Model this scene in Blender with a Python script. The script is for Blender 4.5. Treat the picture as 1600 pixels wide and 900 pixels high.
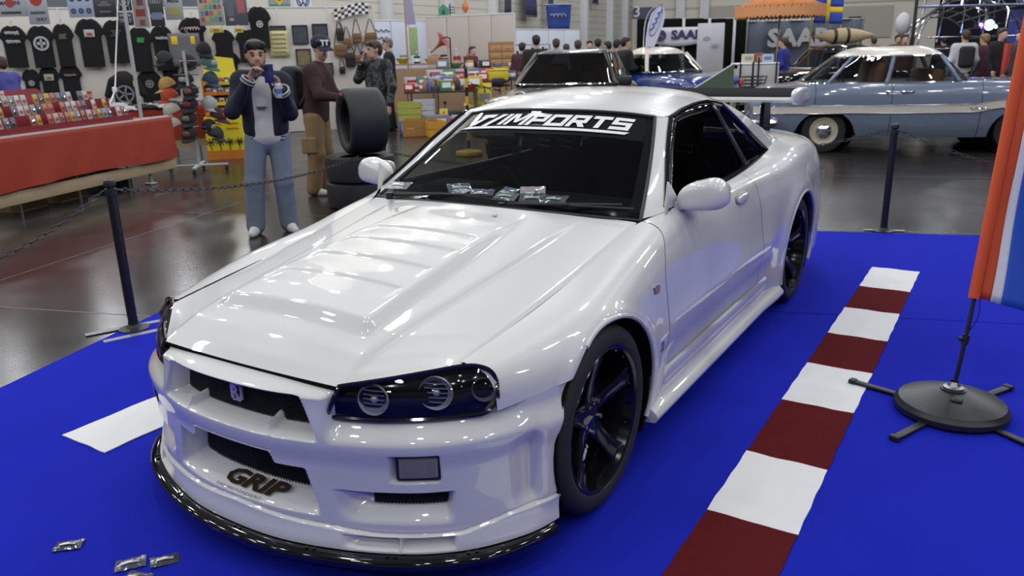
import bpy, bmesh, math, random
import numpy as np
from mathutils import Vector, Matrix, Euler
for _o in list(bpy.data.objects): bpy.data.objects.remove(_o)
SC = bpy.context.scene
C = SC.collection
PI = math.pi
rnd = random.Random(7)

# ------------------------------------------------------------------ camera
cam_d = bpy.data.cameras.new('camera'); cam = bpy.data.objects.new('camera', cam_d); C.objects.link(cam)
cam.matrix_world = Matrix(((0.84824882, -0.1313741, 0.51304462, 1.90312), (0.52903, 0.25504505, -0.80936968, -2.19291),
                           (-0.02451928, 0.95796287, 0.2858425, 1.51945), (0, 0, 0, 1)))
cam_d.sensor_width = 36; cam_d.lens = 1231.714 / 1600 * 36
cam_d.clip_start = 0.05; cam_d.clip_end = 300
cam_d.dof.use_dof = True; cam_d.dof.focus_distance = 3.0; cam_d.dof.aperture_fstop = 5.0
SC.camera = cam
# ------------------------------------------------------------------ light and exposure
W = bpy.data.worlds.new('hall_air'); SC.world = W; W.use_nodes = True
W.node_tree.nodes['Background'].inputs[0].default_value = (0.80, 0.90, 1.0, 1)
W.node_tree.nodes['Background'].inputs[1].default_value = 0.10
SC.view_settings.view_transform = 'Standard'; SC.view_settings.look = 'None'
SC.view_settings.exposure = 0.48; SC.view_settings.gamma = 1.0; SC.view_settings.use_curve_mapping = False
LAMP_W = 150.0
def hall_lamp(x, y, z, p=LAMP_W, size=0.5):
    l = bpy.data.lights.new('hall_lamp', 'POINT'); l.shadow_soft_size = size / 2; l.energy = p; l.color = (0.975, 1.0, 1.035)
    o = bpy.data.objects.new('hall_lamp', l); C.objects.link(o); o.location = (x, y, z)
    return o
E1 = Vector((0.951, 0.309, 0)); E2 = Vector((-0.309, 0.951, 0))      # the hall's own axes
for i in range(-5, 4):
    for j in range(-2, 8):
        p = E1 * (i * 4.4 + 1.0) + E2 * (j * 4.6 - 1.5)
        hall_lamp(p.x, p.y, 9.0)

# ------------------------------------------------------------------ materials
def _n(nt, t, **k):
    n = nt.nodes.new(t)
    for a, b in k.items(): setattr(n, a, b)
    return n
MATS = {}
def mat(name, col, rough=0.5, metal=0.0, coat=0.0, spec=0.5, emit=0.0, var=0.0, vscale=8.0, bump=0.0, bscale=200.0, trans=0.0, sheen=0.0):
    if name in MATS: return MATS[name]
    m = bpy.data.materials.new(name); m.use_nodes = True; nt = m.node_tree; b = nt.nodes['Principled BSDF']
    c = (*col, 1)
    b.inputs['Base Color'].default_value = c; b.inputs['Roughness'].default_value = rough; b.inputs['Metallic'].default_value = metal
    b.inputs['Coat Weight'].default_value = coat; b.inputs['Coat Roughness'].default_value = 0.03; b.inputs['Coat IOR'].default_value = 1.6
    b.inputs['Specular IOR Level'].default_value = spec; b.inputs['Transmission Weight'].default_value = trans
    b.inputs['Sheen Weight'].default_value = sheen
    if emit: b.inputs['Emission Color'].default_value = c; b.inputs['Emission Strength'].default_value = emit
    if var or bump:
        tc = _n(nt, 'ShaderNodeTexCoord')
    if var:
        no = _n(nt, 'ShaderNodeTexNoise'); no.inputs['Scale'].default_value = vscale; no.inputs['Detail'].default_value = 5
        nt.links.new(tc.outputs['Object'], no.inputs['Vector'])
        mx = _n(nt, 'ShaderNodeMix', data_type='RGBA'); mx.inputs[6].default_value = tuple(max(0, x * (1 - var)) for x in col) + (1,)
        mx.inputs[7].default_value = tuple(min(1, x * (1 + var)) for x in col) + (1,)
        nt.links.new(no.outputs['Fac'], mx.inputs[0]); nt.links.new(mx.outputs[2], b.inputs['Base Color'])
    if bump:
        n2 = _n(nt, 'ShaderNodeTexNoise'); n2.inputs['Scale'].default_value = bscale; n2.inputs['Detail'].default_value = 3
        nt.links.new(tc.outputs['Object'], n2.inputs['Vector'])
        bp = _n(nt, 'ShaderNodeBump'); bp.inputs['Strength'].default_value = bump; bp.inputs['Distance'].default_value = 0.01
        nt.links.new(n2.outputs['Fac'], bp.inputs['Height']); nt.links.new(bp.outputs['Normal'], b.inputs['Normal'])
    MATS[name] = m
    return m
def glass_mat(name, tint, refl_rough=0.0):
    """thin pane: tinted see-through plus a fresnel mirror"""
    if name in MATS: return MATS[name]
    m = bpy.data.materials.new(name); m.use_nodes = True; nt = m.node_tree; nt.nodes.remove(nt.nodes['Principled BSDF'])
    out = nt.nodes['Material Output']
    tr = _n(nt, 'ShaderNodeBsdfTransparent'); tr.inputs[0].default_value = (*tint, 1)
    gl = _n(nt, 'ShaderNodeBsdfGlossy'); gl.inputs['Roughness'].default_value = refl_rough
    lw = _n(nt, 'ShaderNodeLayerWeight'); pw = _n(nt, 'ShaderNodeMath', operation='POWER'); pw.inputs[1].default_value = 4.5; fr = _n(nt, 'ShaderNodeMath', operation='MULTIPLY_ADD'); fr.inputs[1].default_value = .9; fr.inputs[2].default_value = .045
    nt.links.new(lw.outputs['Facing'], pw.inputs[0]); nt.links.new(pw.outputs[0], fr.inputs[0])
    mx = _n(nt, 'ShaderNodeMixShader')
    nt.links.new(fr.outputs[0], mx.inputs[0]); nt.links.new(tr.outputs[0], mx.inputs[1]); nt.links.new(gl.outputs[0], mx.inputs[2])
    nt.links.new(mx.outputs[0], out.inputs[0])
    MATS[name] = m
    return m
M = dict(
    pearl=mat('pearl_paint', (0.69, 0.685, 0.665), 0.34, coat=1.0, spec=0.5),
    black_gloss=mat('gloss_black', (0.006, 0.006, 0.007), 0.06, coat=0.5),
    black=mat('satin_black', (0.012, 0.012, 0.013), 0.5),
    matte=mat('matte_black', (0.006, 0.006, 0.006), 0.9, spec=0.1),
    rubber=mat('tyre_rubber', (0.016, 0.016, 0.017), 0.75, var=0.25, vscale=20, bump=0.15, bscale=160),
    mesh=mat('grille_mesh_black', (0.010, 0.010, 0.011), 0.6),
    chrome=mat('chrome', (0.75, 0.75, 0.77), 0.08, metal=1),
    silver=mat('badge_silver', (.60, .60, .62), .25, metal=.5, coat=.5),
    steel=mat('brushed_steel', (0.35, 0.35, 0.36), 0.35, metal=1),
    white=mat('white_print', (0.82, 0.82, 0.82), 0.5),
    fabric=mat('black_fabric', (0.014, 0.014, 0.016), 0.9, var=0.3, vscale=30),
    red=mat('red_enamel', (0.45, 0.02, 0.02), 0.4),
    wood=mat('light_wood', (0.40, 0.24, 0.11), 0.6, var=0.25, vscale=12),
    grey=mat('grey_plastic', (0.22, 0.22, 0.23), 0.5),
    wall=mat('booth_board', (0.62, 0.58, 0.53), 0.8, var=0.05, vscale=2),
    yellow=mat('signal_yellow', (0.72, 0.45, 0.015), 0.5),
)
GLASS = glass_mat('windscreen_glass', (0.74, 0.78, 0.76))
SIDEGLASS = glass_mat('side_glass', (0.40, 0.42, 0.41))
DARKGLASS = glass_mat('tinted_glass', (0.05, 0.05, 0.055))
CLEAR = glass_mat('clear_cover', (0.80, 0.82, 0.84))
CARGLASS = glass_mat('car_glass', (0.55, 0.58, 0.56))

# ------------------------------------------------------------------ mesh helpers
class MB:
    def __init__(s): s.v = []; s.f = []
    def add(s, vs, fs):
        o = len(s.v); s.v.extend([tuple(float(c) for c in p) for p in vs]); s.f.extend([tuple(int(i) + o for i in f) for f in fs]); return s
    def box(s, c, d, rz=0.0, rx=0.0, ry=0.0, taper=1.0):
        R = Euler((rx, ry, rz)).to_matrix(); c = Vector(c); vs = []
        for z in (-.5, .5):
            k = taper if z > 0 else 1
            for x, y in ((-.5, -.5), (.5, -.5), (.5, .5), (-.5, .5)): vs.append(c + R @ Vector((x * d[0] * k, y * d[1] * k, z * d[2])))
        return s.add(vs, [(3, 2, 1, 0), (4, 5, 6, 7), (0, 1, 5, 4), (1, 2, 6, 5), (2, 3, 7, 6), (3, 0, 4, 7)])
    def rbox(s, c, d, r, rz=0.0, rx=0.0, ry=0.0, n=3):
        """box with rounded vertical edges and chamfered top/bottom"""
        R = Euler((rx, ry, rz)).to_matrix(); c = Vector(c); hx, hy, hz = d[0] / 2, d[1] / 2, d[2] / 2
        r = min(r, hx * .98, hy * .98, hz * .98); rings = []
        for z, ins in ((-hz, r), (-hz + r * .3, r * .3), (-hz + r, 0), (hz - r, 0), (hz - r * .3, r * .3), (hz, r)):
            ring = []
            for q, (sx, sy) in enumerate(((1, 1), (-1, 1), (-1, -1), (1, -1))):
                for k in range(n + 1):
                    a = PI / 2 * (q + k / n)
                    rr = max(r - ins * .5, 1e-4)
                    ring.append(c + R @ Vector((sx * (hx - r) + (rr - ins * .5) * math.cos(a), sy * (hy - r) + (rr - ins * .5) * math.sin(a), z)))
            rings.append(ring)
        return s.rings(rings, True, True)
    def rings(s, rings, cap0=False, cap1=False, closed=True):
        n = len(rings[0]); vs = [p for r in rings for p in r]; fs = []
        for i in range(len(rings) - 1):
            for j in range(n if closed else n - 1):
                k = (j + 1) % n
                fs.append((i * n + j, i * n + k, (i + 1) * n + k, (i + 1) * n + j))
        if cap0: fs.append(tuple(range(n - 1, -1, -1)))
        if cap1: fs.append(tuple((len(rings) - 1) * n + j for j in range(n)))
        return s.add(vs, fs)
    def cyl(s, p0, p1, r0, r1=None, n=12, cap=True):
        r1 = r0 if r1 is None else r1
        p0, p1 = Vector(p0), Vector(p1); d = (p1 - p0).normalized(); a = d.orthogonal().normalized(); b = d.cross(a)
        ring = lambda p, r: [p + (a * math.cos(t) + b * math.sin(t)) * r for t in (2 * PI * k / n for k in range(n))]
        return s.rings([ring(p0, r0), ring(p1, r1)], cap, cap)
    def tube(s, pts, r, n=8, closed=False):
        pts = [Vector(p) for p in pts]; m = len(pts); rings = []; prev = None
        for i, p in enumerate(pts):
            t = (pts[(i + 1) % m] - pts[i - 1]) if closed else (pts[min(i + 1, m - 1)] - pts[max(i - 1, 0)])
            t.normalize()
            a = t.orthogonal().normalized() if prev is None else (prev - t * prev.dot(t)).normalized()
            prev = a; b = t.cross(a); rr = r[i] if hasattr(r, '__len__') else r
            rings.append([p + (a * math.cos(w) + b * math.sin(w)) * rr for w in (2 * PI * k / n for k in range(n))])
        if closed: rings.append(rings[0]); return s.rings(rings)
        return s.rings(rings, True, True)
    def lathe(s, prof, c=(0, 0, 0), axis='Z', n=24, cap=False):
        c = Vector(c); rings = []
        for r, h in prof:
            ring = []
            for k in range(n):
                t = 2 * PI * k / n; x, y = r * math.cos(t), r * math.sin(t)
                ring.append(c + Vector({'Z': (x, y, h), 'X': (h, x, y), 'Y': (y, h, x)}[axis]))
            rings.append(ring)
        return s.rings(rings, cap, cap)
    def ball(s, c, r, n=12, m=8):
        c = Vector(c); rx, ry, rz = r if hasattr(r, '__len__') else (r, r, r)
        rings = [[c + Vector((rx * math.sin(p) * math.cos(t), ry * math.sin(p) * math.sin(t), -rz * math.cos(p))) for t in (2 * PI * k / n for k in range(n))]
                 for p in (PI * (i + .02) / (m + .04) for i in range(m + 1))]
        return s.rings(rings, True, True)
    def grid(s, P, flip=False):
        P = np.asarray(P, float); n, m = P.shape[:2]; vs = P.reshape(-1, 3).tolist(); fs = []
        for i in range(n - 1):
            for j in range(m - 1):
                q = (i * m + j, i * m + j + 1, (i + 1) * m + j + 1, (i + 1) * m + j)
                fs.append(q[::-1] if flip else q)
        return s.add(vs, fs)
    def prism(s, poly, mtx, depth):
        """2D polygon (x,y) extruded along local z by depth, placed by 4x4 matrix"""
        n = len(poly); vs = [mtx @ Vector((x, y, 0)) for x, y in poly] + [mtx @ Vector((x, y, depth)) for x, y in poly]
        fs = [tuple(range(n - 1, -1, -1)), tuple(range(n, 2 * n))] + [(i, (i + 1) % n, n + (i + 1) % n, n + i) for i in range(n)]
        return s.add(vs, fs)
    def mirror(s):
        n = len(s.v); s.v += [(-x, y, z) for x, y, z in s.v]; s.f += [tuple(i + n for i in f[::-1]) for f in s.f]; return s
    def build(s, name, m, parent=None, smooth=35, weld=0.0, solid=0.0, bevel=0.0):
        me = bpy.data.meshes.new(name); me.from_pydata(s.v, [], s.f); me.validate()
        if weld:
            bm = bmesh.new(); bm.from_mesh(me); bmesh.ops.remove_doubles(bm, verts=bm.verts, dist=weld); bm.to_mesh(me); bm.free()
        if smooth:
            me.shade_smooth()
            if smooth < 179: me.set_sharp_from_angle(angle=math.radians(smooth))
        me.materials.append(m)
        o = bpy.data.objects.new(name, me); C.objects.link(o)
        if parent is not None: o.parent = parent
        if solid: md = o.modifiers.new('thickness', 'SOLIDIFY'); md.thickness = solid; md.offset = -1
        if bevel: md = o.modifiers.new('edge', 'BEVEL'); md.width = bevel; md.segments = 2; md.limit_method = 'ANGLE'
        return o
def tag(o, label=None, cat=None, group=None, kind=None):
    if label: o['label'] = label
    if cat: o['category'] = cat
    if group: o['group'] = group
    if kind: o['kind'] = kind
    return o
def thing(name, label, cat, loc=(0, 0, 0), rz=0.0, group=None):
    o = bpy.data.objects.new(name, None); C.objects.link(o); o.location = loc; o.rotation_euler = (0, 0, rz); o.empty_display_size = .1
    return tag(o, label, cat, group)
def dup(o, parent=None, loc=None, rz=None, label=None, rot=None):
    c = o.copy(); C.objects.link(c)
    if parent is not None: c.parent = parent
    if loc is not None: c.location = loc
    if rz is not None: c.rotation_euler = (0, 0, rz)
    if rot is not None: c.rotation_euler = rot
    if label: c['label'] = label
    for ch in list(o.children): dup(ch, c)
    return c
def crs(x, y, xq):
    """smooth interpolation of rows y over knots x (cubic Hermite)"""
    x = np.asarray(x, float); y = np.asarray(y, float); xq = np.asarray(xq, float)
    sh = y.shape[1:]; y2 = y.reshape(len(x), -1); d = np.diff(y2, axis=0) / np.diff(x)[:, None]; h = np.diff(x)[:, None]
    t = np.empty_like(y2)
    if len(x) > 2: t[1:-1] = (d[:-1] * h[1:] + d[1:] * h[:-1]) / (h[1:] + h[:-1])
    t[0] = d[0]; t[-1] = d[-1]
    if len(x) > 2: t[0] = 1.5 * d[0] - .5 * t[1]; t[-1] = 1.5 * d[-1] - .5 * t[-2]
    i = np.clip(np.searchsorted(x, xq, 'right') - 1, 0, len(x) - 2); hh = (x[i + 1] - x[i]); u = ((xq - x[i]) / hh)[:, None]; hh = hh[:, None]
    r = (2 * u**3 - 3 * u**2 + 1) * y2[i] + (u**3 - 2 * u**2 + u) * hh * t[i] + (-2 * u**3 + 3 * u**2) * y2[i + 1] + (u**3 - u**2) * hh * t[i + 1]
    return r.reshape((len(xq),) + sh)
def curve(pts, n, uniform=False):
    """resample a 3D polyline smoothly to n points by chord length"""
    p = np.asarray(pts, float); L = np.arange(len(p), dtype=float) if uniform else np.concatenate([[0], np.cumsum(np.linalg.norm(np.diff(p, axis=0), axis=1))])
    return crs(L, p, np.linspace(0, L[-1], n))
def loft(rows, nu, nv, vk=None):
    R = np.stack([curve(r, nu) for r in rows]); k = np.arange(len(rows)) if vk is None else vk
    return crs(k, R, np.linspace(k[0], k[-1], nv))
def sst(x, a, b): t = np.clip((np.asarray(x, float) - a) / (b - a), 0, 1); return t * t * (3 - 2 * t)
def text_mesh(s, size, shear=0.0, bold=0.0, align='CENTER', sx=1.0, extrude=0.0, spacing=1.0):
    """flat lettering as vertices/faces in the xy plane"""
    cu = bpy.data.curves.new('lettering', 'FONT'); cu.body = s; cu.size = size; cu.shear = shear; cu.offset = bold; cu.align_x = align; cu.align_y = 'CENTER'
    cu.extrude = extrude; cu.resolution_u = 2; cu.space_character = spacing
    o = bpy.data.objects.new('lettering', cu); C.objects.link(o)
    dg = bpy.context.evaluated_depsgraph_get(); dg.update(); me = bpy.data.meshes.new_from_object(o.evaluated_get(dg))
    v = [(p.co.x * sx, p.co.y, p.co.z) for p in me.vertices]; f = [tuple(p.vertices) for p in me.polygons]
    bpy.data.objects.remove(o); bpy.data.curves.remove(cu); bpy.data.meshes.remove(me)
    return v, f
def frame(origin, xdir, ydir):
    """matrix whose local x/y lie along xdir/ydir, z out of the face"""
    x = Vector(xdir).normalized(); y = Vector(ydir); y = (y - x * y.dot(x)).normalized(); z = x.cross(y); o = Vector(origin)
    return Matrix(((x.x, y.x, z.x, o.x), (x.y, y.y, z.y, o.y), (x.z, y.z, z.z, o.z), (0, 0, 0, 1)))
def squiggle(name, w, h, m, parent, mtx, n=6, seed=1, r=None, lines=1):
    """illegible handwriting: one running pen stroke per line"""
    q = random.Random(seed); b = MB(); r = r or h * .07
    for l in range(lines):
        pts = []; yo = (lines - 1) / 2 * h * 1.5 - l * h * 1.5
        for i in range(n * 4 + 1):
            t = i / (n * 4); pts.append(mtx @ Vector((w * (t - .5) + h * .12 * math.cos(i * PI / 2 + seed), yo + h * (.5 if i % 8 == 2 else .28) * math.sin(i * PI / 2) * q.uniform(.6, 1.1), 0)))
        b.tube(curve([tuple(p) for p in pts], n * 10), r, 4)
    return b.build(name, m, parent, smooth=0)
def write(name, s, size, m, parent, mtx, **k):
    v, f = text_mesh(s, size, **k); b = MB(); b.add([mtx @ Vector(p) for p in v], f)
    return b.build(name, m, parent, smooth=0)
# ================================================================== the white coupe
CAR = thing('car', 'pearl white two-door sports coupe with black wheels parked on the blue carpet', 'car', (0, 0, .006))
def part(name, P, m=None, parent=None, flip=False, **k): return MB().grid(P, flip).build(name, m or M['pearl'], parent or CAR, **k)
OUTL = [(0, -.835), (.2, -.822), (.35, -.785), (.5, -.73), (.62, -.665), (.72, -.58), (.80, -.47), (.85, -.37), (.88, -.25), (.89, -.12)]
_pp = np.array([(-x, y) for x, y in OUTL[:0:-1]] + OUTL, float)
_LL = np.concatenate([[0], np.cumsum(np.hypot(*np.diff(_pp, axis=0).T))]); _LL -= _LL[len(_LL) // 2]
def outline(s):
    p = crs(_LL, _pp, s); e = 1e-3; t = crs(_LL, _pp, np.asarray(s) + e) - crs(_LL, _pp, np.asarray(s) - e)
    t /= np.linalg.norm(t, axis=1)[:, None]
    return p, np.stack([t[:, 1], -t[:, 0]], 1)
def bump_off(a, z):
    """outward displacement of the front bumper skin at distance a from the centre line, height z"""
    a = np.abs(a)
    seam = np.interp(a, [0, .35, .5, .75, .9, 1.1], [.204, .19, .179, .178, .205, .214])
    o = np.zeros(np.broadcast(a, z).shape)
    ctr = 1 - sst(a, .36, .405)
    o -= .085 * sst(z, .592, .632)**1.2 * ctr
    o -= .012 * sst(z, .47, .59) * ctr
    o -= (.05 * sst(z, .462, .535)) * (1 - ctr) * (1 - .6 * sst(a, .85, 1.05))
    o -= .012 * sst(z, .46, .38) * 1.0
    o += .007 * sst(z, seam + .006, seam) - .008 * np.exp(-((z - seam - .002) / .0035)**2)
    o += .012 * sst(z, .2, .13) * (1 - .7 * sst(a, .95, 1.1))
    # grille recess with its sloping shelf and two fins
    w = .352 - (z - .47) / .12 * .05
    g = sst(w - a, 0, .028) * sst(.600 - z, 0, .010)
    shelf = sst(z, .464, .492)
    fin = .85 * np.exp(-((a - .185 + (z - .47) * .2) / .007)**2) * (1 - sst(z, .500, .520))
    o -= .082 * g * shelf * (1 - fin)
    # lower intake, notched along its upper edge
    top = .372 + .036 * (1 - sst(a, .165, .185))
    g = sst(.335 - (z - .22) * .28 - a, 0, .03) * sst(top - z, 0, .010)
    o -= .105 * g * sst(z, .218, .282)**.8
    o -= .006 * np.exp(-((z - .412) / .003)**2) * (1 - sst(a, .17, .18))
    # fog lamp pocket
    g = sst(a, .548, .575) * sst(.704 - a, 0, .012) * sst(z, .343, .366) * sst(.437 - z, 0, .010)
    o -= .028 * g
    # brake duct
    g = sst(a, .37, .49) * sst(.745 - a, 0, .035) * sst(z, .208, .282) * sst(.316 - z, 0, .008)
    o -= .055 * g
    # slot in the lip
    g = sst(a, .39, .47) * sst(.738 - a, 0, .012) * sst(z, .133, .150) * sst(.176 - z, 0, .006) * (1 - np.exp(-((a - .575) / .007)**2))
    o -= .04 * g
    # scallop ahead of the wheel
    o -= .026 * np.where(a < .995, np.exp(-((a - .995) / .055)**2), np.exp(-((a - .995) / .018)**2)) * sst(z, .20, .26) * (1 - sst(z, .40, .47))
    o += .010 * sst(a, .99, 1.05) * (1 - sst(z, .45, .52)) * sst(z, .16, .24)
    return o
ARC_C, ARC_R = (0.02, .325), .352
def arch_y(z): d = np.clip(ARC_R**2 - (np.asarray(z) - ARC_C[1])**2, 0, None); return ARC_C[0] - np.sqrt(d)
def build_bumper():
    zl = np.concatenate([np.linspace(.128, .145, 4), np.linspace(.15, .53, 165)]); zu = np.linspace(.5325, .634, 50)
    s = np.unique(np.concatenate([np.linspace(-1.13, 1.13, 540), [-.392, .392, -.386, .386]]))
    smax = 1.13; b = MB()
    def pos(S, Z):
        a = np.abs(S); zt = np.where(a > .85, np.interp(a, [.85, 1.13], [0, .048]), 0)       # upper edge climbs to the arch
        Z2 = .128 + (Z - .128) * (1 + np.where(Z <= .5301, zt / .402, 0))
        # stop at the wheel arch
        p, n = outline(S); lim = np.where(Z2 > .2, arch_y(np.clip(Z2, .2, .6)), -.315)
        sm = np.interp(lim, _pp[len(_pp) // 2:, 1], _LL[len(_LL) // 2:])
        k = np.where(a > .9, .9 + (a - .9) / (smax - .9) * (sm - .9), a); S2 = np.sign(S) * k
        p, n = outline(S2); o = bump_off(k, Z2)
        return np.stack([p[:, 0] + n[:, 0] * o, p[:, 1] + n[:, 1] * o, Z2], 1)
    low = np.stack([pos(s, np.full(len(s), z)) for z in zl]); b.grid(low)
    c = s[np.abs(s) <= .3921]
    up = np.stack([pos(c, np.full(len(c), z)) for z in np.concatenate([[zl[-1]], zu])])
    # inner corners lean in towards the bonnet edge
    b.grid(up)
    return b.build('front_bumper', M['pearl'], CAR, smooth=50, weld=1e-5)
build_bumper()
# meshes behind the openings
def mesh_panel(name, a0, a1, z0, z1, off, nx, nz, cell):
    s = np.linspace(a0, a1, nx); rows = []
    for z in np.linspace(z0, z1, nz): p, n = outline(s); rows.append(np.stack([p[:, 0] + n[:, 0] * off, p[:, 1] + n[:, 1] * off, np.full(nx, z)], 1))
    o = part(name, np.stack(rows), M['matte'])
    b = MB(); ns = int((a1 - a0) / cell)
    for k in range(-int((z1 - z0) / cell) - 1, ns + 1):
        for sg in (1, -1):
            pts = []
            for t in np.linspace(0, 1, 5):
                a = a0 + (k + (z1 - z0) / cell * (t if sg > 0 else 1 - t)) * cell
                if a < a0 or a > a1: continue
                p, n = outline(np.array([a])); pts.append((p[0, 0] + n[0, 0] * (off + .004), p[0, 1] + n[0, 1] * (off + .004), z0 + (z1 - z0) * t))
            if len(pts) > 1: b.tube(pts, .0011, 4)
    w = b.build('wire_mesh', M['mesh'], o, smooth=0); tag(w, kind='stuff')
    return o
GR = mesh_panel('upper_grille', -.335, .335, .484, .606, -.076, 40, 4, .012)
mesh_panel('lower_grille', -.33, .33, .255, .412, -.098, 40, 4, .013)
for sg in (1, -1): mesh_panel('duct_grille', min(sg * .49, sg * .735), max(sg * .49, sg * .735), .262, .318, -.05, 16, 3, .011)
# square emblem on the grille
em = MB(); mt = frame((0, -.772, .545), (1, 0, 0), (0, 0, 1))
for x, y, w, h in ((0, .026, .05, .006), (0, -.026, .05, .006), (-.022, 0, .006, .058), (.022, 0, .006, .058)): em.box(mt @ Vector((x, y, 0)), (w, .008, h))
em = em.build('emblem', M['silver'], CAR); tag(em, 'square chrome emblem with red letter')
write('letter', 'R', .055, M['silver'], em, frame((0, -.7785, .545), (1, 0, 0), (0, 0, 1)), bold=.001, extrude=.002)
MB().box((0, -.768, .545), (.038, .004, .046)).build('backing', mat('emblem_maroon', (.10, .02, .02), .5), em)
# fog lamps
for sg in (1, -1):
    s = np.linspace(.585, .696, 10) * sg
    p, n = outline(s); rows = [np.stack([p[:, 0] + n[:, 0] * o, p[:, 1] + n[:, 1] * o, np.full(10, z)], 1) for z, o in ((.362, -.022), (.366, -.010), (.40, -.007), (.424, -.010), (.428, -.022))]
    fl = part('fog_lamp', np.stack(rows), mat('ribbed_lens', (.20, .185, .17), .3, coat=.3), flip=sg < 0); tag(fl, 'ribbed smoked fog lamp lens')
    rb = MB()
    for k in range(22):
        sk = np.array([(.590 + k * .0048) * sg]); p, n = outline(sk)
        rb.tube([(p[0, 0] + n[0, 0] * -.006, p[0, 1] + n[0, 1] * -.006, z) for z in (.368, .395, .422)], .0012, 4)
    tag(rb.build('lens_rib', mat('lens_rib_glass', (.34, .32, .30), .25, coat=.5), fl), kind='stuff')
    bz = MB(); s5 = np.array([.578, .700]) * sg; p, n = outline(s5)
    for z in (.360, .430): bz.tube([(p[i, 0] + n[i, 0] * -.014, p[i, 1] + n[i, 1] * -.014, z) for i in (0, 1)], .004, 6)
    for i in (0, 1): bz.tube([(p[i, 0] + n[i, 0] * -.014, p[i, 1] + n[i, 1] * -.014, z) for z in (.360, .430)], .004, 6)
    bz.build('fog_lamp_rim', M['black'], CAR)
# splitter blade
def build_splitter():
    s = np.linspace(-1.06, 1.06, 90); p, n = outline(s); prof = [(-.12, .122), (.012, .124), (.036, .121), (.044, .112), (.042, .094), (.03, .088), (-.2, .086)]
    k = (.55 + .45 * sst(1.08 - np.abs(s), 0, .30))
    rows = [np.stack([p[:, 0] + n[:, 0] * o * (k if o > 0 else 1), p[:, 1] + n[:, 1] * o * (k if o > 0 else 1), np.full(len(s), z)], 1) for o, z in prof]
    sp = part('splitter', np.stack(rows), M['black_gloss'], flip=True, smooth=60); tag(sp, 'gloss black front splitter blade')
    bo = MB()
    for a in (-.62, -.3, 0.02, .3, .55, .78):
        for d in (-.012, .012):
            q, m2 = outline(np.array([a + d])); bo.cyl((q[0, 0] + m2[0, 0] * .018, q[0, 1] + m2[0, 1] * .018, .122), (q[0, 0] + m2[0, 0] * .018, q[0, 1] + m2[0, 1] * .018, .128), .006, n=8)
    tag(bo.build('splitter_bolt', M['black_gloss'], sp), kind='stuff')
build_splitter()
# lettering on the intake floor
def on_floor(v, cx, y0, sc):
    r = []
    for x, y, z in v:
        X = x + cx; t = y
        r.append((X, -.797 + .02 * (X / .2)**2 * .5 + t * .85, .2435 + t * .56))
    return r
for nm, txt, sz, yy, bold, sh in (('lettering', 'GRIP', .070, .014, .003, .3), ('small_lettering', 'DAS MOTOREVENT', .013, -.026, 0, .2)):
    v, f = text_mesh(txt, sz, shear=sh, bold=bold, sx=1.7 if nm == 'lettering' else 1.5, spacing=1.0 if nm == 'lettering' else 1.25)
    MB().add(on_floor([(x, y + yy, z) for x, y, z in v], .035 if nm == 'lettering' else .0, 0, 1), f).build(nm, mat('dark_bronze_print', (.030, .019, .007), .8, spec=.1) if nm == 'lettering' else M['black'], CAR, smooth=0)

# --- bonnet
def hood_P(u, v):
    """u across -1..1, v from nose to cowl 0..1"""
    au = np.abs(u)
    fx = np.where(au < .6, au / .6 * .392, .392 + (au - .6) / .4 * .253); k = sst(au, .56, .68) * 0 + np.clip((au - .6) / .4, 0, 1)
    fy = -.752 + .02 * np.minimum(au / .6, 1)**2 + .222 * k**.95; fz = .632 - .005 * np.minimum(au / .6, 1)**2 + .037 * k
    rx = .69 * au; ry = .56 + .105 * au**2; rz = .893 - .036 * au**2
    X = fx + (rx - fx) * v; Y = fy + (ry - fy) * v
    seam = fz + (rz - fz) * v - .013 * np.sin(PI * v)
    cen = np.interp(v, [0, .03, .09, .18, .33, .55, .8, 1], [0, .018, .038, .052, .050, .036, .018, 0])
    Z = seam + cen * (1 - au**2.2)
    Z = Z - .006 * sst(1 - au, .02, 0)
    # raised centre between the two creases
    ce = .60 + .12 * v
    Z = Z + .011 * (1 - sst(au, ce - .03, ce + .02)) * sst(v, 0, .12) * (1 - sst(v, .75, 1))
    # louvred bulge
    w = .335 - .06 * v
    side = 1 - sst(np.abs(X), w - .02, w + .025)
    b = .028 * sst(Y, -.56, -.50) * (1 - sst(Y, .0, .55)) * side
    lou = 0
    for y0 in (-.30, -.13, .03, .18):
        lou = lou + .0065 * sst(Y, y0 - .13, y0) * (1 - sst(Y, y0, y0 + .012))
    Z = Z + b - (lou * side * (1 - sst(np.abs(X), w - .06, w - .03)))
    return np.stack([np.sign(u) * X, Y, Z], -1)
U, V = np.meshgrid(np.linspace(-1, 1, 141), np.unique(np.concatenate([np.linspace(0, .12, 16), np.linspace(.12, 1, 210)])))
part('bonnet', hood_P(U, V), smooth=60)
# black line under the bonnet edge
u = np.linspace(-1, 1, 100); e = hood_P(u, np.zeros(100)); MB().tube(e + np.array([0, .006, -.009]), .007, 6).build('bonnet_seal', M['matte'], CAR)
for x in (-.36, .16): MB().ball((x, .44, float(hood_P(np.array([x / .68]), np.array([.91]))[0, 2]) + .006), (.014, .010, .007), 10, 6).build('washer_nozzle', M['pearl'], CAR)

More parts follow.
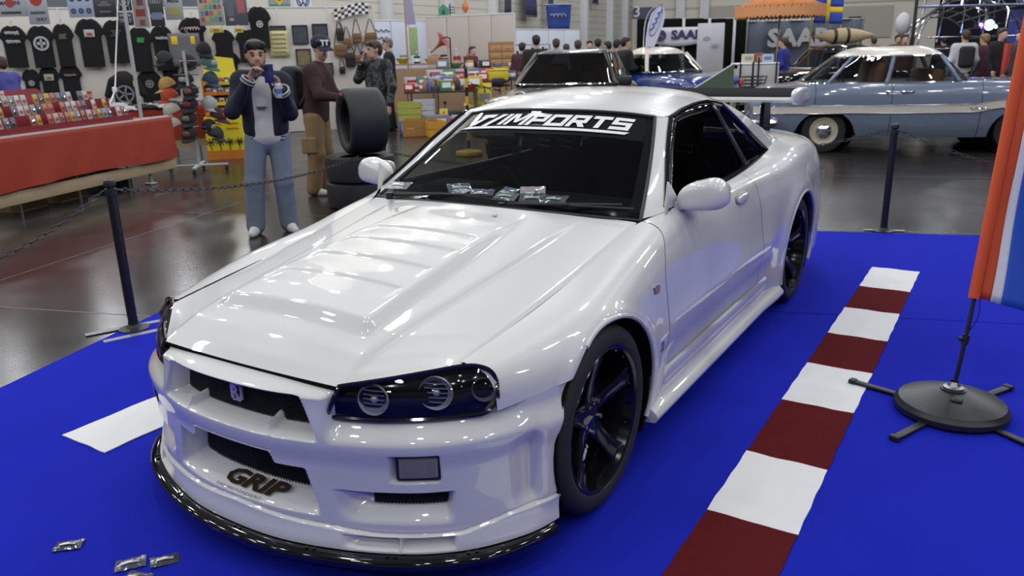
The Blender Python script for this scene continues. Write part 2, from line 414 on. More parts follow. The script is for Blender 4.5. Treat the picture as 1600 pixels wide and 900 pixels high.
# --- body side (left half built, right half mirrored)
STN = [
 (-.52, [(.72, .13), (.735, .3), (.742, .45), (.748, .54), (.742, .60), (.712, .645), (.641, .664)]),
 (-.25, [(.86, .13), (.87, .3), (.872, .45), (.866, .56), (.842, .63), (.782, .678), (.661, .697)]),
 (0., [(.87, .13), (.89, .3), (.905, .5), (.898, .60), (.868, .68), (.80, .722), (.668, .730)]),
 (.35, [(.86, .13), (.885, .3), (.893, .5), (.876, .64), (.85, .725), (.795, .775), (.677, .792)]),
 (.66, [(.85, .13), (.865, .3), (.870, .5), (.861, .66), (.84, .77), (.795, .832), (.692, .854)]),
 (.80, [(.85, .13), (.862, .3), (.868, .5), (.858, .66), (.84, .77), (.81, .84), (.757, .885)]),
 (1.3, [(.85, .13), (.86, .3), (.868, .5), (.857, .66), (.84, .77), (.81, .845), (.748, .889)]),
 (1.9, [(.86, .13), (.868, .3), (.873, .5), (.862, .66), (.843, .77), (.805, .85), (.728, .893)]),
 (2.3, [(.87, .13), (.88, .3), (.89, .5), (.884, .66), (.86, .78), (.81, .86), (.702, .911)]),
 (2.62, [(.87, .13), (.89, .3), (.908, .5), (.904, .66), (.876, .79), (.81, .885), (.678, .935)]),
 (3.0, [(.87, .13), (.885, .3), (.898, .5), (.888, .66), (.864, .79), (.80, .893), (.655, .955)]),
 (3.4, [(.84, .2), (.85, .3), (.858, .5), (.848, .66), (.826, .78), (.77, .880), (.64, .935)]),
 (3.72, [(.70, .25), (.73, .35), (.75, .5), (.745, .66), (.73, .77), (.70, .86), (.61, .905)])]
_sy = [q[0] for q in STN]; _sp = np.array([q[1] for q in STN], float)
def side_profile(Y, n=80):
    c = crs(_sy, _sp, np.array([Y]))[0]; return curve(c, n, uniform=True)
_py = np.linspace(-.52, 3.72, 425); _pt = np.stack([side_profile(y, 120) for y in _py])
def warped(Y):
    t = np.linspace(0, 1, 120); Ya = Y + .15 * sst(t, .50, .98) * math.exp(-((Y - .535) / .16)**2) if .1 < Y < 1.1 else np.full(120, Y) 
    i = np.clip((Ya + .52) / .01, 0, 423.999); a = i.astype(int); f = (i - a)[:, None]; k = np.arange(120)
    q = _pt[a, k] * (1 - f) + _pt[a + 1, k] * f
    return q, Ya
def side_bottom(Y):
    b = .16
    for cy, r in ((ARC_C[0], ARC_R), (2.665, .362)):
        d = r * r - (Y - cy)**2
        if d > 0: b = max(b, .325 + math.sqrt(d))
    if Y < ARC_C[0] - .2: b = max(b, np.interp(Y, [-.52, -.25], [.536, .566]))
    if Y > 3.03: b = max(b, .22)
    return b
def side_grid(y0, y1, n, m=46):
    ys = list(np.linspace(y0, y1, n))
    for cy, r in ((ARC_C[0], ARC_R), (2.665, .362)):
        for k in range(1, 34): 
            y = cy - r * math.cos(PI * k / 34)
            if y0 < y < y1: ys.append(y)
        for y in (cy - r - .001, cy + r + .001, cy - r + .0008, cy + r - .0008):
            if y0 < y < y1: ys.append(y)
    rows = []
    for Y in sorted(ys):
        p, Ya = warped(Y); zb = side_bottom(Y)
        z = p[:, 1]; x = p[:, 0]
        fl = 0.012 * np.exp(-((np.hypot(Y - 2.665, z - .325) - .40) / .05)**2) * (z < .8) + .008 * np.exp(-((np.hypot(Y - .02, z - .325) - .365) / .022)**2) * (z < .72)
        cr = .016 * np.exp(-np.abs(z - .50 - .012 * (Y - 1.2)) / .05) * sst(Y, .42, .62) * (1 - sst(Y, 1.95, 2.25)) - .010 * sst(z, .44, .36) * sst(Y, .4, .6) * (1 - sst(Y, 2.0, 2.25))
        x = x + fl + cr
        t0 = np.interp(zb, z, np.arange(len(z))); t = t0 + (len(z) - 1 - t0) * np.linspace(0, 1, m)
        rows.append(np.stack([np.interp(t, np.arange(len(z)), x), np.interp(t, np.arange(len(z)), Ya), np.interp(t, np.arange(len(z)), z)], 1))
    return np.stack(rows)
def both(name, P, m=None, flip=False, label=None, **k):
    r = []
    for sg in (1, -1):
        o = part(name, P * np.array([sg, 1, 1]), m, flip=(sg < 0) != flip, **k)
        if label: tag(o, label)
        r.append(o)
    return r
both('front_fender', side_grid(-.49, .532, 44), smooth=60)
DOORS = both('door', side_grid(.537, 1.872, 50), smooth=60)
both('rear_quarter', side_grid(1.877, 3.72, 80), smooth=60)
# black sheets added behind the seams so the gaps look dark
lin = np.stack([np.array([(x - .03, Y, z) for x, z in side_profile(Y, 20)[4:]]) for Y in (.4, .53, .7, .8, 1.3, 1.87, 2.0, 2.25)])
both('seam_backing', lin, M['matte'])
# arch lips and wheel wells
for sg in (1, -1):
    for cy, r, xo in ((ARC_C[0], ARC_R, .885), (2.665, .362, .893)):
        b = MB(); pts = []
        for k in range(41):
            a = PI * (-.12 + 1.24 * k / 40); y = cy - r * math.cos(a); z = .325 + r * math.sin(a)
            if y < -.16 and cy < 1: continue
            p = side_profile(y, 60); x = float(np.interp(z, p[:, 1], p[:, 0])); pts.append((sg * (x + .003), y, z))
        if cy > 1: MB().tube(pts, .010, 8).build('arch_lip', M['pearl'], CAR)
        else: MB().tube(pts, .009, 8).build('arch_lip', M['pearl'], CAR)
        rg = [[(sg * x, cy - rr * math.cos(w_), .325 + rr * math.sin(w_)) for w_ in np.linspace(-.55, PI + .55, 36)] for x, rr in ((.87, r + .006), (.52, r + .006))]
        b.rings(rg, False, True, closed=False); b.build('wheel_well', M['matte'], CAR)
# side skirts
ys = np.linspace(.40, 2.27, 40)
sk = [(.862, .315), (.864, .27), (.858, .235), (.866, .205), (.892, .182), (.900, .168), (.896, .150), (.86, .143), (.70, .15)]
P = np.stack([[(x + (.012 if 2 < i < 8 else 0) * float(sst(Y, 1.9, 2.2)) - (.02 * (1 - float(sst(Y, .40, .55))) if i < 4 else 0), Y, z) for i, (x, z) in enumerate(sk)] for Y in ys])
both('side_skirt', np.stack([curve(r, 30) for r in P]), flip=True, smooth=60)
for Y, f in ((.40, 0), (2.27, 1)):
    for sg in (1, -1):
        pl = curve([(x, Y, z) for x, z in sk], 30); b = MB(); b.add([(sg * x, y, z) for x, y, z in pl], [tuple(range(30))]); b.build('skirt_end', M['pearl'], CAR, smooth=0)

# --- greenhouse
def symrow(h): return [(-x, y, z) for x, y, z in h[:0:-1]] + h
WSR = [symrow([(0, .555, .888), (.35, .585, .882), (.60, .645, .868), (.688, .695, .858)]),
       symrow([(0, .79, 1.015), (.33, .815, 1.010), (.54, .865, .994), (.628, .905, .982)]),
       symrow([(0, 1.02, 1.142), (.30, 1.04, 1.136), (.48, 1.075, 1.121), (.565, 1.105, 1.107)]),
       symrow([(0, 1.215, 1.243), (.28, 1.228, 1.238), (.42, 1.248, 1.227), (.507, 1.268, 1.215)])]
WS = loft(WSR, 81, 61)
def ws_at(u, v):
    """point on the screen, u,v in 0..1 (left to right, bottom to top)"""
    i = np.clip(v * 60, 0, 59.999); j = np.clip(u * 80, 0, 79.999); a = int(i); b = int(j); fi, fj = i - a, j - b
    return (WS[a, b] * (1 - fi) * (1 - fj) + WS[a + 1, b] * fi * (1 - fj) + WS[a, b + 1] * (1 - fi) * fj + WS[a + 1, b + 1] * fi * fj)
WN = Vector((0, -.74, .67))
wscreen = part('windscreen', WS, GLASS, smooth=179)
off = np.array([0, .0035, -.0032])
fr = MB(); fr.grid(WS[:5] + off); fr.grid(WS[57:] + off); fr.grid(WS[:, :4] + off); fr.grid(WS[:, 77:] + off)
fr.build('windscreen_frit', M['black_gloss'], wscreen)
sb = MB(); sb.grid(WS[41:58, 3:78] - off * .35); sb.build('sun_strip', M['black_gloss'], wscreen)
edge = np.concatenate([WS[0, :], WS[1:, -1], WS[-1, -2::-1], WS[-2:0:-1, 0]]); MB().tube(edge, .008, 6, closed=True).build('windscreen_seal', M['black'], CAR)
# banner letters laid over the sun strip, each a bent quad patch
b = MB()
def rc(x0, y0, x1, y1): return ((x0, y0), (x1, y0), (x1, y1), (x0, y1))
_P = [rc(0, 0, .29, 1), rc(.29, .75, 1.1, 1), rc(.29, .33, 1.1, .57), rc(.81, .57, 1.1, .75)]
GLY = [('I', .30, [rc(0, 0, .30, 1)]), ('M', 1.36, [rc(0, 0, .27, 1), rc(1.09, 0, 1.36, 1), ((.56, .22), (.80, .22), (.43, 1), (.10, 1)), ((.56, .22), (.80, .22), (1.26, 1), (.93, 1))]), ('P', 1.1, _P),
       ('O', 1.25, [rc(0, 0, .29, 1), rc(.96, 0, 1.25, 1), rc(.29, 0, .96, .24), rc(.29, .76, .96, 1)]), ('R', 1.15, _P + [((.80, 0), (1.17, 0), (.86, .33), (.50, .33))]), ('T', 1.12, [rc(0, .75, 1.12, 1), rc(.41, 0, .71, .75)]),
       ('S', 1.12, [rc(0, .76, 1.12, 1), rc(0, .39, 1.12, .62), rc(0, 0, 1.12, .24), rc(0, .62, .28, .76), rc(.84, .24, 1.12, .39)])]
def screen_quad(q, fu, fv):
    n = 5; P = []
    for j in range(n):
        row = []
        for i in range(n):
            s, t = i / (n - 1), j / (n - 1); x = (q[0][0] * (1 - s) + q[1][0] * s) * (1 - t) + (q[3][0] * (1 - s) + q[2][0] * s) * t; y = (q[0][1] * (1 - s) + q[1][1] * s) * (1 - t) + (q[3][1] * (1 - s) + q[2][1] * s) * t
            row.append(ws_at(fu(x, y), fv(y)) + np.array([0, -.0052, .0047]))
        P.append(row)
    b.grid(P)
cx_ = 0.0; TW = sum(g[1] for g in GLY) + .13 * 6
for ch, wd, qs in GLY:
    for q in qs: screen_quad(q, lambda x, y, c=cx_: .288 + (c + x + .30 * (y - .5)) / TW * .620, lambda y: .776 + .150 * y)
    cx_ += wd + .13
for q in (((.20, .16), (.82, .16), (.90, .42), (.26, .42)), ((.04, -.40), (.27, -.40), (.56, .16), (.33, .16)), ((.62, -.50), (.86, -.50), (1.37, .42), (1.12, .42))): screen_quad(q, lambda x, y: .112 + x / 1.37 * .176, lambda y: .848 + y * .178)
n = 40; bar = np.stack([[ws_at(u0 + (u1 - u0) * t, vv) + np.array([0, -.0052, .0047]) for t in np.linspace(0, 1, n)] for vv, u0, u1 in ((.728, .085, .885), (.757, .115, .905))]); b.grid(bar)
b.build('windscreen_banner', M['white'], wscreen, smooth=0)
# roof
RFR = [WSR[3], symrow([(0, 1.30, 1.275), (.30, 1.31, 1.268), (.46, 1.32, 1.248), (.578, 1.33, 1.226)]), symrow([(0, 1.55, 1.315), (.30, 1.55, 1.305), (.47, 1.55, 1.280), (.572, 1.55, 1.246)]),
       symrow([(0, 1.85, 1.325), (.30, 1.85, 1.315), (.47, 1.85, 1.285), (.565, 1.85, 1.253)]), symrow([(0, 2.12, 1.305), (.28, 2.11, 1.296), (.45, 2.09, 1.270), (.565, 2.05, 1.228)]),
       symrow([(0, 2.33, 1.265), (.26, 2.32, 1.258), (.42, 2.29, 1.240), (.50, 2.27, 1.225)])]
part('roof', loft(RFR, 61, 50), smooth=179)
DLO_F = [(.757, .80, .887), (.70, .945, .985), (.64, 1.10, 1.100), (.578, 1.285, 1.212)]
DLO_T = [(.578, 1.285, 1.212), (.572, 1.45, 1.236), (.565, 1.70, 1.250), (.563, 1.90, 1.243), (.565, 2.05, 1.222)]
DLO_R = [(.565, 2.05, 1.222), (.603, 2.24, 1.125), (.645, 2.44, 1.010), (.684, 2.585, .925)]
DLO_B = [(.757, .80, .887), (.751, 1.2, .890), (.735, 1.75, .893), (.705, 2.3, .910), (.684, 2.585, .925)]
AP = np.stack([curve([r[-1] for r in WSR], 30), curve([(.725, .755, .872), (.668, .925, .985), (.606, 1.095, 1.104), (.545, 1.285, 1.219)], 30), curve(DLO_F, 30)], 1)
both('windscreen_pillar', np.stack([curve(r, 8) for r in AP]), flip=True, smooth=60)
# side glass: one ruled surface between lower and upper edge
def dlo(n=60, m=24):
    up = curve(DLO_F[::-1][:1] + DLO_T[1:] + DLO_R[1:], 200); up = np.concatenate([curve(DLO_F, 40)[:-1], up]); L = np.concatenate([[0], np.cumsum(np.linalg.norm(np.diff(up, axis=0), axis=1))])
    bt = curve(DLO_B, 200); rows = []
    for Y in np.concatenate([np.linspace(.805, 1.3, 20), np.linspace(1.33, 2.58, n - 20)]):
        i = np.interp(Y, up[:, 1], np.arange(len(up))); t = np.stack([np.interp(i, np.arange(len(up)), up[:, k]) for k in range(3)])
        q = np.stack([np.interp(Y, bt[:, 1], bt[:, k]) for k in range(3)]); s = np.linspace(0, 1, m)[:, None]
        r = q + (t - q) * s; r[:, 0] += .012 * np.sin(PI * s[:, 0]) * min(1, np.linalg.norm(t - q) / .3); rows.append(r)
    return np.stack(rows)
DL = dlo(); jb = int(np.argmin(np.abs(DL[:, 0, 1] - 1.98)))
inn = np.array([-.012, 0, 0])
side_win = both('side_window', DL + inn, SIDEGLASS, smooth=179)
trim = np.concatenate([curve(DLO_F, 30), curve(DLO_T, 30)[1:], curve(DLO_R, 30)[1:], curve(DLO_B, 60)[::-1][1:-1]])
for sg in (1, -1):
    MB().tube([(sg * (x - .002), y, z) for x, y, z in trim], .013, 8, closed=True).build('window_trim', M['black_gloss'], CAR)
    # wide black frame along the top and front of the door glass
    tf = np.concatenate([curve(DLO_F, 20), curve(DLO_T, 24)[1:]]); cen = np.array([.69, 1.7, 1.0]); inn2 = []
    for k, p in enumerate(tf): d = cen - p; d /= np.linalg.norm(d); inn2.append(p + d * np.array([.6, 1, 1]) * .048)
    st = np.stack([tf, np.array(inn2) + np.array([.004, 0, 0])], 1) * np.array([sg, 1, 1]); MB().grid(st, sg < 0).build('door_frame', M['black_gloss'], CAR, solid=.006)
    pb = np.stack([curve([(.568, 1.86, 1.236), (.64, 1.92, 1.08), (.724, 2.0, .90)], 12), curve([(.566, 1.93, 1.230), (.637, 2.0, 1.075), (.716, 2.09, .90)], 12)], 1) * np.array([sg, 1, 1]) + np.array([sg * .008, 0, 0])
    MB().grid(pb, sg > 0).build('centre_pillar', mat('dark_grey_trim', (.02, .02, .026), .25, coat=.4), CAR, solid=.006)
# C pillars, rear glass, boot lid and tail
RG_E = [(.50, 2.27, 1.225), (.545, 2.50, 1.145), (.585, 2.73, 1.055), (.615, 2.95, .972)]
cp = [np.stack(r) for r in zip(curve(DLO_R, 30), curve([(.54, 2.12, 1.228), (.588, 2.35, 1.122), (.632, 2.57, 1.016), (.668, 2.74, .944)], 30), curve(RG_E, 30))]
both('rear_pillar', np.stack([curve(r, 14) for r in cp]), flip=True, smooth=60)
rg = np.stack([curve(symrow([(0, p[1] + .06, p[2] + .038), (p[0] * .6, p[1] + .045, p[2] + .026), tuple(p)]), 31) for p in curve(RG_E, 16)])
part('rear_window', rg, DARKGLASS, smooth=179)
dk = loft([symrow([(0, 3.01, 1.008), (.4, 2.98, .995), (.615, 2.95, .972), (.662, 2.90, .952)]), symrow([(0, 3.3, .985), (.4, 3.3, .975), (.6, 3.3, .95), (.643, 3.3, .939)]), symrow([(0, 3.74, .945), (.4, 3.735, .94), (.57, 3.73, .915), (.61, 3.72, .905)])], 31, 20)
part('boot_lid', dk, smooth=60)
side_tail = side_profile(3.72, 20)
tl = np.stack([symrow([(0, 3.74 + .04 * math.sin(i / 19 * PI), z), (x * .7, 3.735 + .04 * math.sin(i / 19 * PI), z), (x, 3.72, z)]) for i, (x, z) in enumerate(side_tail)])
part('rear_bumper', tl, flip=True, smooth=60)
gap = [np.stack(r) for r in zip(curve([(.684, 2.585, .925), (.672, 2.75, .938), (.662, 2.90, .952)], 12), curve([(.668, 2.74, .944), (.655, 2.82, .956), (.662, 2.90, .952)], 12), curve([(.615, 2.95, .972), (.63, 2.93, .965), (.662, 2.90, .952)], 12))]
both('pillar_base', np.stack([curve(r, 6) for r in gap]), flip=True, smooth=60)
# cowl; black boxes added under the body to stop light coming through
MB().grid(loft([symrow([(0, .52, .868), (.4, .56, .858), (.69, .66, .84)]), symrow([(0, .66, .872), (.4, .70, .862), (.69, .76, .842)])], 21, 4)).build('cowl', M['matte'], CAR)
un = MB(); un.box((0, 1.62, .26), (1.44, 3.7, .14)); un.box((0, -.2, .42), (.9, .8, .26)); un.build('underbody', M['matte'], CAR)
# wipers
for x0, x1, y1 in ((-.52, .02, .640), (.10, .60, .690)):
    b = MB(); b.tube([(x0, .60, .895), ((x0 + x1) / 2, .60, .915), (x1, y1 + .02, .912)], .008, 6); b.tube([(x0 + .02, .605, .905), ((x0 + x1) / 2 + .1, .625, .912), (x1 + .06, y1, .905)], .006, 5); b.cyl((x0, .585, .875), (x0, .585, .905), .016)
    b.build('wiper', M['black'], CAR)
# headlamps
LT = curve([(.392, -.728, .628), (.50, -.655, .643), (.60, -.565, .655), (.655, -.508, .660), (.70, -.490, .664), (.736, -.475, .650), (.752, -.470, .615)], 40)
LB = curve([(.352, -.745, .533), (.50, -.688, .531), (.63, -.605, .531), (.70, -.545, .533), (.738, -.51, .538), (.756, -.487, .552), (.759, -.476, .572)], 40)
LMP = np.stack([LB, LB * .5 + LT * .5 + np.array([.010, -.016, .004]), LT], 0); LMP = np.stack([curve(LMP[:, i], 14) for i in range(40)], 1)
for sg in (1, -1):
    S = np.array([sg, 1, 1])
    hl = part('headlamp', (LMP + np.array([-.02, .035, 0])) * S, mat('lamp_housing', (.008, .008, .009), .12, coat=.3), flip=sg < 0); tag(hl, 'black backed headlamp under a clear cover')
    ex = MB(); ex.grid(np.stack([LMP[-1], LMP[-1] + np.array([-.02, .04, -.004])]) * S); ex.grid(np.stack([LMP[0], LMP[0] + np.array([-.02, .04, 0])]) * S); ex.grid(np.stack([LMP[:, 0], LMP[:, 0] + np.array([-.01, .05, 0])]) * S); ex.build('lamp_edge', M['black_gloss'], hl)
    brd = np.concatenate([LMP[0], LMP[1:, -1], LMP[-1, -2::-1], LMP[-2:0:-1, 0]]) * S; MB().tube(brd, .007, 6, closed=True).build('lamp_seal', M['black_gloss'], hl)
    part('lens', LMP * S, CLEAR, hl, flip=sg < 0, smooth=179)
    for u, r, nm in ((.25, .047, 'inner_reflector'), (.60, .050, 'outer_reflector'), (.885, .036, 'turn_lamp')):
        i = int(u * 39); c = Vector((LMP[6, i] + np.array([-.014, .026, -.002])) * S); d = Vector((.25 * sg + (u - .2) * .35 * sg, -1, .12)).normalized()
        a = Vector((0, 0, 1)); a = (a - d * a.dot(d)).normalized(); bb = d.cross(a)
        rg = [[c + d * h + (a * math.cos(t) * .98 + bb * math.sin(t)) * rr for t in (2 * PI * k / 28 for k in range(28))] for rr, h in ((.010, -.030), (r * .55, -.024), (r * .85, -.012), (r * .97, -.001), (r, .0035), (r * 1.02, -.003))]
        o = MB().rings(rg, True).build(nm, mat('reflector', (.62, .63, .66), .28, metal=.35, coat=.5) if nm != 'turn_lamp' else mat('smoked_reflector', (.24, .22, .22), .3, metal=.3), hl)
        if nm != 'turn_lamp':
            fz = MB()
            for k in range(5):
                t = -.5 + k * .25; fz.tube([c + d * -.004 + a * (r * t * 1.1) + bb * (-r * .7), c + d * .000 + a * (r * t * 1.1), c + d * -.004 + a * (r * t * 1.1) + bb * (r * .7)], .0016, 4)
            fz.ball(c + d * -.008, .012, 10, 6); fz.build('bulb_shield', M['silver'], o)
# --- mirrors
def superball(c, r, e=.55, n=28, m=18, f=None):
    c = Vector(c); pw = lambda x: math.copysign(abs(x)**e, x); rings = []
    for i in range(m + 1):
        p = PI * (i + .01) / (m + .02) - PI / 2
        ring = []
        for k in range(n):
            t = 2 * PI * k / n; v = Vector((pw(math.cos(p)) * pw(math.cos(t)) * r[0], pw(math.cos(p)) * pw(math.sin(t)) * r[1], pw(math.sin(p)) * r[2]))
            ring.append(c + (f(v) if f else v))
        rings.append(ring)
    return rings
for sg in (1, -1):
    def shp(v): k = 1 - .25 * max(0, v.z / .062); return Vector((sg * (v.x * k + v.z * -.12), v.y + .10 * v.x, v.z + .02 * v.x / .1 - (.012 if v.z < 0 else 0) * (v.x / .1)))
    o = MB().rings(superball((sg * .872, .90, .942), (.102, .066, .062), .62, f=shp), True, True).build('wing_mirror', M['pearl'], CAR, smooth=60)
    b = MB(); b.rbox((sg * .80, .895, .892), (.13, .075, .024), .012, ry=-.1 * sg); b.build('mirror_arm', M['pearl'], o)
    b = MB(); b.prism([(.775, .872), (.97, .872), (.80, 1.005)], Matrix(((0, 0, sg, sg * .752), (1, 0, 0, 0), (0, 1, 0, 0), (0, 0, 0, 1))), .012); b.build('mirror_sail', M['pearl'], o, bevel=.004)
    MB().rings(superball((sg * .88, .966, .945), (.085, .004, .048), .6), True, True).build('mirror_glass', M['chrome'], o)
# door handles, badges
for sg in (1, -1):
    b = MB(); b.rings(superball((sg * .836, 1.60, .812), (.014, .085, .022), .7), True, True); b.build('door_handle', M['pearl'], DOORS[0 if sg > 0 else 1], smooth=60)
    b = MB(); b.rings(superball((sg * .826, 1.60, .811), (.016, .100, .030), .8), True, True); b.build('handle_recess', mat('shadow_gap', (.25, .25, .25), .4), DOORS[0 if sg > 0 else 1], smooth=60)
    bd = MB().rbox((sg * .866, .43, .665), (.012, .06, .035), .005).build('side_badge', M['chrome'], CAR)
    MB().box((sg * .872, .43, .665), (.004, .045, .022)).build('badge_inset', mat('badge_inset', (.34, .22, .19), .4), bd)
    MB().rbox((sg * .880, .465, .435), (.012, .045, .045), .006).build('round_badge', M['steel'], CAR)
# --- wing
def airfoil(x, rows): return [(x, y, z) for y, z in rows]
ww = [(3.13, 1.178), (3.14, 1.195), (3.20, 1.208), (3.30, 1.212), (3.40, 1.205), (3.44, 1.19), (3.40, 1.168), (3.30, 1.158), (3.20, 1.158), (3.145, 1.165)]
wg = MB().rings([[(x, y, z + .02 * (abs(x) / .7)**3 * 0) for y, z in ww] for x in np.linspace(-.69, .69, 9)], True, True).build('rear_wing', M['pearl'], CAR, smooth=60)
fl = [(3.145, 1.202), (3.20, 1.216), (3.32, 1.226), (3.46, 1.240), (3.46, 1.230), (3.38, 1.212), (3.20, 1.208)]
MB().rings([[(x, y, z) for y, z in fl] for x in (-.68, .68)], True, True).build('wing_flap', M['matte'], wg)
for sg in (1, -1):
    MB().rings(superball((sg * .70, 3.27, 1.20), (.030, .20, .055), .7), True, True).build('wing_end', M['pearl'], wg, smooth=60)
    b = MB(); b.prism([(3.22, .96), (3.42, .95), (3.38, 1.17), (3.24, 1.17)], Matrix(((0, 0, 1, sg * .47 - .014), (1, 0, 0, 0), (0, 1, 0, 0), (0, 0, 0, 1))), .028); b.build('wing_pylon', M['black_gloss'], wg, bevel=.004)
# --- wheels
WHB = mat('wheel_black', (.006, .006, .007), .16, spec=.35)
def make_wheel(sx, y):
    w = bpy.data.objects.new('wheel', None); C.objects.link(w); w.parent = CAR; w.location = (sx * .74, y, .327); w.rotation_euler = (0, 0, 0 if sx > 0 else PI); w.empty_display_size = .1
    t = [(.247, -.13), (.262, -.136), (.295, -.138), (.315, -.125), (.325, -.10), (.3265, -.05), (.3265, .05), (.325, .10), (.315, .126), (.297, .139), (.265, .138), (.250, .131), (.246, .12)]
    MB().lathe(t, axis='X', n=72).build('tyre', M['rubber'], w, smooth=60)
    gr = MB()
    for h in (-.06, -.02, .02, .06): gr.lathe([(.3272, h - .005), (.3275, h), (.3272, h + .005)], axis='X', n=48)
    gr.build('tread_groove', M['matte'], w)
    rim = [(.246, .122), (.252, .130), (.249, .135), (.240, .130), (.232, .10), (.222, .06), (.219, -.10), (.247, -.12)]
    MB().lathe(rim, axis='X', n=72).build('rim', WHB, w, smooth=40)
    MB().lathe([(.251, .1335), (.2535, .1345), (.2545, .1325)], axis='X', n=72).build('rim_edge', mat('dark_chrome', (.12, .12, .13), .15, metal=1), w)
    sp0 = None
    for k in range(5):
        a0 = 2 * PI * k / 5 + .3
        b = MB(); rings = []
        for r, hw, x, th in ((.035, .038, .072, .03), (.075, .036, .070, .03), (.12, .030, .078, .028), (.17, .030, .092, .026), (.21, .038, .104, .024), (.236, .046, .108, .02)):
            ca, sa = math.cos(a0), math.sin(a0); ring = []
            for (q, d) in ((-1, 0), (-.75, .006), (.75, .006), (1, 0), (.9, -th), (-.9, -th)):
                ring.append((x + d, r * ca - q * hw * sa, r * sa + q * hw * ca))
            rings.append(ring)
        b.rings(rings, True, True); sp = b.build('spoke', WHB, w, smooth=40)
        if k == 3:
            pm = Vector((.0885, .135 * math.cos(a0), .135 * math.sin(a0)))
            mt = frame(pm + Vector((.0035, 0, 0)), (0, math.cos(a0), math.sin(a0)), (0, -math.sin(a0), math.cos(a0)))
            write('spoke_lettering', 'NISMO', .026, M['white'], sp, mt, bold=.0012, shear=.2)
    MB().lathe([(.05, .03), (.062, .062), (.058, .078), (.034, .084), (.001, .086)], axis='X', n=24).build('hub', M['black_gloss'], w)
    nuts = MB()
    for k in range(5):
        a = 2 * PI * (k + .5) / 5 + .3; nuts.cyl((.066, .057 * math.cos(a), .057 * math.sin(a)), (.090, .057 * math.cos(a), .057 * math.sin(a)), .010, .008, n=6)
    tag(nuts.build('lug_nut', M['steel'], w), kind='stuff')
    bolts = MB()
    for k in range(20):
        a = 2 * PI * (k + .5) / 20; r = .238; bolts.cyl((.108, r * math.cos(a), r * math.sin(a)), (.117, r * math.cos(a), r * math.sin(a)), .0055, n=6)
    tag(bolts.build('rim_bolt', M['chrome'], w), kind='stuff')
    MB().lathe([(.06, .03), (.172, .03), (.172, .01), (.06, .01)], axis='X', n=40).build('brake_disc', mat('disc_steel', (.10, .10, .105), .4, metal=1), w)
    cb = MB(); cb.rings([[(x, r * math.cos(t) * 1.0, r * math.sin(t)) for t in np.linspace(2.5, 3.7, 10)] for x, r in ((.048, .11), (.052, .178), (.0, .182), (.0, .11), (.048, .11))], closed=False); cb.build('brake_caliper', mat('caliper_dark_red', (.10, .008, .010), .3), w)
    return w
for sx in (1, -1):
    for y in (0.0, 2.665): make_wheel(sx, y)
# --- cabin
CABM = mat('cabin_black', (.004, .004, .0045), .95, spec=.1)
b = MB(); b.grid(loft([symrow([(0, .60, .868), (.4, .64, .86), (.70, .74, .84)]), symrow([(0, .85, .89), (.4, .86, .885), (.72, .90, .865)]), symrow([(0, 1.02, .87), (.4, 1.02, .865), (.73, 1.02, .85)]), symrow([(0, 1.06, .60), (.4, 1.06, .6), (.73, 1.06, .6)])], 31, 24)); b.build('dashboard', CABM, CAR, smooth=60)
b = MB(); b.rbox((-.36, .94, .885), (.36, .2, .06), .03); b.build('instrument_hood', CABM, CAR)
sw = MB(); ct = Vector((-.36, 1.19, .79)); ax = Vector((0, .9, -.42)).normalized(); up = Vector((0, .42, .9)).normalized(); rt = Vector((1, 0, 0))
sw.tube([ct + (rt * math.cos(t) + up * math.sin(t)) * .175 for t in (2 * PI * k / 40 for k in range(40))], .016, 8, closed=True)
for t in (-PI / 2, .3, PI - .3): sw.cyl(ct, ct + (rt * math.cos(t) + up * math.sin(t)) * .17, .018, .012)
sw.cyl(ct - ax * .02, ct + ax * .03, .05); sw.cyl(ct, ct - Vector((0, .18, .0)), .03); sw.build('steering_wheel', CABM, CAR)
for x in (-.36, .36):
    st = bpy.data.objects.new('seat', None); C.objects.link(st); st.parent = CAR; st.location = (x, 1.75, .3)
    pr = [(-.24, .0), (-.22, .35), (-.26, .52), (-.17, .66), (-.12, .70), (-.13, .86), (.13, .86), (.12, .70), (.17, .66), (.26, .52), (.22, .35), (.24, .0)]
    mt = frame((0, 0.05, 0), (1, 0, 0), (0, .28, 1)); MB().prism(pr, mt, .10).build('seat_back', CABM, st, bevel=.02)
    MB().rbox((0, -.22, .12), (.48, .5, .14), .05, rx=.12).build('seat_cushion', CABM, st)
    for q in (-.07, .07): MB().tube([mt @ Vector((q + dx, .70 + dy, .104)) for dx, dy in ((-.04, -.012), (.04, -.022), (.04, .012), (-.04, .022))], .005, 6, closed=True).build('harness_slot', M['grey'], st)
b = MB(); b.box((0, 1.7, .30), (1.5, 2.2, .04)); b.box((0, 2.62, .62), (1.3, .05, .62), rx=-.5); b.box((0, 2.8, .93), (1.1, .4, .02)); b.build('cabin_floor', M['matte'], CAR)
b = MB(); b.grid(loft([[(-.50, 1.29, 1.20), (0, 1.26, 1.235), (.50, 1.29, 1.20)], [(-.52, 1.7, 1.235), (0, 1.7, 1.29), (.52, 1.7, 1.235)], [(-.5, 2.25, 1.2), (0, 2.3, 1.24), (.5, 2.25, 1.2)]], 12, 12)); b.build('headliner', CABM, CAR)
b = MB(); b.rbox((0, 1.10, 1.155), (.24, .03, .06), .012); b.cyl((0, 1.11, 1.17), (0, 1.16, 1.215), .008); b.build('cabin_mirror', M['black'], CAR)
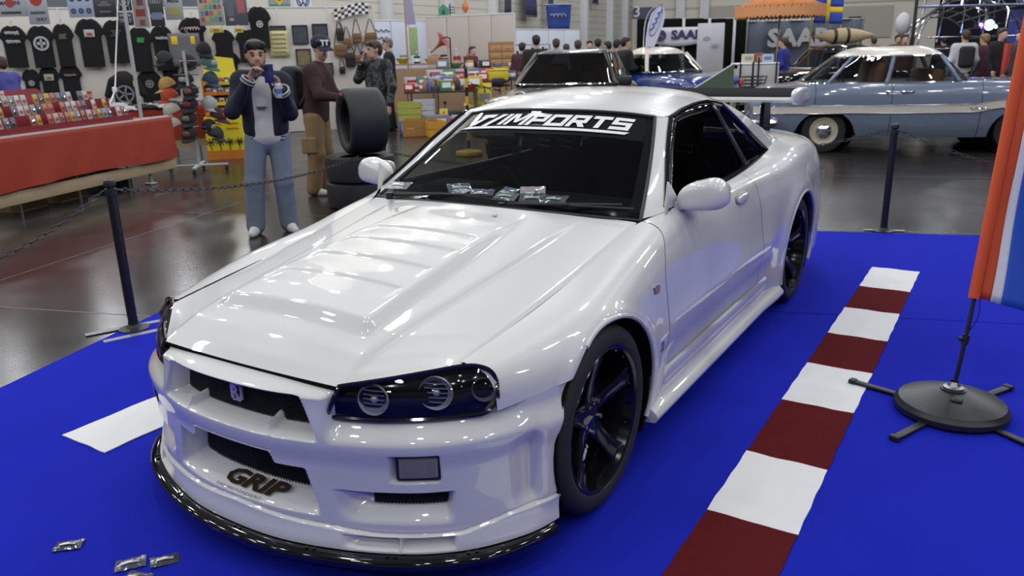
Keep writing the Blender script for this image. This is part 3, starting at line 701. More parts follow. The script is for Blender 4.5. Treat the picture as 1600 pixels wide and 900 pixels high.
# ================================================================== the hall
CAMV = Vector((1.90312, -2.19291, 1.51945)); _R = cam.matrix_world.to_3x3(); _F = 1231.714
def ray(px, py): return _R @ Vector(((px - 800) / _F, -(py - 450) / _F, -1))
def at(px, py, d): return CAMV + ray(px, py) * d                      # point of the hall d metres ahead
def gr(px, py, z=0.0): r = ray(px, py); return CAMV + r * ((z - CAMV.z) / r.z)   # point on the floor
VR = Vector((0.848, 0.529, 0)).normalized(); VF = Vector((-VR.y, VR.x, 0))        # across / into the hall as seen
YAWF = math.atan2(VR.y, VR.x)
def flat(p, z=0.0): return Vector((p.x, p.y, z))
def shape(b, name, m, loc=(0, 0, 0), rz=0.0, label=None, cat=None, group=None, **k):
    o = b.build(name, m, **k); o.location = loc; o.rotation_euler = (0, 0, rz); return tag(o, label, cat, group)

def floor_mat():
    m = bpy.data.materials.new('polished_hall_floor'); m.use_nodes = True; nt = m.node_tree; b = nt.nodes['Principled BSDF']
    tc = _n(nt, 'ShaderNodeTexCoord'); n1 = _n(nt, 'ShaderNodeTexNoise'); n1.inputs['Scale'].default_value = .35; n1.inputs['Detail'].default_value = 8
    n2 = _n(nt, 'ShaderNodeTexNoise'); n2.inputs['Scale'].default_value = 3; n2.inputs['Detail'].default_value = 8
    nt.links.new(tc.outputs['Object'], n1.inputs['Vector']); nt.links.new(tc.outputs['Object'], n2.inputs['Vector'])
    r = _n(nt, 'ShaderNodeValToRGB'); r.color_ramp.elements[0].color = (.020, .017, .016, 1); r.color_ramp.elements[1].color = (.055, .047, .043, 1); r.color_ramp.elements[0].position = .35; r.color_ramp.elements[1].position = .7
    nt.links.new(n1.outputs['Fac'], r.inputs[0]); nt.links.new(r.outputs[0], b.inputs['Base Color'])
    r2 = _n(nt, 'ShaderNodeMapRange'); r2.inputs[3].default_value = .13; r2.inputs[4].default_value = .28; nt.links.new(n2.outputs['Fac'], r2.inputs[0]); nt.links.new(r2.outputs[0], b.inputs['Roughness'])
    b.inputs['Specular IOR Level'].default_value = .26
    return m
fl = MB(); fl.box((0, 0, -.05), (130, 130, .1)); o = fl.build('floor', floor_mat(), smooth=0); o.location = (-5, 25, 0); o.rotation_euler = (0, 0, .314); tag(o, kind='structure')
# saw-cut joints in the floor
b = MB()
for k in range(-6, 7): p = E2 * (k * 3.1 + 1.2); b.box((p.x - 8, p.y - 2.5, .0006), (40, .012, .001), rz=.314)
for k in range(1, 9): p = E1 * (-k * 3.1 - .2); b.box((p.x, p.y + 8, .0006), (.012, 40, .001), rz=.314)
tag(b.build('trim_1', mat('joint_filler', (.09, .08, .075), .4), smooth=0), kind='structure')
b = MB(); b.box((0, 0, 12), (130, 130, .2)); o = b.build('ceiling', mat('dark_roof', (.05, .05, .055), .9), smooth=0); o.location = (-5, 25, 0); o.rotation_euler = (0, 0, .314); tag(o, kind='structure')
# far walls
WALLM = mat('hall_wall_paint', (.62, .575, .49), .6)
WL0, WL1, WE1 = flat(at(380, 88, 21)), flat(at(985, 80, 44)), flat(at(1460, 68, 40))
def wall_box(name, a, c, z0, z1, t, m, kind='structure'):
    d = c - a; b = MB(); b.box((0, 0, (z0 + z1) / 2), (d.length, t, z1 - z0)); o = b.build(name, m, smooth=0)
    o.location = (a + c) / 2; o.rotation_euler = (0, 0, math.atan2(d.y, d.x))
    if kind: tag(o, kind=kind)
    return o
wl = wall_box('wall_left', WL0, WL1, 0, 12, .2, WALLM)
d = (WL1 - WL0).length; cb = None
for i in range(3):                                                  # long cladding boards, each proud of the next
    for k in range(20):
        if cb is None:
            b = MB(); b.rbox((0, 0, 0), (d / 3 - .06, .03, .285), .006, n=1); cb = b.build('cladding_board', mat('cladding', (.60, .57, .50), .5), wl, smooth=0); q = cb
        else: q = dup(cb, wl)
        q.location = (-d / 2 + d / 3 * (i + .5), -.115, .3 + k * .30)
for px, w in ((597, .3), (691, .45), (762, .3), (852, .4), (905, .3), (945, .35), (968, .25)):
    r = ray(px, 85); nn = Vector((-(WL1 - WL0).y, (WL1 - WL0).x, 0)); t = (WL0 - CAMV).dot(nn) / r.dot(nn); p = flat(CAMV + r * t)
    b = MB(); b.rbox((0, -.3, 6), (w, .35, 12), .03); o = shape(b, 'trim_2', mat('column_paint', (.66, .66, .66), .4), p, wl.rotation_euler.z); tag(o, kind='structure')
we = wall_box('wall_back', WL1, WE1, 0, 12, .2, WALLM)
L = (WE1 - WL1).length
for z in (3.6, 5.0): b = MB(); b.box((0, -.14, z), (L, .08, .10)); b.build('trim_3', mat('ledge_grey', (.45, .42, .38), .5), we, smooth=0)
def on_back(px, py, off=.15):
    nn = Vector((-(WE1 - WL1).y, (WE1 - WL1).x, 0)).normalized(); r = ray(px, py); t = (WL1 - CAMV).dot(nn) / r.dot(nn)
    return CAMV + r * t - nn * off if nn.dot(VF) > 0 else CAMV + r * t + nn * off
BYAW = we.rotation_euler.z
def back_slab(name, x0, y0, x1, y1, m, t=.1, off=.2, label=None, cat=None, kind=None):
    a, c = on_back(x0, y1, off), on_back(x1, y0, off); b = MB(); w = math.hypot(c.x - a.x, c.y - a.y); b.box((0, 0, 0), (w, t, c.z - a.z))
    o = shape(b, name, m, (a + c) / 2, BYAW, label, cat, smooth=0); return tag(o, kind=kind) if kind else o
o = back_slab('door_1', 996, 31, 1013, 100, M['matte'], kind='structure')
o = back_slab('door_2', 979, 32, 987, 100, mat('green_glass_door', (.12, .34, .30), .2), kind='structure')
o = back_slab('hall_sign', 991, 11, 1026, 28, mat('navy_panel', (.06, .06, .13), .5), .12, .25, 'dark blue hall number sign reading 3 above the black doorway', 'sign')
write('numeral', '3', .8, M['white'], o, frame((-.42, -.066, .02), (1, 0, 0), (0, 0, 1)), bold=.01)
back_slab('door_3', 1100, 8, 1180, 60, mat('roller_shutter', (.40, .37, .31), .6), .06, .2, kind='structure')
back_slab('door_4', 1305, 8, 1395, 60, mat('roller_shutter', (.40, .37, .31), .6), .06, .2, kind='structure')
back_slab('window_1', 1323, 26, 1344, 46, M['matte'], .06, .26, kind='structure')
for px in (1063, 1100): p = on_back(px, 40, .3); b = MB(); b.rbox((0, 0, 6), (.5, .3, 12), .03); o = shape(b, 'trim_4', mat('column_paint', (.66, .66, .66), .4), flat(p), BYAW); tag(o, kind='structure')
# dark far end on the right, behind the light show
WR1 = flat(at(2300, 60, 34))
wr = wall_box('wall_right', WE1, WR1, 0, 12, .2, mat('black_drape', (.006, .006, .016), .9))
# banners hung high on the left wall
def on_left(px, py, off=.6):
    nn = Vector((-(WL1 - WL0).y, (WL1 - WL0).x, 0)).normalized(); r = ray(px, py); t = (WL0 - CAMV).dot(nn) / r.dot(nn); s = -1 if nn.dot(VF) > 0 else 1
    return CAMV + r * t + nn * off * s
for (x0, x1, y1, c, lb, zz) in ((770, 778, 27, (.05, .05, .09), 'narrow dark banner hanging high left of the wide one', 0), (802, 819, 26, (.055, .055, .13), 'wide dark blue banner hanging high on the cladding', 0), (839, 845, 32, (.06, .06, .08), 'thin grey banner hanging high right of the wide one', 0), (909, 916, 7, (.06, .06, .12), 'small dark banner high above the crowd near the corner', 0)):
    a, c2 = on_left(x0, y1), on_left(x1, y1); c2.z = a.z; w = (c2 - a).length; top = a.z + 3.2
    t = thing('hanging_banner', lb, 'banner', flat((a + c2) / 2, 0), wl.rotation_euler.z)
    b = MB(); P = np.array([[(x, .04 * math.sin(x * 5 + z), z) for x in np.linspace(-w / 2, w / 2, 8)] for z in np.linspace(a.z, top, 8)]); b.grid(P); b.build('cloth', mat('banner_%s' % x0, c, .8), t, solid=.02)
    b = MB(); b.cyl((-w / 2, 0, a.z), (w / 2, 0, a.z), .04); b.cyl((-w / 2, 0, top), (w / 2, 0, top), .04); b.cyl((0, 0, top), (0, 0, 12), .012); b.build('rail', M['steel'], t)
# big blue flag-like banner
t = thing('hanging_banner', 'large royal blue banner with faint grey letters above the crowd', 'banner', flat(at(873, 40, 32)), YAWF)
p0, p1 = at(855, 46, 32), at(893, 7, 32); w = 1.02; z0, z1 = p0.z, p1.z
b = MB(); b.grid([[(x * (.86 + .14 * s), .05 * math.sin(x * 7), z0 + (z1 - z0) * s) for x in np.linspace(-w * .5, w * .5, 12)] for s in np.linspace(0, 1, 8)]); b.build('cloth', mat('royal_blue_cloth', (.018, .045, .22), .8), t, solid=.02)
b = MB(); b.cyl((-.55, 0, z1), (.55, 0, z1), .03); b.cyl((-.45, 0, z1), (-.45, 0, 12), .01); b.cyl((.45, 0, z1), (.45, 0, 12), .01); b.build('rail', M['steel'], t)
squiggle('lettering', .62, .26, mat('grey_print', (.25, .26, .28), .6), t, frame((0, -.10, (z0 + z1) / 2 + .05), (1, 0, 0), (0, 0, 1)), 4, 3, .03)

# ------------------------------------------------------------------ carpet and kerb strips
CX0, CY0 = Vector((-2.32, 0, 0)), Vector((1.2, 4.93, 0))
u0 = CX0.dot(E1); v1 = CY0.dot(E2)
def carpet_mat():
    m = mat('blue_needle_felt', (.014, .024, .50), .96, spec=.10, var=.14, vscale=1.6, bump=.5, bscale=900)
    return m
cp = thing('carpet', 'royal blue exhibition carpet laid under the white coupe', 'carpet', (0, 0, 0))
edges = [v1, 2.02, -1.1, -4.2]
for k in range(3):
    a, c = edges[k], edges[k + 1]; b = MB(); n = 60; rows = []
    for i, v in enumerate(np.linspace(c + .004, a - .004, 40)):
        row = []
        for u in np.linspace(u0, u0 + 9.5, n):
            p = E1 * u + E2 * v; h = .0045 + .0016 * math.sin(u * 3.1 + v * 1.7) * math.sin(v * 2.3) * (1 if 0 < i < 39 else 0)
            row.append((p.x, p.y, h))
        rows.append(row)
    P = np.array(rows); b.grid(P)
    for e in (P[0], P[-1], P[:, 0], P[:, -1]): b.grid(np.stack([e, e * np.array([1, 1, 0]) + np.array([0, 0, .0002])]))
    b.build('carpet_strip', carpet_mat(), cp, smooth=179)
def tile_kerb(label, x0, x1, spans, loc_c):
    k = thing('kerb_strip', label, 'kerb', (0, 0, 0))
    for y0, y1, white in spans:
        b = MB(); r2 = random.Random(int(y0 * 100)); n = 10; P = np.array([[(x0 + (x1 - x0) * i / n + .0018 * math.sin(j * 1.7 + y0 * 9) * (i in (0, n)), y0 + (y1 - y0) * j / n + .0015 * math.sin(i * 1.3 + y0), .0095 + .0012 * math.sin(i * .9 + j * .7 + y0 * 5)) for i in range(n + 1)] for j in range(n + 1)])
        b.grid(P)
        for e in (P[0], P[-1], P[:, 0], P[:, -1]): b.grid(np.stack([e, e - np.array([0, 0, .004])]))
        b.build('white_tile' if white else 'maroon_tile', mat('white_felt', (.84, .83, .82), .95, spec=.1, var=.05, vscale=9, bump=.3, bscale=700) if white else mat('maroon_felt', (.105, .012, .014), .95, spec=.06, var=.18, vscale=30, bump=.3, bscale=700), k, smooth=179)
    return k
tile_kerb('red and white felt kerb strip on carpet right of the white coupe', 1.185, 1.485, [(3.165, 3.70, 1), (2.665, 3.165, 0), (2.155, 2.665, 1), (1.66, 2.155, 0), (1.165, 1.66, 1), (.62, 1.165, 0), (.145, .62, 1), (-.33, .145, 0), (-.8, -.33, 1)], None)
tile_kerb('white felt strip on carpet by the far front corner of the coupe', -1.36, -1.05, [(-.65, -.12, 1), (-.12, .38, 0), (.38, .88, 1), (.88, 1.38, 0), (1.38, 1.88, 1), (1.88, 2.4, 0)], None)
# little foil pouches
def pouch(name, loc, rz, rx, ry, label, c=(.06, .065, .08), w=.085, h=.055):
    t = thing('foil_pouch', label, 'pouch', loc, 0); t.rotation_euler = (rx, ry, rz)
    up = np.array([[(w * (i / 8 - .5), h * (j / 6 - .5), .003 + .010 * (1 - (2 * i / 8 - 1)**2) * (1 - (2 * j / 6 - 1)**2) + .0015 * math.sin(i * 2.1 + j)) for i in range(9)] for j in range(7)])
    dn = up * np.array([1, 1, 0]) + np.array([0, 0, .001])
    b = MB(); b.grid(up); b.grid(dn, True)
    for a, q in ((up[0], dn[0]), (up[-1], dn[-1]), (up[:, 0], dn[:, 0]), (up[:, -1], dn[:, -1])): b.grid(np.stack([a, q]))
    b.build('bag', mat('smoked_foil_%d' % int(c[2] * 1000), c, .22, metal=.12, coat=.6), t, weld=1e-5)
    b = MB(); b.grid([[(w * (-.3 + .6 * i / 4), h * (-.25 + .22 * j), .0065 + .009 * (1 - (1.2 * i / 4 - .6)**2)) for i in range(5)] for j in range(2)]); b.build('card', M['white'], t, solid=.001)
    write('print', 'TI', .014, M['black'], t, frame((.012, -.007, .0185), (1, 0, 0), (0, 1, 0)), bold=.001, shear=.3)
    return t
pouch('p', (-.545, -1.085, .0065), .75, 0, 0, 'lone dark foil pouch lying flat on the blue carpet')
pouch('p', (-.275, -1.04, .0065), .95, 0, 0, 'leftmost crumpled foil pouch of the cluster on carpet', (.09, .10, .13), .09, .062)
pouch('p', (-.195, -.975, .0065), 1.0, 0, .06, 'rearmost foil pouch of the cluster on carpet', (.07, .075, .09))
pouch('p', (-.19, -1.075, .0065), .3, .05, 0, 'front foil pouch of the cluster at the picture edge', (.075, .08, .10))
# floor tape, barrier posts and chains
BLK = M['black']
def tape(p, w, h, rz, n): b = MB(); b.box((0, 0, .0008), (w, h, .0012)); return shape(b, 'floor_tape', mat('grey_tape', (.22, .23, .25), .4), (p[0], p[1], .006), rz, n, 'tape', smooth=0)
def barrier_post(loc, label):
    t = thing('barrier_post', label, 'barrier post', loc)
    MB().lathe([(.001, 0), (.085, 0), (.085, .006), (.045, .012), (.03, .03), (.029, .05)], n=20).build('foot', BLK, t)
    b = MB(); b.cyl((0, 0, .03), (0, 0, .80), .027, n=16); b.build('pole', mat('powder_black', (.012, .012, .013), .35), t)
    b = MB(); b.lathe([(.027, .80), (.032, .80), (.032, .835), (.022, .84), (.022, .846), (.031, .85), (.034, .868), (.026, .885), (.001, .892)], n=16); b.build('cap', BLK, t)
    return t
PL, PR = Vector((-2.367, .346, 0)), Vector((1.087, 4.953, 0))
barrier_post((*PL.xy, .006), 'black chain barrier post at the front left carpet edge'); barrier_post((*PR.xy, .006), 'black chain barrier post at the back carpet edge')
tape((-2.44, .33), .05, .42, -.4, 'grey tape strip left of the front barrier post'); tape((-2.24, .34), .05, .46, -.35, 'grey tape strip right of the front barrier post'); tape((1.09, 4.99), .32, .05, .3, 'grey tape strip at foot of the rear barrier post')
def chain(a, c, sag, label, m, pitch=.045, w=.012, r=.0035, stripe=None):
    a, c = Vector(a), Vector(c); t = thing('barrier_chain', label, 'chain', a); L = (c - a).length; n = int(L * 1.03 / pitch); lk = None
    P = [a.lerp(c, k / n) - Vector((0, 0, sag * 4 * (k / n) * (1 - k / n))) - a for k in range(n + 1)]
    src = {}
    for k in range(min(n, 300)):
        col = m if stripe is None else stripe[(k // 8) % len(stripe)]
        if col.name not in src:
            b = MB(); h = pitch * .62; b.tube([(h * math.cos(q) * 1.0, w * math.sin(q), 0) for q in (2 * PI * i / 10 for i in range(10))], r, 5, closed=True)
            o = b.build('link', col, t); src[col.name] = o
        else: o = src[col.name].copy(); C.objects.link(o); o.parent = t
        o.location = (P[k] + P[k + 1]) / 2; d = (P[k + 1] - P[k]).normalized()
        q = d.to_track_quat('X', 'Z'); o.rotation_mode = 'QUATERNION'; o.rotation_quaternion = q @ Euler((PI / 2 * (k % 2) + .3, 0, 0)).to_quaternion()
    return t
chain((-2.40, .32, .83), (-2.05, -1.6, .80), .24, 'black plastic chain running left from the front barrier post', BLK)
chain((-2.36, .38, .83), (-3.65, 3.75, .56), .10, 'black plastic chain running past the photographing man to the tyres', BLK)
chain((-3.56, 4.12, .56), (1.05, 4.98, .84), .26, 'black plastic chain along the rear carpet edge', BLK)
chain((1.12, 4.95, .84), (4.6, 4.3, .85), .35, 'black plastic chain running right from the rear barrier post', BLK)
def striped_post(px, py, label, h=1.12):
    p = gr(px, py); t = thing('striped_post', label, 'barrier post', flat(p)); 
    MB().lathe([(.001, 0), (.20, 0), (.215, .03), (.20, .07), (.06, .09), (.03, .11)], n=28).build('base', M['yellow'], t)
    n = 9
    for k in range(n):
        z0 = .10 + (h - .1) * k / n; b = MB(); b.cyl((0, 0, z0), (0, 0, z0 + (h - .1) / n), .025, n=14); b.build('yellow_band' if k % 2 else 'black_band', M['yellow'] if k % 2 else BLK, t)
    MB().ball((0, 0, h), (.028, .028, .03)).build('cap', BLK, t)
    return p
P1 = striped_post(1257, 222, 'yellow and black striped post in front of blue-grey sedan', 1.02); P2 = striped_post(733, 243, 'yellow and black striped post with round yellow foot seen over the coupe', 1.30)
chain(P1 + Vector((.03, 0, .95)), flat(gr(1530, 238)) + Vector((0, 0, .62)), .22, 'yellow and black chain sagging across the blue-grey sedan', BLK, .07, .018, .006, (M['yellow'], BLK))
chain(P1 + Vector((-.03, 0, .95)), P2 + Vector((0, 0, 1.1)), .35, 'yellow and black chain behind the white coupe roof', BLK, .09, .02, .006, (M['yellow'], BLK))
# ------------------------------------------------------------------ flag with round foot
fb = thing('feather_flag', 'orange white and blue flag on pole with round black weighted foot', 'flag', (1.832, 1.385, .006))
MB().lathe([(.001, .004), (.212, .004), (.221, .016), (.221, .036), (.208, .050), (.205, .056), (.195, .060), (.12, .088), (.05, .104), (.05, .110), (.001, .110)], n=56).build('weight', mat('moulded_black', (.018, .018, .020), .38, bump=.05, bscale=80), fb, smooth=30)
MB().lathe([(.034, .108), (.040, .111), (.040, .117), (.026, .122), (.016, .14)], n=20).build('socket', M['steel'], fb)
b = MB(); b.rbox((.02, -.095, .094), (.045, .03, .016), .007, rx=.25); b.build('filler_cap', BLK, fb)
for a in (2.86, 4.31, -.62, 1.07): 
    b = MB(); b.rbox((.29 * math.cos(a), .29 * math.sin(a), .012), (.28, .035, .012), .005, rz=a); ft = b.build('foot', BLK, fb)
    MB().rbox((.425 * math.cos(a), .425 * math.sin(a), .012), (.03, .04, .022), .006, rz=a).build('foot_cap', BLK, ft)
poleP = [(0, 0, .10), (.018, .04, .35), (.03, .10, .6), (.05, .20, 1.1), (.07, .30, 1.6), (.1, .42, 2.2), (.20, .50, 2.7)]
MB().tube(curve(poleP, 40), .0085, 10).build('pole', BLK, fb)
b = MB(); b.cyl((.016, .035, .30), (.018, .04, .34), .014); b.ball((0, .03, .322), (.014, .012, .01)); b.build('pole_clamp', BLK, fb)
b = MB(); b.tube(curve([(.016, .04, .34), (.050, .06, .42), (.044, .07, .50)], 10), .002, 5); b.build('cord', BLK, fb)
pc = curve(poleP, 200); rows = []
zs = np.linspace(.49, 2.62, 60)
for z in zs:
    i = np.interp(z, pc[:, 2], np.arange(200)); c = np.array([np.interp(i, np.arange(200), pc[:, k]) for k in range(3)]); rows.append(c)
rows = np.array(rows); dirx = np.array([.86, .5, 0])
def band(u0, u1, n, dz=.0):
    P = []
    for r, z in zip(rows, zs):
        wv = lambda u: .018 * math.sin(u * 16 + z * 5) * min(1, u / .1) + .01 * math.sin(z * 9 + u * 6) * min(1, u / .05)
        P.append([r + dirx * u + np.array([-.5, .86, 0]) * wv(u) + np.array([0, 0, -.30 * max(0, u - .03) * (1 - (z - .49) / 2.2)]) for u in np.linspace(u0, u1, n)])
    return np.array(P)
slv = MB(); slv.tube(rows + np.array([-.002, 0, 0]), .022, 12); slv.build('orange_sleeve', mat('orange_cloth', (.66, .085, .018), .75), fb)
for nm, a, c, n, col in (('orange_cloth', .018, .060, 5, (.66, .085, .018)), ('white_cloth', .060, .098, 5, (.78, .78, .78)), ('blue_cloth', .098, .62, 30, (.02, .10, .52))): MB().grid(band(a, c, n)).build(nm, mat('flag_' + nm, col, .7), fb, smooth=179, solid=.002)
# ================================================================== people: bodies grown as smooth unions of tapered limbs
def _seg(P, a, b, ra, rb):
    a = np.asarray(a, np.float32); b = np.asarray(b, np.float32); d = b - a; L2 = float(d @ d) + 1e-9
    t = np.clip(((P - a) @ d) / L2, 0, 1); q = P - a - t[..., None] * d
    return np.sqrt((q * q).sum(-1)) - (ra + (rb - ra) * t)
def _ell(P, c, r, rz=0.0, rx=0.0):
    q = P - np.asarray(c, np.float32)
    if rz or rx: q = q @ np.array(Euler((rx, 0, rz)).to_matrix(), np.float32)
    r = np.asarray(r, np.float32); k0 = np.sqrt(((q / r)**2).sum(-1)); k1 = np.sqrt(((q / (r * r))**2).sum(-1)) + 1e-6
    return k0 * (k0 - 1) / k1
def _box(P, c, h, rad, rz=0.0):
    q = P - np.asarray(c, np.float32)
    if rz: q = q @ np.array(Euler((0, 0, rz)).to_matrix(), np.float32)
    q = np.abs(q) - (np.asarray(h, np.float32) - rad); return np.sqrt((np.maximum(q, 0)**2).sum(-1)) + np.minimum(q.max(-1), 0) - rad
def sdf_mesh(prims, res, k=.03, extra=0.03):
    """surface nets of a smooth union; prim = (kind, args..., optional '-' to carve / 'h' for a hard union)"""
    lo = np.full(3, 1e9); hi = -lo
    for p in prims:
        if p[0] == 's': pts, r = np.array([p[1], p[2]]), max(p[3], p[4])
        else: pts, r = np.array([p[1]]), max(p[2]) * 1.05
        if len(p) and p[-1] == '-': continue
        lo = np.minimum(lo, pts.min(0) - r - extra); hi = np.maximum(hi, pts.max(0) + r + extra)
    n = np.ceil((hi - lo) / res).astype(int) + 1
    ax = [(lo[i] + np.arange(n[i]) * res).astype(np.float32) for i in range(3)]
    D = np.full(n, 9., np.float32)
    for p in prims:
        carve = p[-1] == '-'; hard = p[-1] == 'h'
        # evaluate only inside a padded box around the primitive
        if p[0] == 's': pts, r = np.array([p[1], p[2]]), max(p[3], p[4])
        else: pts, r = np.array([p[1]]), max(p[2]) * 1.75
        m = r + .07 + 2 * k
        i0 = np.clip(((pts.min(0) - m - lo) / res).astype(int), 0, n - 1); i1 = np.clip(((pts.max(0) + m - lo) / res).astype(int) + 2, 1, n)
        sl = tuple(slice(i0[i], i1[i]) for i in range(3))
        Q = np.stack(np.meshgrid(*[ax[i][sl[i]] for i in range(3)], indexing='ij'), -1)
        d = _seg(Q, *p[1:5]) if p[0] == 's' else (_ell(Q, *p[1:(3 if len(p) < 4 or isinstance(p[3], str) else 4)]) if p[0] == 'e' else _box(Q, *[a for a in p[1:] if not isinstance(a, str)]))
        cur = D[sl]
        if carve: D[sl] = np.maximum(cur, -d)
        elif hard: D[sl] = np.minimum(cur, d)
        else:
            h = np.clip(.5 + .5 * (d - cur) / k, 0, 1); D[sl] = d + (cur - d) * (1 - h) * 1.0 - k * h * (1 - h) if False else d * (1 - h) + cur * h - k * h * (1 - h)
    D[[0, -1]] = 1; D[:, [0, -1]] = 1; D[:, :, [0, -1]] = 1
    S = D < 0
    c = np.zeros(tuple(n - 1), int); idx = -np.ones(tuple(n - 1), int); pos = np.zeros(tuple(n - 1) + (3,)); cnt = np.zeros(tuple(n - 1))
    def corner(a, o): return a[o[0]:n[0] - 1 + o[0], o[1]:n[1] - 1 + o[1], o[2]:n[2] - 1 + o[2]]
    offs = [(i, j, l) for i in (0, 1) for j in (0, 1) for l in (0, 1)]
    any_ = np.zeros(tuple(n - 1), bool); all_ = np.ones(tuple(n - 1), bool)
    for o in offs: s = corner(S, o); any_ |= s; all_ &= s
    act = any_ & ~all_; ijk = np.argwhere(act)
    if len(ijk) == 0: return [], []
    acc = np.zeros((len(ijk), 3)); w = np.zeros(len(ijk))
    for o in offs:
        for axx in range(3):
            if o[axx] == 0:
                o2 = list(o); o2[axx] = 1
                a = D[tuple((ijk + o).T)]; b = D[tuple((ijk + o2).T)]; cr = (a < 0) != (b < 0)
                t = np.where(cr, a / np.where(a - b == 0, 1, a - b), 0); q = np.array(o, float)[None].repeat(len(ijk), 0); q[:, axx] += t
                acc[cr] += q[cr]; w[cr] += 1
    V = lo + (ijk + acc / w[:, None]) * res; idx[act] = np.arange(len(ijk)); F = []
    for axx in range(3):
        u, v = [(1, 2), (2, 0), (0, 1)][axx]
        sl0 = [slice(1, -1)] * 3; sl0[axx] = slice(0, -1); a = S[tuple(sl0)]; sl1 = [slice(1, -1)] * 3; sl1[axx] = slice(1, None); b = S[tuple(sl1)]
        e = np.argwhere(a != b); 
        if not len(e): continue
        g = e.copy(); off = np.ones(3, int); off[axx] = 0; g = e + off
        ins = S[tuple(g.T)]
        du = np.zeros(3, int); du[u] = 1; dv = np.zeros(3, int); dv[v] = 1
        q = np.stack([idx[tuple((g - du - dv).T)], idx[tuple((g - dv).T)], idx[tuple(g.T)], idx[tuple((g - du).T)]], 1)
        q[~ins] = q[~ins][:, ::-1]; F += q.tolist()
    return V.tolist(), F
def sdf_obj(name, prims, res, m, parent, k=.03, more=None):
    v, f = sdf_mesh(prims, res, k); b = MB(); b.add(v, f)
    if more: b.v, b.f = b.v + [], b.f; b.add(*more)
    return b.build(name, m, parent, smooth=179)
SKIN = mat('skin', (.47, .27, .185), .5); SKIN2 = mat('fair_skin', (.52, .33, .25), .5)
HAIRM = mat('black_hair', (.010, .008, .008), .55); BROWN = mat('brown_hair', (.05, .028, .017), .6); GREYH = mat('grey_hair', (.16, .13, .11), .7)
def V3(*a): return np.array(a, float)
def hand_prims(wr, d, palm_n, curl=.6, s=1.0, side=1):
    """palm plus five separate fingers; d = hand direction, palm_n = palm normal (fingers curl towards it), side = thumb side"""
    d = np.array(d, float); d /= np.linalg.norm(d); nrm = np.array(palm_n, float); nrm -= d * (nrm @ d); nrm /= np.linalg.norm(nrm); lat = np.cross(d, nrm) * side
    wr = np.array(wr, float); o = [('s', wr - d * .05, wr, .026 * s, .024 * s)]
    for q in (-.026, -.008, .010, .026): o.append(('s', wr, wr + d * .085 * s + lat * q * s, .020 * s, .0125 * s))
    for q, L in ((.028, .068), (.010, .078), (-.009, .072), (-.027, .056)):
        p0 = wr + d * .083 * s + lat * q * s; a = 0
        for j, fr in enumerate((.45, .32, .23)):
            a += curl * (.5 if j == 0 else .85); dd = d * math.cos(a) + nrm * math.sin(a); p1 = p0 + dd * L * fr * s
            o.append(('s', p0, p1, (.0098 - .001 * j) * s, (.0090 - .001 * j) * s)); p0 = p1
    t0 = wr + d * .025 * s + lat * .024 * s; t1 = t0 + (d * .55 + lat * .65 + nrm * .35) * .042 * s; t2 = t1 + (d * .85 + lat * .1 + nrm * .45) * .034 * s
    o += [('s', t0, t1, .015 * s, .012 * s), ('s', t1, t2, .011 * s, .009 * s)]
    return o
def head_prims(c, yaw=0.0, pitch=0.0, s=1.0):
    """skull, jaw, nose, brow, ears and lips; c = middle of the head, local face direction -y"""
    Rm = np.array(Euler((pitch, 0, yaw)).to_matrix()); P = lambda x, y, z: np.array(c) + Rm @ (np.array([x, y, z]) * s)
    o = [('e', P(0, .012, .03), (.076 * s, .096 * s, .085 * s), yaw), ('e', P(0, -.022, -.035), (.062 * s, .072 * s, .080 * s), yaw), ('s', P(-.03, -.035, -.085), P(.03, -.035, -.085), .026 * s, .026 * s),
         ('s', P(0, -.088, -.090), P(0, -.085, -.085), .016 * s, .016 * s), ('s', P(0, -.092, .018), P(0, -.112, -.022), .009 * s, .014 * s), ('s', P(-.014, -.098, -.028), P(.014, -.098, -.028), .008 * s, .008 * s),
         ('s', P(-.035, -.083, .028), P(.035, -.083, .028), .011 * s, .011 * s), ('s', P(-.018, -.093, -.056), P(.018, -.093, -.056), .008 * s, .008 * s)]
    for e in (-1, 1): o += [('e', P(e * .078, .012, -.005), (.010 * s, .020 * s, .032 * s), yaw), ('e', P(e * .032, -.098, .006), (.016 * s, .016 * s, .010 * s), yaw, '-')]
    return o, P
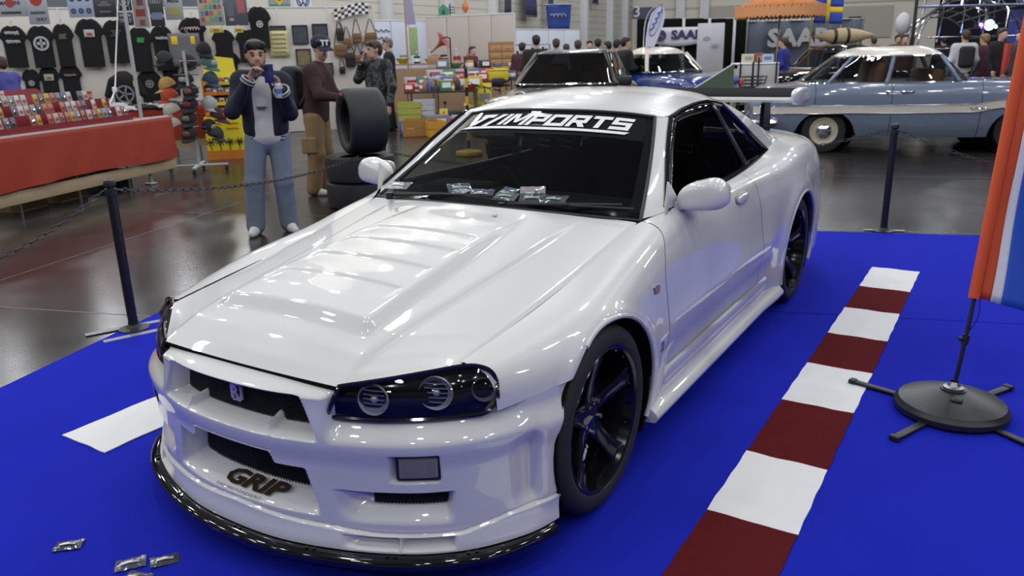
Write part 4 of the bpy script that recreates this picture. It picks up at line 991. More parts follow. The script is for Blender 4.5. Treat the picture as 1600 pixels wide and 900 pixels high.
def person(label, loc, rz, J, col, res=.016, hair=None, beard=False, skin=SKIN, cap=None, group=None, hands=True, yaw=0.0, pitch=0.0, coat_len=None, coarse=False, jacket_open=False, sleeves=True, hs=1.0, sway=0.0):
    """J: joints in metres, person faces local -y. col: top, legs, shoes materials"""
    if sway:
        r_ = Matrix.Rotation(-rz, 3, 'Z') @ VR; J = {q: (tuple(V3(*v) + V3(r_.x, r_.y, 0) * sway * max(0, v[2] - .1)) if isinstance(v, tuple) and len(q) < 5 and q[:2] not in ('hd', 'hn') and q[:3] != 'toe' or q == 'head' else v) for q, v in J.items()}
    t = thing('person', label, 'person', loc, rz, group); H = J['head']; hp, P = head_prims(H, yaw, pitch, hs)
    nk = V3(*J['neck']); sl, sr = V3(*J['sl']), V3(*J['sr']); hl, hr = V3(*J['hl']), V3(*J['hr']); pel = (hl + hr) / 2
    body = hp + [('s', nk - V3(0, 0, .06), P(0, .02, -.05), .062, .055), ('s', sl, J['el'], .050, .040), ('s', sr, J['er'], .050, .040), ('s', J['el'], J['wl'], .040, .027), ('s', J['er'], J['wr'], .040, .027),
                 ('s', nk - V3(0, 0, .12), pel, .085, .10), ('s', sl, sr, .05, .05), ('s', hl, J['kl'], .075, .055), ('s', hr, J['kr'], .075, .055), ('s', J['kl'], J['al'], .055, .035), ('s', J['kr'], J['ar'], .055, .035)]
    more = None
    if hands:
        hv, hf = [], []
        for q, side in (('l', 1), ('r', -1)):
            d = V3(*J['w' + q]) - V3(*J['e' + q]); hd = J.get('hd' + q, d); v, f = sdf_mesh(hand_prims(J['w' + q], hd, J.get('hn' + q, (0, -1, 0)), J.get('curl', .5), J.get('hscale', 1.0), side * J.get('ts' + q, 1)), .0052 if not coarse else .012, .006)
            hf += [tuple(i + len(hv) for i in x) for x in f]; hv += v
        more = (hv, hf)
    bo = sdf_obj('body', body, min(res, .012) if not coarse else res, skin, t, .025, more)
    eb = MB()
    if not coarse:
        for e in (-1, 1): eb.ball(P(e * .032, -.083, .006), .0115, 10, 6)
        eb.build('eyes', mat('eye_dark', (.05, .04, .035), .2), bo)
        bw = MB()
        for e in (-1, 1): bw.tube([P(e * .016, -.094, .026), P(e * .034, -.094, .031), P(e * .052, -.080, .026)], .005, 6)
        bw.build('eyebrows', hair or HAIRM, bo)
        MB().tube([P(-.024, -.098, -.056), P(0, -.103, -.054), P(.024, -.098, -.056)], .004, 6).build('lips', mat('lip', (.36, .15, .12), .5), bo)
        if beard: sdf_obj('beard', [('s', P(-.055, -.02, -.05), P(-.03, -.062, -.088), .020, .022), ('s', P(.055, -.02, -.05), P(.03, -.062, -.088), .020, .022), ('s', P(-.03, -.070, -.092), P(.03, -.070, -.092), .021, .021), ('s', P(-.022, -.097, -.042), P(.022, -.097, -.042), .006, .006)], .008, HAIRM, bo, .02)
    if hair: 
        hh = [('e', P(0, .022, .055), (.086, .100, .076), yaw), ('e', P(0, .062, .0), (.076, .062, .085), yaw), ('s', P(-.052, -.060, .092), P(.052, -.060, .092), .026, .026), ('s', P(-.072, -.005, .03), P(-.074, .02, -.01), .016, .012), ('s', P(.072, -.005, .03), P(.074, .02, -.01), .016, .012)]
        if not coarse: hh += [('s', P(x, -.07 + abs(x) * .3, .085), P(x * 1.2 + .010, -.100 + abs(x) * .5, .050 + .016 * (i % 2)), .017, .006) for i, x in enumerate((-.058, -.036, -.014, .010, .034, .056))]
        sdf_obj('hair', hh, res if coarse else .010, hair, bo, .02)
    top = col[0]; cl = coat_len if coat_len is not None else -.05
    a = .022 if jacket_open else .012
    tr = [('s', nk - V3(0, 0, .035), nk - V3(0, -.01, .10), .075, .115), ('s', sl * .93 + nk * .07, sr * .93 + nk * .07, .078 + a, .078 + a), ('s', sl * .62 + nk * .38 - V3(0, 0, .12), pel + V3(-.045, 0, .10), .105 + a, .105 + a), ('s', sr * .62 + nk * .38 - V3(0, 0, .12), pel + V3(.045, 0, .10), .105 + a, .105 + a),
          ('s', nk - V3(0, .0, .11), pel + V3(0, 0, .06), .095 + a, .108 + a), ('s', pel + V3(-.06, 0, .08), pel + V3(-.06, 0, cl), .108 + a, .108 + a), ('s', pel + V3(.06, 0, .08), pel + V3(.06, 0, cl), .108 + a, .108 + a)]
    wl_, wr_ = V3(*J['wl']), V3(*J['wr']); el_, er_ = V3(*J['el']), V3(*J['er'])
    if sleeves: tr += [('s', sl, el_, .072, .060), ('s', sr, er_, .072, .060), ('s', el_, el_ + (wl_ - el_) * .90, .060, .047), ('s', er_, er_ + (wr_ - er_) * .90, .060, .047)]
    else: tr += [('s', sl, sl + (el_ - sl) * .72, .072, .068), ('s', sr, sr + (er_ - sr) * .72, .072, .068)]
    if jacket_open: tr += [('s', J.get('op', (-.050, -.185, 1.46)), J.get('op2', (-.035, -.225, .70)), .105, .145, '-')]
    tp = sdf_obj('jacket' if jacket_open else 'top', tr, res, top, t, .045)
    kl, kr, al, ar = (V3(*J[q]) for q in ('kl', 'kr', 'al', 'ar'))
    lr = J.get('legr', (.096, .078, .072))
    tz = [('s', pel + V3(-.055, .01, .05), pel + V3(.055, .01, .04), .098, .098), ('s', pel + V3(-.06, .01, -.03), pel + V3(.06, .01, -.03), .112, .112), ('s', hl, kl, lr[0], lr[1]), ('s', hr, kr, lr[0], lr[1]), ('s', kl, al + V3(0, 0, -.01), lr[1], lr[2]), ('s', kr, ar + V3(0, 0, -.01), lr[1], lr[2])]
    sdf_obj('trousers', tz, res, col[1], t, .03)
    for q, aa in (('l', al), ('r', ar)):
        f = V3(*J.get('toe' + q, (0, -1, 0))); f /= np.linalg.norm(f); g = aa * V3(1, 1, 0)
        sdf_obj('shoe', [('s', g + V3(0, 0, .048) - f * .045, g + V3(0, 0, .05) + f * .06, .044, .044), ('s', g + V3(0, 0, .034) + f * .06, g + V3(0, 0, .032) + f * .145, .042, .034), ('s', g + V3(0, 0, .05), g + V3(0, 0, .09), .044, .045)], .012 if not coarse else .02, col[2], t, .02)
    return t, P, tp, bo
def stand(h=1.75, lean=0.0, arms='down', st=.1):
    k = h / 1.75; J = dict(head=(0, -.02 - lean, 1.63 * k), neck=(0, -lean * .9, 1.47 * k), sl=(-.19 * k, -lean * .8, 1.40 * k), sr=(.19 * k, -lean * .8, 1.40 * k), hl=(-.09 * k, 0, .90 * k), hr=(.09 * k, 0, .90 * k),
                           kl=(-.10 * k, -.02, .49 * k), kr=(.10 * k, -.02 - st * .3, .49 * k), al=(-.10 * k, .02, .09), ar=(.11 * k, .02 - st, .09))
    if arms == 'down': J.update(el=(-.26 * k, .03 - lean, 1.13 * k), er=(.26 * k, .03 - lean, 1.13 * k), wl=(-.25 * k, -.10 - lean, .90 * k), wr=(.25 * k, -.10 - lean, .90 * k), hnl=(1, 0, 0), hnr=(-1, 0, 0))
    if arms == 'front': J.update(el=(-.24 * k, -.08 - lean, 1.12 * k), er=(.24 * k, -.08 - lean, 1.12 * k), wl=(-.12 * k, -.32 - lean, 1.12 * k), wr=(.12 * k, -.32 - lean, 1.10 * k), hnl=(1, 0, 0), hnr=(-1, 0, 0))
    return J
NAVY = mat('navy_cloth', (.006, .008, .022), .8, var=.2, vscale=15); DENIM = mat('blue_denim', (.165, .20, .245), .85, var=.16, vscale=14, bump=.2, bscale=400)
CREAM = mat('off_white_knit', (.60, .58, .53), .9, bump=.2, bscale=300); WSHOE = mat('white_leather', (.62, .61, .58), .5); BSHOE = mat('black_shoe', (.012, .012, .012), .5)
# the man taking a photograph
def yaw_to(loc, tx, ty): return math.atan2(ty - loc[1], tx - loc[0]) + PI / 2
L1 = tuple(gr(424, 364)); YW = yaw_to(L1, CAMV.x - .3, CAMV.y)
J0 = dict(head=(-.085, -.06, 1.555), neck=(-.045, 0, 1.40), sl=(-.215, 0, 1.335), sr=(.125, .01, 1.315), el=(-.285, -.13, 1.10), er=(.190, -.10, 1.065), wl=(-.135, -.215, 1.375), wr=(.115, -.275, 1.275), hdl=(.40, -.25, .55), hdr=(-.25, -.1, .9), hnl=(.6, -.5, .3), hnr=(-.9, -.3, .1), curl=.85,
         hl=(-.10, .01, .86), hr=(.085, .02, .86), kl=(-.125, -.03, .47), kr=(.125, -.02, .47), al=(-.125, .0, .09), ar=(.165, .03, .09), toel=(-.25, -1, 0), toer=(.35, -1, 0), legr=(.100, .084, .082), op=(-.045, -.185, 1.46), op2=(-.03, -.225, .70))
J = {q: (tuple(V3(*v) + V3(.085, 0, 0) * max(0, v[2] - .1)) if isinstance(v, tuple) and q[:2] not in ('hd', 'hn') and q[:3] not in ('toe', 'leg') else v) for q, v in J0.items()}
pm, P, jk, bo = person('man in navy varsity jacket and light jeans photographing with a dark phone', L1, YW, J, (NAVY, DENIM, WSHOE), res=.012, hair=HAIRM, beard=True, yaw=.10, pitch=.10, coat_len=.095, jacket_open=True)
# off-white sweater filling the open front
_pl = (V3(*J['hl']) + V3(*J['hr'])) / 2; _nk = V3(*J['neck']); _sl, _sr = V3(*J['sl']), V3(*J['sr'])
sw_ = sdf_obj('sweater', [('s', _nk - V3(0, 0, .03), _nk - V3(0, -.01, .10), .070, .10), ('s', _nk - V3(0, .012, .11), _pl + V3(0, -.012, .06), .098, .108), ('s', _sl * .8 + _nk * .2, _sr * .8 + _nk * .2, .075, .075), ('s', _sl * .55 + _nk * .45 - V3(0, .012, .12), _pl + V3(-.045, -.012, .10), .103, .103), ('s', _sr * .55 + _nk * .45 - V3(0, .012, .12), _pl + V3(.045, -.012, .10), .103, .103), ('s', _pl + V3(-.05, -.005, .08), _pl + V3(-.05, -.0, .02), .110, .124), ('s', _pl + V3(.05, -.0, .08), _pl + V3(.05, -.0, .02), .110, .124)], .012, CREAM, pm, .04)
for z, w in ((1.125, .085), (1.110, .060)): MB().tube([(.040 + w * (i / 8 - .5), -.128 + .9 * (w * (i / 8 - .5))**2 * 3, z + .003 * math.sin(i * 3)) for i in range(9)], .005, 5).build('chest_print', M['black'], sw_)
SILV = mat('grey_white_stripe', (.45, .45, .46), .8)
for q in ('l', 'r'):
    e, w = V3(*J['e' + q]), V3(*J['w' + q]); c = e + (w - e) * .90
    for o, m2 in ((-.022, NAVY), (-.008, SILV), (.006, NAVY), (.018, SILV)): MB().tube([Vector(c) + (Vector(w - e).normalized().orthogonal() * math.cos(a) + Vector(w - e).normalized().cross(Vector(w - e).normalized().orthogonal()) * math.sin(a)) * .047 + Vector(w - e).normalized() * o for a in (2 * PI * i / 16 for i in range(16))], .0085, 6, closed=True).build('cuff_stripe', m2, jk)
for z, m2 in ((.838, NAVY), (.851, SILV), (.864, NAVY), (.877, SILV)):
    MB().tube([(.055 + .180 * math.cos(a), .015 + .125 * math.sin(a), z + .0) for a in np.linspace(-.9, PI + .9, 30)], .010, 6).build('hem_stripe', m2, jk)
for s in (-1, 1): MB().tube([(.070 + s * .045, -.060, 1.435), (.062 + s * .085, -.105, 1.38), (.055 + s * .10, -.125, 1.30)], .011, 6).build('collar_stripe', SILV, jk)
Rw = Matrix.Translation(Vector(L1)) @ Matrix.Rotation(YW, 4, 'Z')
ph = thing('phone', 'dark blue phone held up by the man in varsity jacket', 'phone', Rw @ Vector((.133, -.345, 1.365)), YW); ph.rotation_euler = (.10, 0, YW)
b = MB(); b.rbox((0, 0, .04), (.076, .010, .150), .004); b.build('phone_body', mat('blue_phone', (.02, .03, .12), .25, coat=.5), ph); b = MB(); b.rbox((-.018, -.007, .09), (.03, .005, .035), .002); b.build('camera_bump', BLK, ph)
cn = thing('drink_can', 'slim white and blue can held below the phone', 'can', Rw @ Vector((.195, -.335, 1.205)), YW)
MB().lathe([(.001, 0), (.024, 0), (.027, .006), (.027, .105), (.023, .118), (.001, .118)], n=18).build('can', mat('white_can', (.66, .68, .72), .25, metal=.4), cn); MB().lathe([(.0275, .035), (.0275, .075)], n=18).build('label', mat('can_blue', (.10, .18, .42), .3), cn)
# man in maroon sweater, cap and backpack, seen from behind
L2 = (-4.83, 4.33, 0); Y2 = YAWF + PI * .45
MAROON = mat('maroon_knit', (.045, .018, .020), .9, var=.2, vscale=40); KHAKI = mat('khaki_cotton', (.24, .155, .075), .85, var=.15, vscale=12)
J2 = dict(head=(0, -.05, 1.62), neck=(0, -.01, 1.46), sl=(-.20, .0, 1.37), sr=(.20, .0, 1.37), el=(-.27, -.13, 1.13), er=(.24, -.10, 1.10), wl=(-.20, -.36, 1.09), wr=(.16, -.33, 1.10), hdl=(.1, -1, -.1), hnl=(1, 0, -.3), hnr=(-1, 0, 0), hl=(-.09, .02, .88), hr=(.09, .02, .88), kl=(-.10, -.01, .48), kr=(.10, -.03, .48), al=(-.10, .03, .09), ar=(.10, -.02, .09), legr=(.108, .095, .088))
pm2, P2_, tp2, bo2 = person('man in maroon sweater, khaki cargo trousers, navy cap and black backpack, turned away', L2, Y2, J2, (MAROON, KHAKI, WSHOE), res=.015, hair=BROWN, skin=SKIN2, yaw=-.85, pitch=.30, coat_len=.0, sway=.07)
c = Vector(P2_(0, .015, .055))
MB().rings(superball(tuple(c), (.094, .108, .082), .85), True, True).build('cap', mat('navy_cap', (.010, .014, .05), .8), bo2, smooth=60)
q = Vector(P2_(0, -.135, .035)); b = MB(); b.rbox(tuple(q), (.15, .13, .012), .005, rz=-.85, rx=.35); b.build('cap_peak', mat('navy_cap', (.010, .014, .05), .8), bo2)
dn = Vector(P2_(0, -.110, .088)); xd = Vector(P2_(1, 0, 0)) - Vector(P2_(0, 0, 0)); zd = Vector(P2_(0, .35, 1)) - Vector(P2_(0, 0, 0)); write('cap_print', 'TT', .075, M['white'], bo2, frame(dn, xd, zd), bold=.004, extrude=.003)
sdf_obj('backpack', [('b', (0, .20, 1.20), (.165, .10, .24), .07), ('b', (0, .275, 1.10), (.12, .06, .13), .05), ('s', (-.11, .12, 1.40), (-.13, -.12, 1.32), .022, .022), ('s', (.11, .12, 1.40), (.13, -.12, 1.32), .022, .022), ('s', (-.13, -.12, 1.32), (-.15, .08, 1.02), .018, .018), ('s', (.13, -.12, 1.32), (.15, .08, 1.02), .018, .018)], .016, mat('black_nylon', (.014, .014, .016), .7, bump=.2, bscale=60), pm2, .03)
sdf_obj('cargo_pocket', [('b', (-.195, .0, .58), (.02, .085, .09), .012)], .012, KHAKI, pm2, .01); sdf_obj('cargo_pocket', [('b', (.195, .0, .58), (.02, .085, .09), .012)], .012, KHAKI, pm2, .01)
# camouflage jacket
CAMO = bpy.data.materials.new('dark_camouflage'); CAMO.use_nodes = True; nt = CAMO.node_tree; tc = _n(nt, 'ShaderNodeTexCoord'); no = _n(nt, 'ShaderNodeTexNoise'); no.inputs['Scale'].default_value = 9; no.inputs['Detail'].default_value = 2
nt.links.new(tc.outputs['Object'], no.inputs['Vector']); rp = _n(nt, 'ShaderNodeValToRGB'); rp.color_ramp.interpolation = 'CONSTANT'
rp.color_ramp.elements[0].color = (.012, .013, .014, 1); rp.color_ramp.elements[1].position = .48; rp.color_ramp.elements[1].color = (.075, .08, .085, 1); e3 = rp.color_ramp.elements.new(.58); e3.color = (.022, .024, .026, 1); e4 = rp.color_ramp.elements.new(.66); e4.color = (.14, .15, .155, 1)
nt.links.new(no.outputs['Fac'], rp.inputs[0]); nt.links.new(rp.outputs[0], nt.nodes['Principled BSDF'].inputs['Base Color']); nt.nodes['Principled BSDF'].inputs['Roughness'].default_value = .8
L3 = flat(at(583, 100, 10.8)); Y3 = YAWF - .75
J3 = stand(1.74); J3.update(el=(-.28, -.12, 1.22), wl=(-.10, -.17, 1.47), hdl=(.35, .25, .8), hnl=(1, .3, 0), er=(.29, .02, 1.12), wr=(.29, -.03, .87), head=(0, -.05, 1.60))
person('dark haired person in grey camouflage jacket behind the tyres, hand to face', L3, Y3, J3, (CAMO, mat('black_trousers', (.012, .012, .013), .85), BSHOE), res=.018, hair=BROWN, skin=SKIN2, yaw=-.3, coat_len=-.02, sway=.04)
# man in black T-shirt
L4 = flat(gr(615, 203)); Y4 = YAWF - PI * .42
J4 = stand(1.88, arms='front')
person('tall grey haired man in black T-shirt and black trousers at the jumble tables', L4, Y4, J4, (M['fabric'], mat('black_trousers', (.012, .012, .013), .85), BSHOE), res=.018, hair=GREYH, skin=SKIN2, sleeves=False)
# stall keeper in the blue tracksuit top
L5 = flat(at(12, 120, 12.6)); J5 = stand(1.66, arms='front', lean=.10)
pm5, _, tp5, _ = person('stall keeper in blue track top with white sleeve stripe behind the red table', L5, YAWF - PI * .62, J5, (mat('royal_blue_jersey', (.035, .04, .25), .6), M['fabric'], BSHOE), res=.018, hair=BROWN, skin=SKIN2)
for q in (('sl', 'el'), ('sr', 'er')):
    a, c = V3(*J5[q[0]]), V3(*J5[q[1]]); s = -1 if q[0] == 'sl' else 1
    MB().grid([[tuple(a + (c - a) * t + V3(s * .066, .02 * u, .03 * (1 - t))) for t in np.linspace(-.1, 1, 8)] for u in (-1.2, 1.2)]).build('sleeve_stripe', M['white'], tp5, solid=.006)
# ------------------------------------------------------------------ distant visitors
def far(px, py, d, h, top, legs, label, face=0.0, hair=HAIRM, arms='down', group=None, base=None, lean=0.0):
    p = flat(at(px, py, d)) if base is None else base
    return person(label, p, YAWF + face, stand(h, arms=arms, lean=lean), (top, legs, BSHOE), res=.030, hair=hair, skin=SKIN2, coarse=True, group=group)
cm = lambda n, r, g, b: mat('cloth_' + n, (r, g, b), .85)
TRB = mat('black_trousers', (.012, .012, .013), .85)
far(727, 90, 21.9, 1.72, cm('burgundy', .11, .02, .035), TRB, 'seller in burgundy shirt bending over the far display table', PI * .3, BROWN, 'front', lean=.25)
far(838, 80, 16, 1.86, M['fabric'], TRB, 'person in black jacket just left of the light blue shirt', PI)
far(869, 80, 17.5, 1.80, cm('sky', .22, .28, .55), TRB, 'person in light blue shirt seen from behind above grey coupe', PI, BROWN)
far(816, 82, 19, 1.75, cm('plum', .06, .02, .03), TRB, 'person in plum coat at left end of the crowd', PI * .9)
far(885, 84, 20, 1.70, cm('rust', .10, .03, .02), TRB, 'person in rust top just right of the light blue shirt', PI, BROWN)
far(903, 80, 18, 1.76, cm('olive', .05, .035, .025), TRB, 'person in brown olive coat in middle of the crowd', PI, BROWN)
far(921, 78, 21, 1.78, cm('navyb', .03, .035, .08), TRB, 'person in navy coat behind the brown olive coat', 0)
far(934, 78, 19, 1.80, cm('charcoal', .02, .02, .022), TRB, 'person in charcoal coat with arms forward in the crowd', PI, HAIRM, 'front')
far(950, 80, 20, 1.74, M['fabric'], TRB, 'person in black top between the charcoal and dark brown coats', PI * 1.2)
far(964, 80, 18, 1.76, cm('darkbrown', .03, .022, .02), TRB, 'person in dark brown coat near the right end of the crowd', PI * .8)
far(977, 78, 17, 1.78, M['fabric'], cm('bluejean', .04, .05, .10), 'person in black top and blue jeans at right end of crowd', PI * .6, HAIRM, 'front')
far(1225, 72, 18, 1.70, cm('blue', .02, .03, .22), TRB, 'person in bright blue top behind the folding display table', PI * 1.3, BROWN)
far(1507, 75, 17, 1.74, cm('white', .52, .52, .55), TRB, 'person in white hoodie with black backpack by the light show', PI * .95, BROWN)
bp_ = [o for o in bpy.data.objects if o.name.startswith('person')][-1]
sdf_obj('backpack', [('b', (0, .18, 1.20), (.15, .08, .22), .06)], .03, mat('black_nylon', (.014, .014, .016), .7), bp_, .03)
far(1538, 72, 17.5, 1.66, cm('wine', .07, .02, .03), cm('bluejean', .06, .08, .16), 'person with blond hair, wine coat and blue jeans', PI * 1.1, mat('blond_hair', (.22, .14, .05), .6))
far(1563, 70, 16.5, 1.76, M['fabric'], TRB, 'dark haired person in black coat by the red post', PI * .1, BROWN)
far(1597, 70, 15, 1.70, cm('dark', .03, .025, .028), TRB, 'person in dark coat at right picture edge', PI * 1.5)
far(1475, 70, 21, 1.66, M['fabric'], TRB, 'person in black half hidden behind right end of sedan roof', PI)
far(1412, 72, 20, 1.72, cm('brown2', .10, .04, .02), TRB, 'person in brown coat above blue-grey sedan roof', 0, BROWN)
far(1402, 72, 22, 1.74, cm('tan', .14, .07, .04), TRB, 'person in tan coat left of the brown coat', 0, BROWN)
far(1365, 70, 24, 1.70, M['fabric'], TRB, 'person in black seen above the middle of sedan roof', PI, BROWN)
# ================================================================== race tyres by the barrier
SLICK = mat('slick_rubber', (.020, .020, .021), .6, var=.35, vscale=10, bump=.2, bscale=60)
def race_tyre(label, loc, R=.33, w=.40, ri=.215, rot=None):
    t = thing('race_tyre', label, 'tyre', loc); 
    if rot is not None: t.rotation_mode = 'QUATERNION'; t.rotation_quaternion = rot
    h = w / 2; pr = [(ri, -h * .80), (ri + .012, -h * .86), (R - .07, -h * .98), (R - .03, -h * .96), (R - .006, -h * .86), (R, -h * .6), (R, h * .6), (R - .006, h * .86), (R - .03, h * .96), (R - .07, h * .98), (ri + .012, h * .86), (ri, h * .80), (ri + .02, h * .6), (R - .03, h * .55), (R - .03, -h * .55), (ri + .02, -h * .6), (ri, -h * .80)]
    MB().lathe(pr, n=64).build('casing', SLICK, t, smooth=50)
    return t
TC = Vector((-3.90, 4.02, 0))
race_tyre('worn race tyre lying flat on the floor, bottom of the tyre stack', TC + Vector((0, 0, .135)), .36, .27)
race_tyre('worn race tyre lying flat under the upright tyre', TC + Vector((.01, .01, .408)), .36, .27)
axd = (-VR * .89 - VF * .45).normalized(); tp_ = race_tyre('worn wide slick race tyre standing upright on two lying tyres', TC + VR * .06 + Vector((0, 0, .546 + .335)), .335, .40, .225, axd.to_track_quat('Z', 'Y'))
MB().rbox((.0, .275, .196), (.10, .035, .006), .002).build('red_white_mark', mat('mark_red', (.45, .10, .10), .5), tp_); 
# ================================================================== the accessory stall
TD = Vector((-.339, .941, 0)); TN = Vector((-.941, -.339, 0)); TF1 = Vector((-7.53, 4.40, 0)); TYAW = math.atan2(TD.y, TD.x)
REDC = mat('red_tablecloth', (.31, .030, .013), .8, var=.08, vscale=3); MAR = mat('maroon_board', (.22, .012, .022), .6); TAN = mat('tan_board', (.44, .34, .21), .6)
def stall_table(label, end, L, dirv, depth, z1, zc, zb, seed):
    """cloth-covered trestle; local x runs along the front edge away from 'end', local y towards the back"""
    yaw = math.atan2(dirv.y, dirv.x); t = thing('stall_table', label, 'table', end, yaw); r = random.Random(seed)
    b = MB(); b.box((L / 2, depth / 2, z1 - .02), (L, depth, .04)); b.build('table_top', TAN, t)
    b = MB(); b.rbox((L / 2, .02, (zc + zb) / 2), (L, .025, zc - zb), .006); b.build('front_board', TAN, t)
    b = MB(); b.rbox((.02, depth / 2, (zc + zb) / 2), (.025, depth, zc - zb), .006); b.build('side_board', TAN, t)
    n = int(L * 14); ph = [r.uniform(0, 6) for _ in range(6)]
    fold = lambda x, k: k * (.022 * math.sin(x * 3.1 + ph[0]) + .014 * math.sin(x * 7.7 + ph[1] + k * 1.5) + .008 * math.sin(x * 15 + ph[2]))
    P = [[(x, depth, z1 + .006) for x in np.linspace(0, L, n)], [(x, .02, z1 + .008) for x in np.linspace(0, L, n)]]
    P = [[(x, depth * (1 - j / 4), z1 + .006) for x in np.linspace(0, L, n)] for j in range(4)]
    for k in np.linspace(0, 1, 14): P.append([(x, -.012 - .02 * k - abs(fold(x + .25 * k, k)) , z1 + .006 - (z1 - zc - .02) * k - .02 * math.sin(x * 2.1 + ph[3]) * k) for x in np.linspace(0, L, n)])
    b = MB(); b.grid(P); b.build('tablecloth', REDC, t, smooth=179)
    P = [[(-.008 - .03 * k * abs(math.sin(y * 6 + ph[4])), y, z1 + .006 - (z1 - zc + .02) * k) for y in np.linspace(0, depth, 12)] for k in np.linspace(0, 1, 10)]
    b = MB(); b.grid(P); b.build('cloth_end', REDC, t, smooth=179)
    for i in range(max(2, int(L / .75) + 1)):
        for y in (.06, depth - .06):
            b = MB(); x = .06 + (L - .12) * i / max(1, int(L / .75)); b.cyl((x, y, 0), (x, y, z1 - .04), .014, n=8); b.build('leg', M['steel'], t)
    return t
TA = stall_table('long stall table with red cloth and tan board at the left picture edge', TF1 - TD * 5.2, 5.2, TD, .95, .815, .29, .155, 3)
TA_dir = TD
def tabA(x, y, z): return TF1 - TD * x + TN * y + Vector((0, 0, z))   # x measured back from the near right end
ds = thing('display_steps', 'maroon stepped display rack of three tiers on the red table', 'display', tabA(5.2, 0, .823), math.atan2(TA_dir.y, TA_dir.x))
for k in range(3):
    b = MB(); b.box((2.3, .10 + k * .15, .035 + k * .05), (4.4, .15, .07 + k * .10)); b.build('step', MAR, ds, smooth=0)
    b = MB(); b.box((2.3, .03 + k * .15, .075 + k * .10), (4.4, .012, .025)); b.build('lip', MAR, ds, smooth=0)
b = MB(); b.prism([(3.95, .30), (3.7, .44), (.1, .44), (.1, .0), (3.95, .0)], Matrix(((1, 0, 0, 0), (0, .25, 1, .50), (0, 1, 0, 0), (0, 0, 0, 1))), .015); b.build('back_board', MAR, ds, smooth=0)
b = MB(); b.box((2.6, .02, .012), (5.1, .05, .02)); b.build('white_edge', mat('white_strip', (.62, .58, .55), .5), ds, smooth=0)
# packs of key rings on the tiers
PAL = [(.42, .41, .40), (.10, .10, .11), (.36, .12, .08), (.24, .25, .28), (.45, .33, .28), (.05, .05, .05), (.40, .30, .05), (.15, .16, .20), (.50, .48, .46), (.30, .10, .10)]
packs = []
for ci, c in enumerate(PAL):
    t = thing('keyring_pack', 'small carded key ring pack standing in a row on maroon display', 'key ring', (0, 0, -50), 0, 'carded key rings on the maroon tiers')
    b = MB(); b.rbox((0, 0, .06), (.070, .014, .12), .004, n=1); b.build('card', mat('pack_card_%d' % ci, c, .35), t)
    b = MB(); b.lathe([(.012, -.004), (.020, -.002), (.020, .003), (.012, .005)], (0, -.011, .055), 'Y', 10); b.build('ring', M['chrome'] if ci % 2 else mat('pack_red', (.45, .08, .05), .4), t)
    packs.append(t)
r5 = random.Random(5); first = set(); RYA = math.atan2(TA_dir.y, TA_dir.x)
for k in range(3):
    x = .80 + .12 * k
    while x < 4.7:
        i = r5.randrange(len(packs)); z = .823 + .072 + k * .10; p = tabA(x, .055 + k * .15, z)
        if r5.random() < .90:
            if i not in first: packs[i].location = p; packs[i].rotation_euler = (-.2, 0, RYA + r5.uniform(-.1, .1)); first.add(i)
            else: dup(packs[i], loc=p, rot=(-.2, 0, RYA + r5.uniform(-.12, .12)))
        x += r5.uniform(.076, .092)
tk = thing('price_card', 'small pink and white price card on the maroon back board', 'card', tabA(2.15, .47, 1.14), RYA); b = MB(); b.rbox((0, 0, .06), (.10, .006, .13), .002); b.build('card', mat('pale_card', (.55, .48, .45), .6), tk)
for k in range(3): b = MB(); b.box((0, -.005, .03 + k * .03), (.07, .004, .008)); b.build('print_line', mat('card_red', (.4, .08, .08), .6), tk)
# boxes under the table
for i, (x, w, h) in enumerate(((1.55, .42, .26), (2.15, .40, .24), (.75, .45, .22), (3.2, .5, .3))):
    t = thing('cardboard_box', ['open brown carton under red table, second from its right end', 'brown carton under red table behind the left barrier post', 'black crate under right end of red table', 'dark carton under left part of red table'][i], 'box', tabA(x, .5, 0), RYA)
    mm = mat('carton', (.30, .19, .09), .8) if i < 2 else M['fabric']
    for q, (cx, cy, sx, sy) in enumerate(((0, -.17, w, .012), (0, .17, w, .012), (-w / 2, 0, .012, .34), (w / 2, 0, .012, .34))): b = MB(); b.box((cx, cy, h / 2), (sx, sy, h)); b.build('side', mm, t, smooth=0)
    b = MB(); b.box((0, 0, .008), (w, .34, .012)); b.build('bottom', mm, t, smooth=0)
    b = MB(); b.box((0, -.21, h - .02), (w, .10, .008), rx=.6); b.build('flap', mm, t, smooth=0)
# white pole rising from the table end
_wa, _wb = flat(at(-90, 95, 14.4)), flat(at(588, 90, 17.2))
def onw0(px): r = ray(px, 90); d = _wb - _wa; n = Vector((d.y, -d.x, 0)).normalized(); return CAMV + r * ((_wa - CAMV).dot(n) / r.dot(n))
pw = thing('tent_pole', 'pale grey tent pole rising from the red table corner', 'pole', tabA(.42, .12, 0))
b = MB(); b.cyl((0, 0, 0), (0, 0, 2.75), .022, n=12); b.build('tube', mat('pale_pole', (.42, .43, .43), .4), pw)
MB().rbox((0, 0, .01), (.12, .12, .02), .01).build('foot_plate', M['steel'], pw)
b = MB(); a = pw.location; e1 = at(-60, 85, 10.1) - at(225, 85, 10.1); b.cyl((0, 0, 2.52), (e1.x, e1.y, 2.52), .014); e2 = flat(onw0(398)) - flat(at(225, 85, 10.1)); e2.z = 0; b.cyl((0, 0, 2.52), (e2.x, e2.y, 2.52), .014); b.build('sign_rail', M['steel'], pw)
for k, e in enumerate((e1,)): b = MB(); b.cyl((e.x, e.y, 0), (e.x, e.y, 2.53), .016); b.build('rail_leg', M['steel'], pw)
cbp = [at(184, 0, 10.6), at(183, 40, 10.6), at(181, 90, 10.6), at(179, 140, 10.5), at(173, 158, 10.3), at(168, 166, 10.2)]
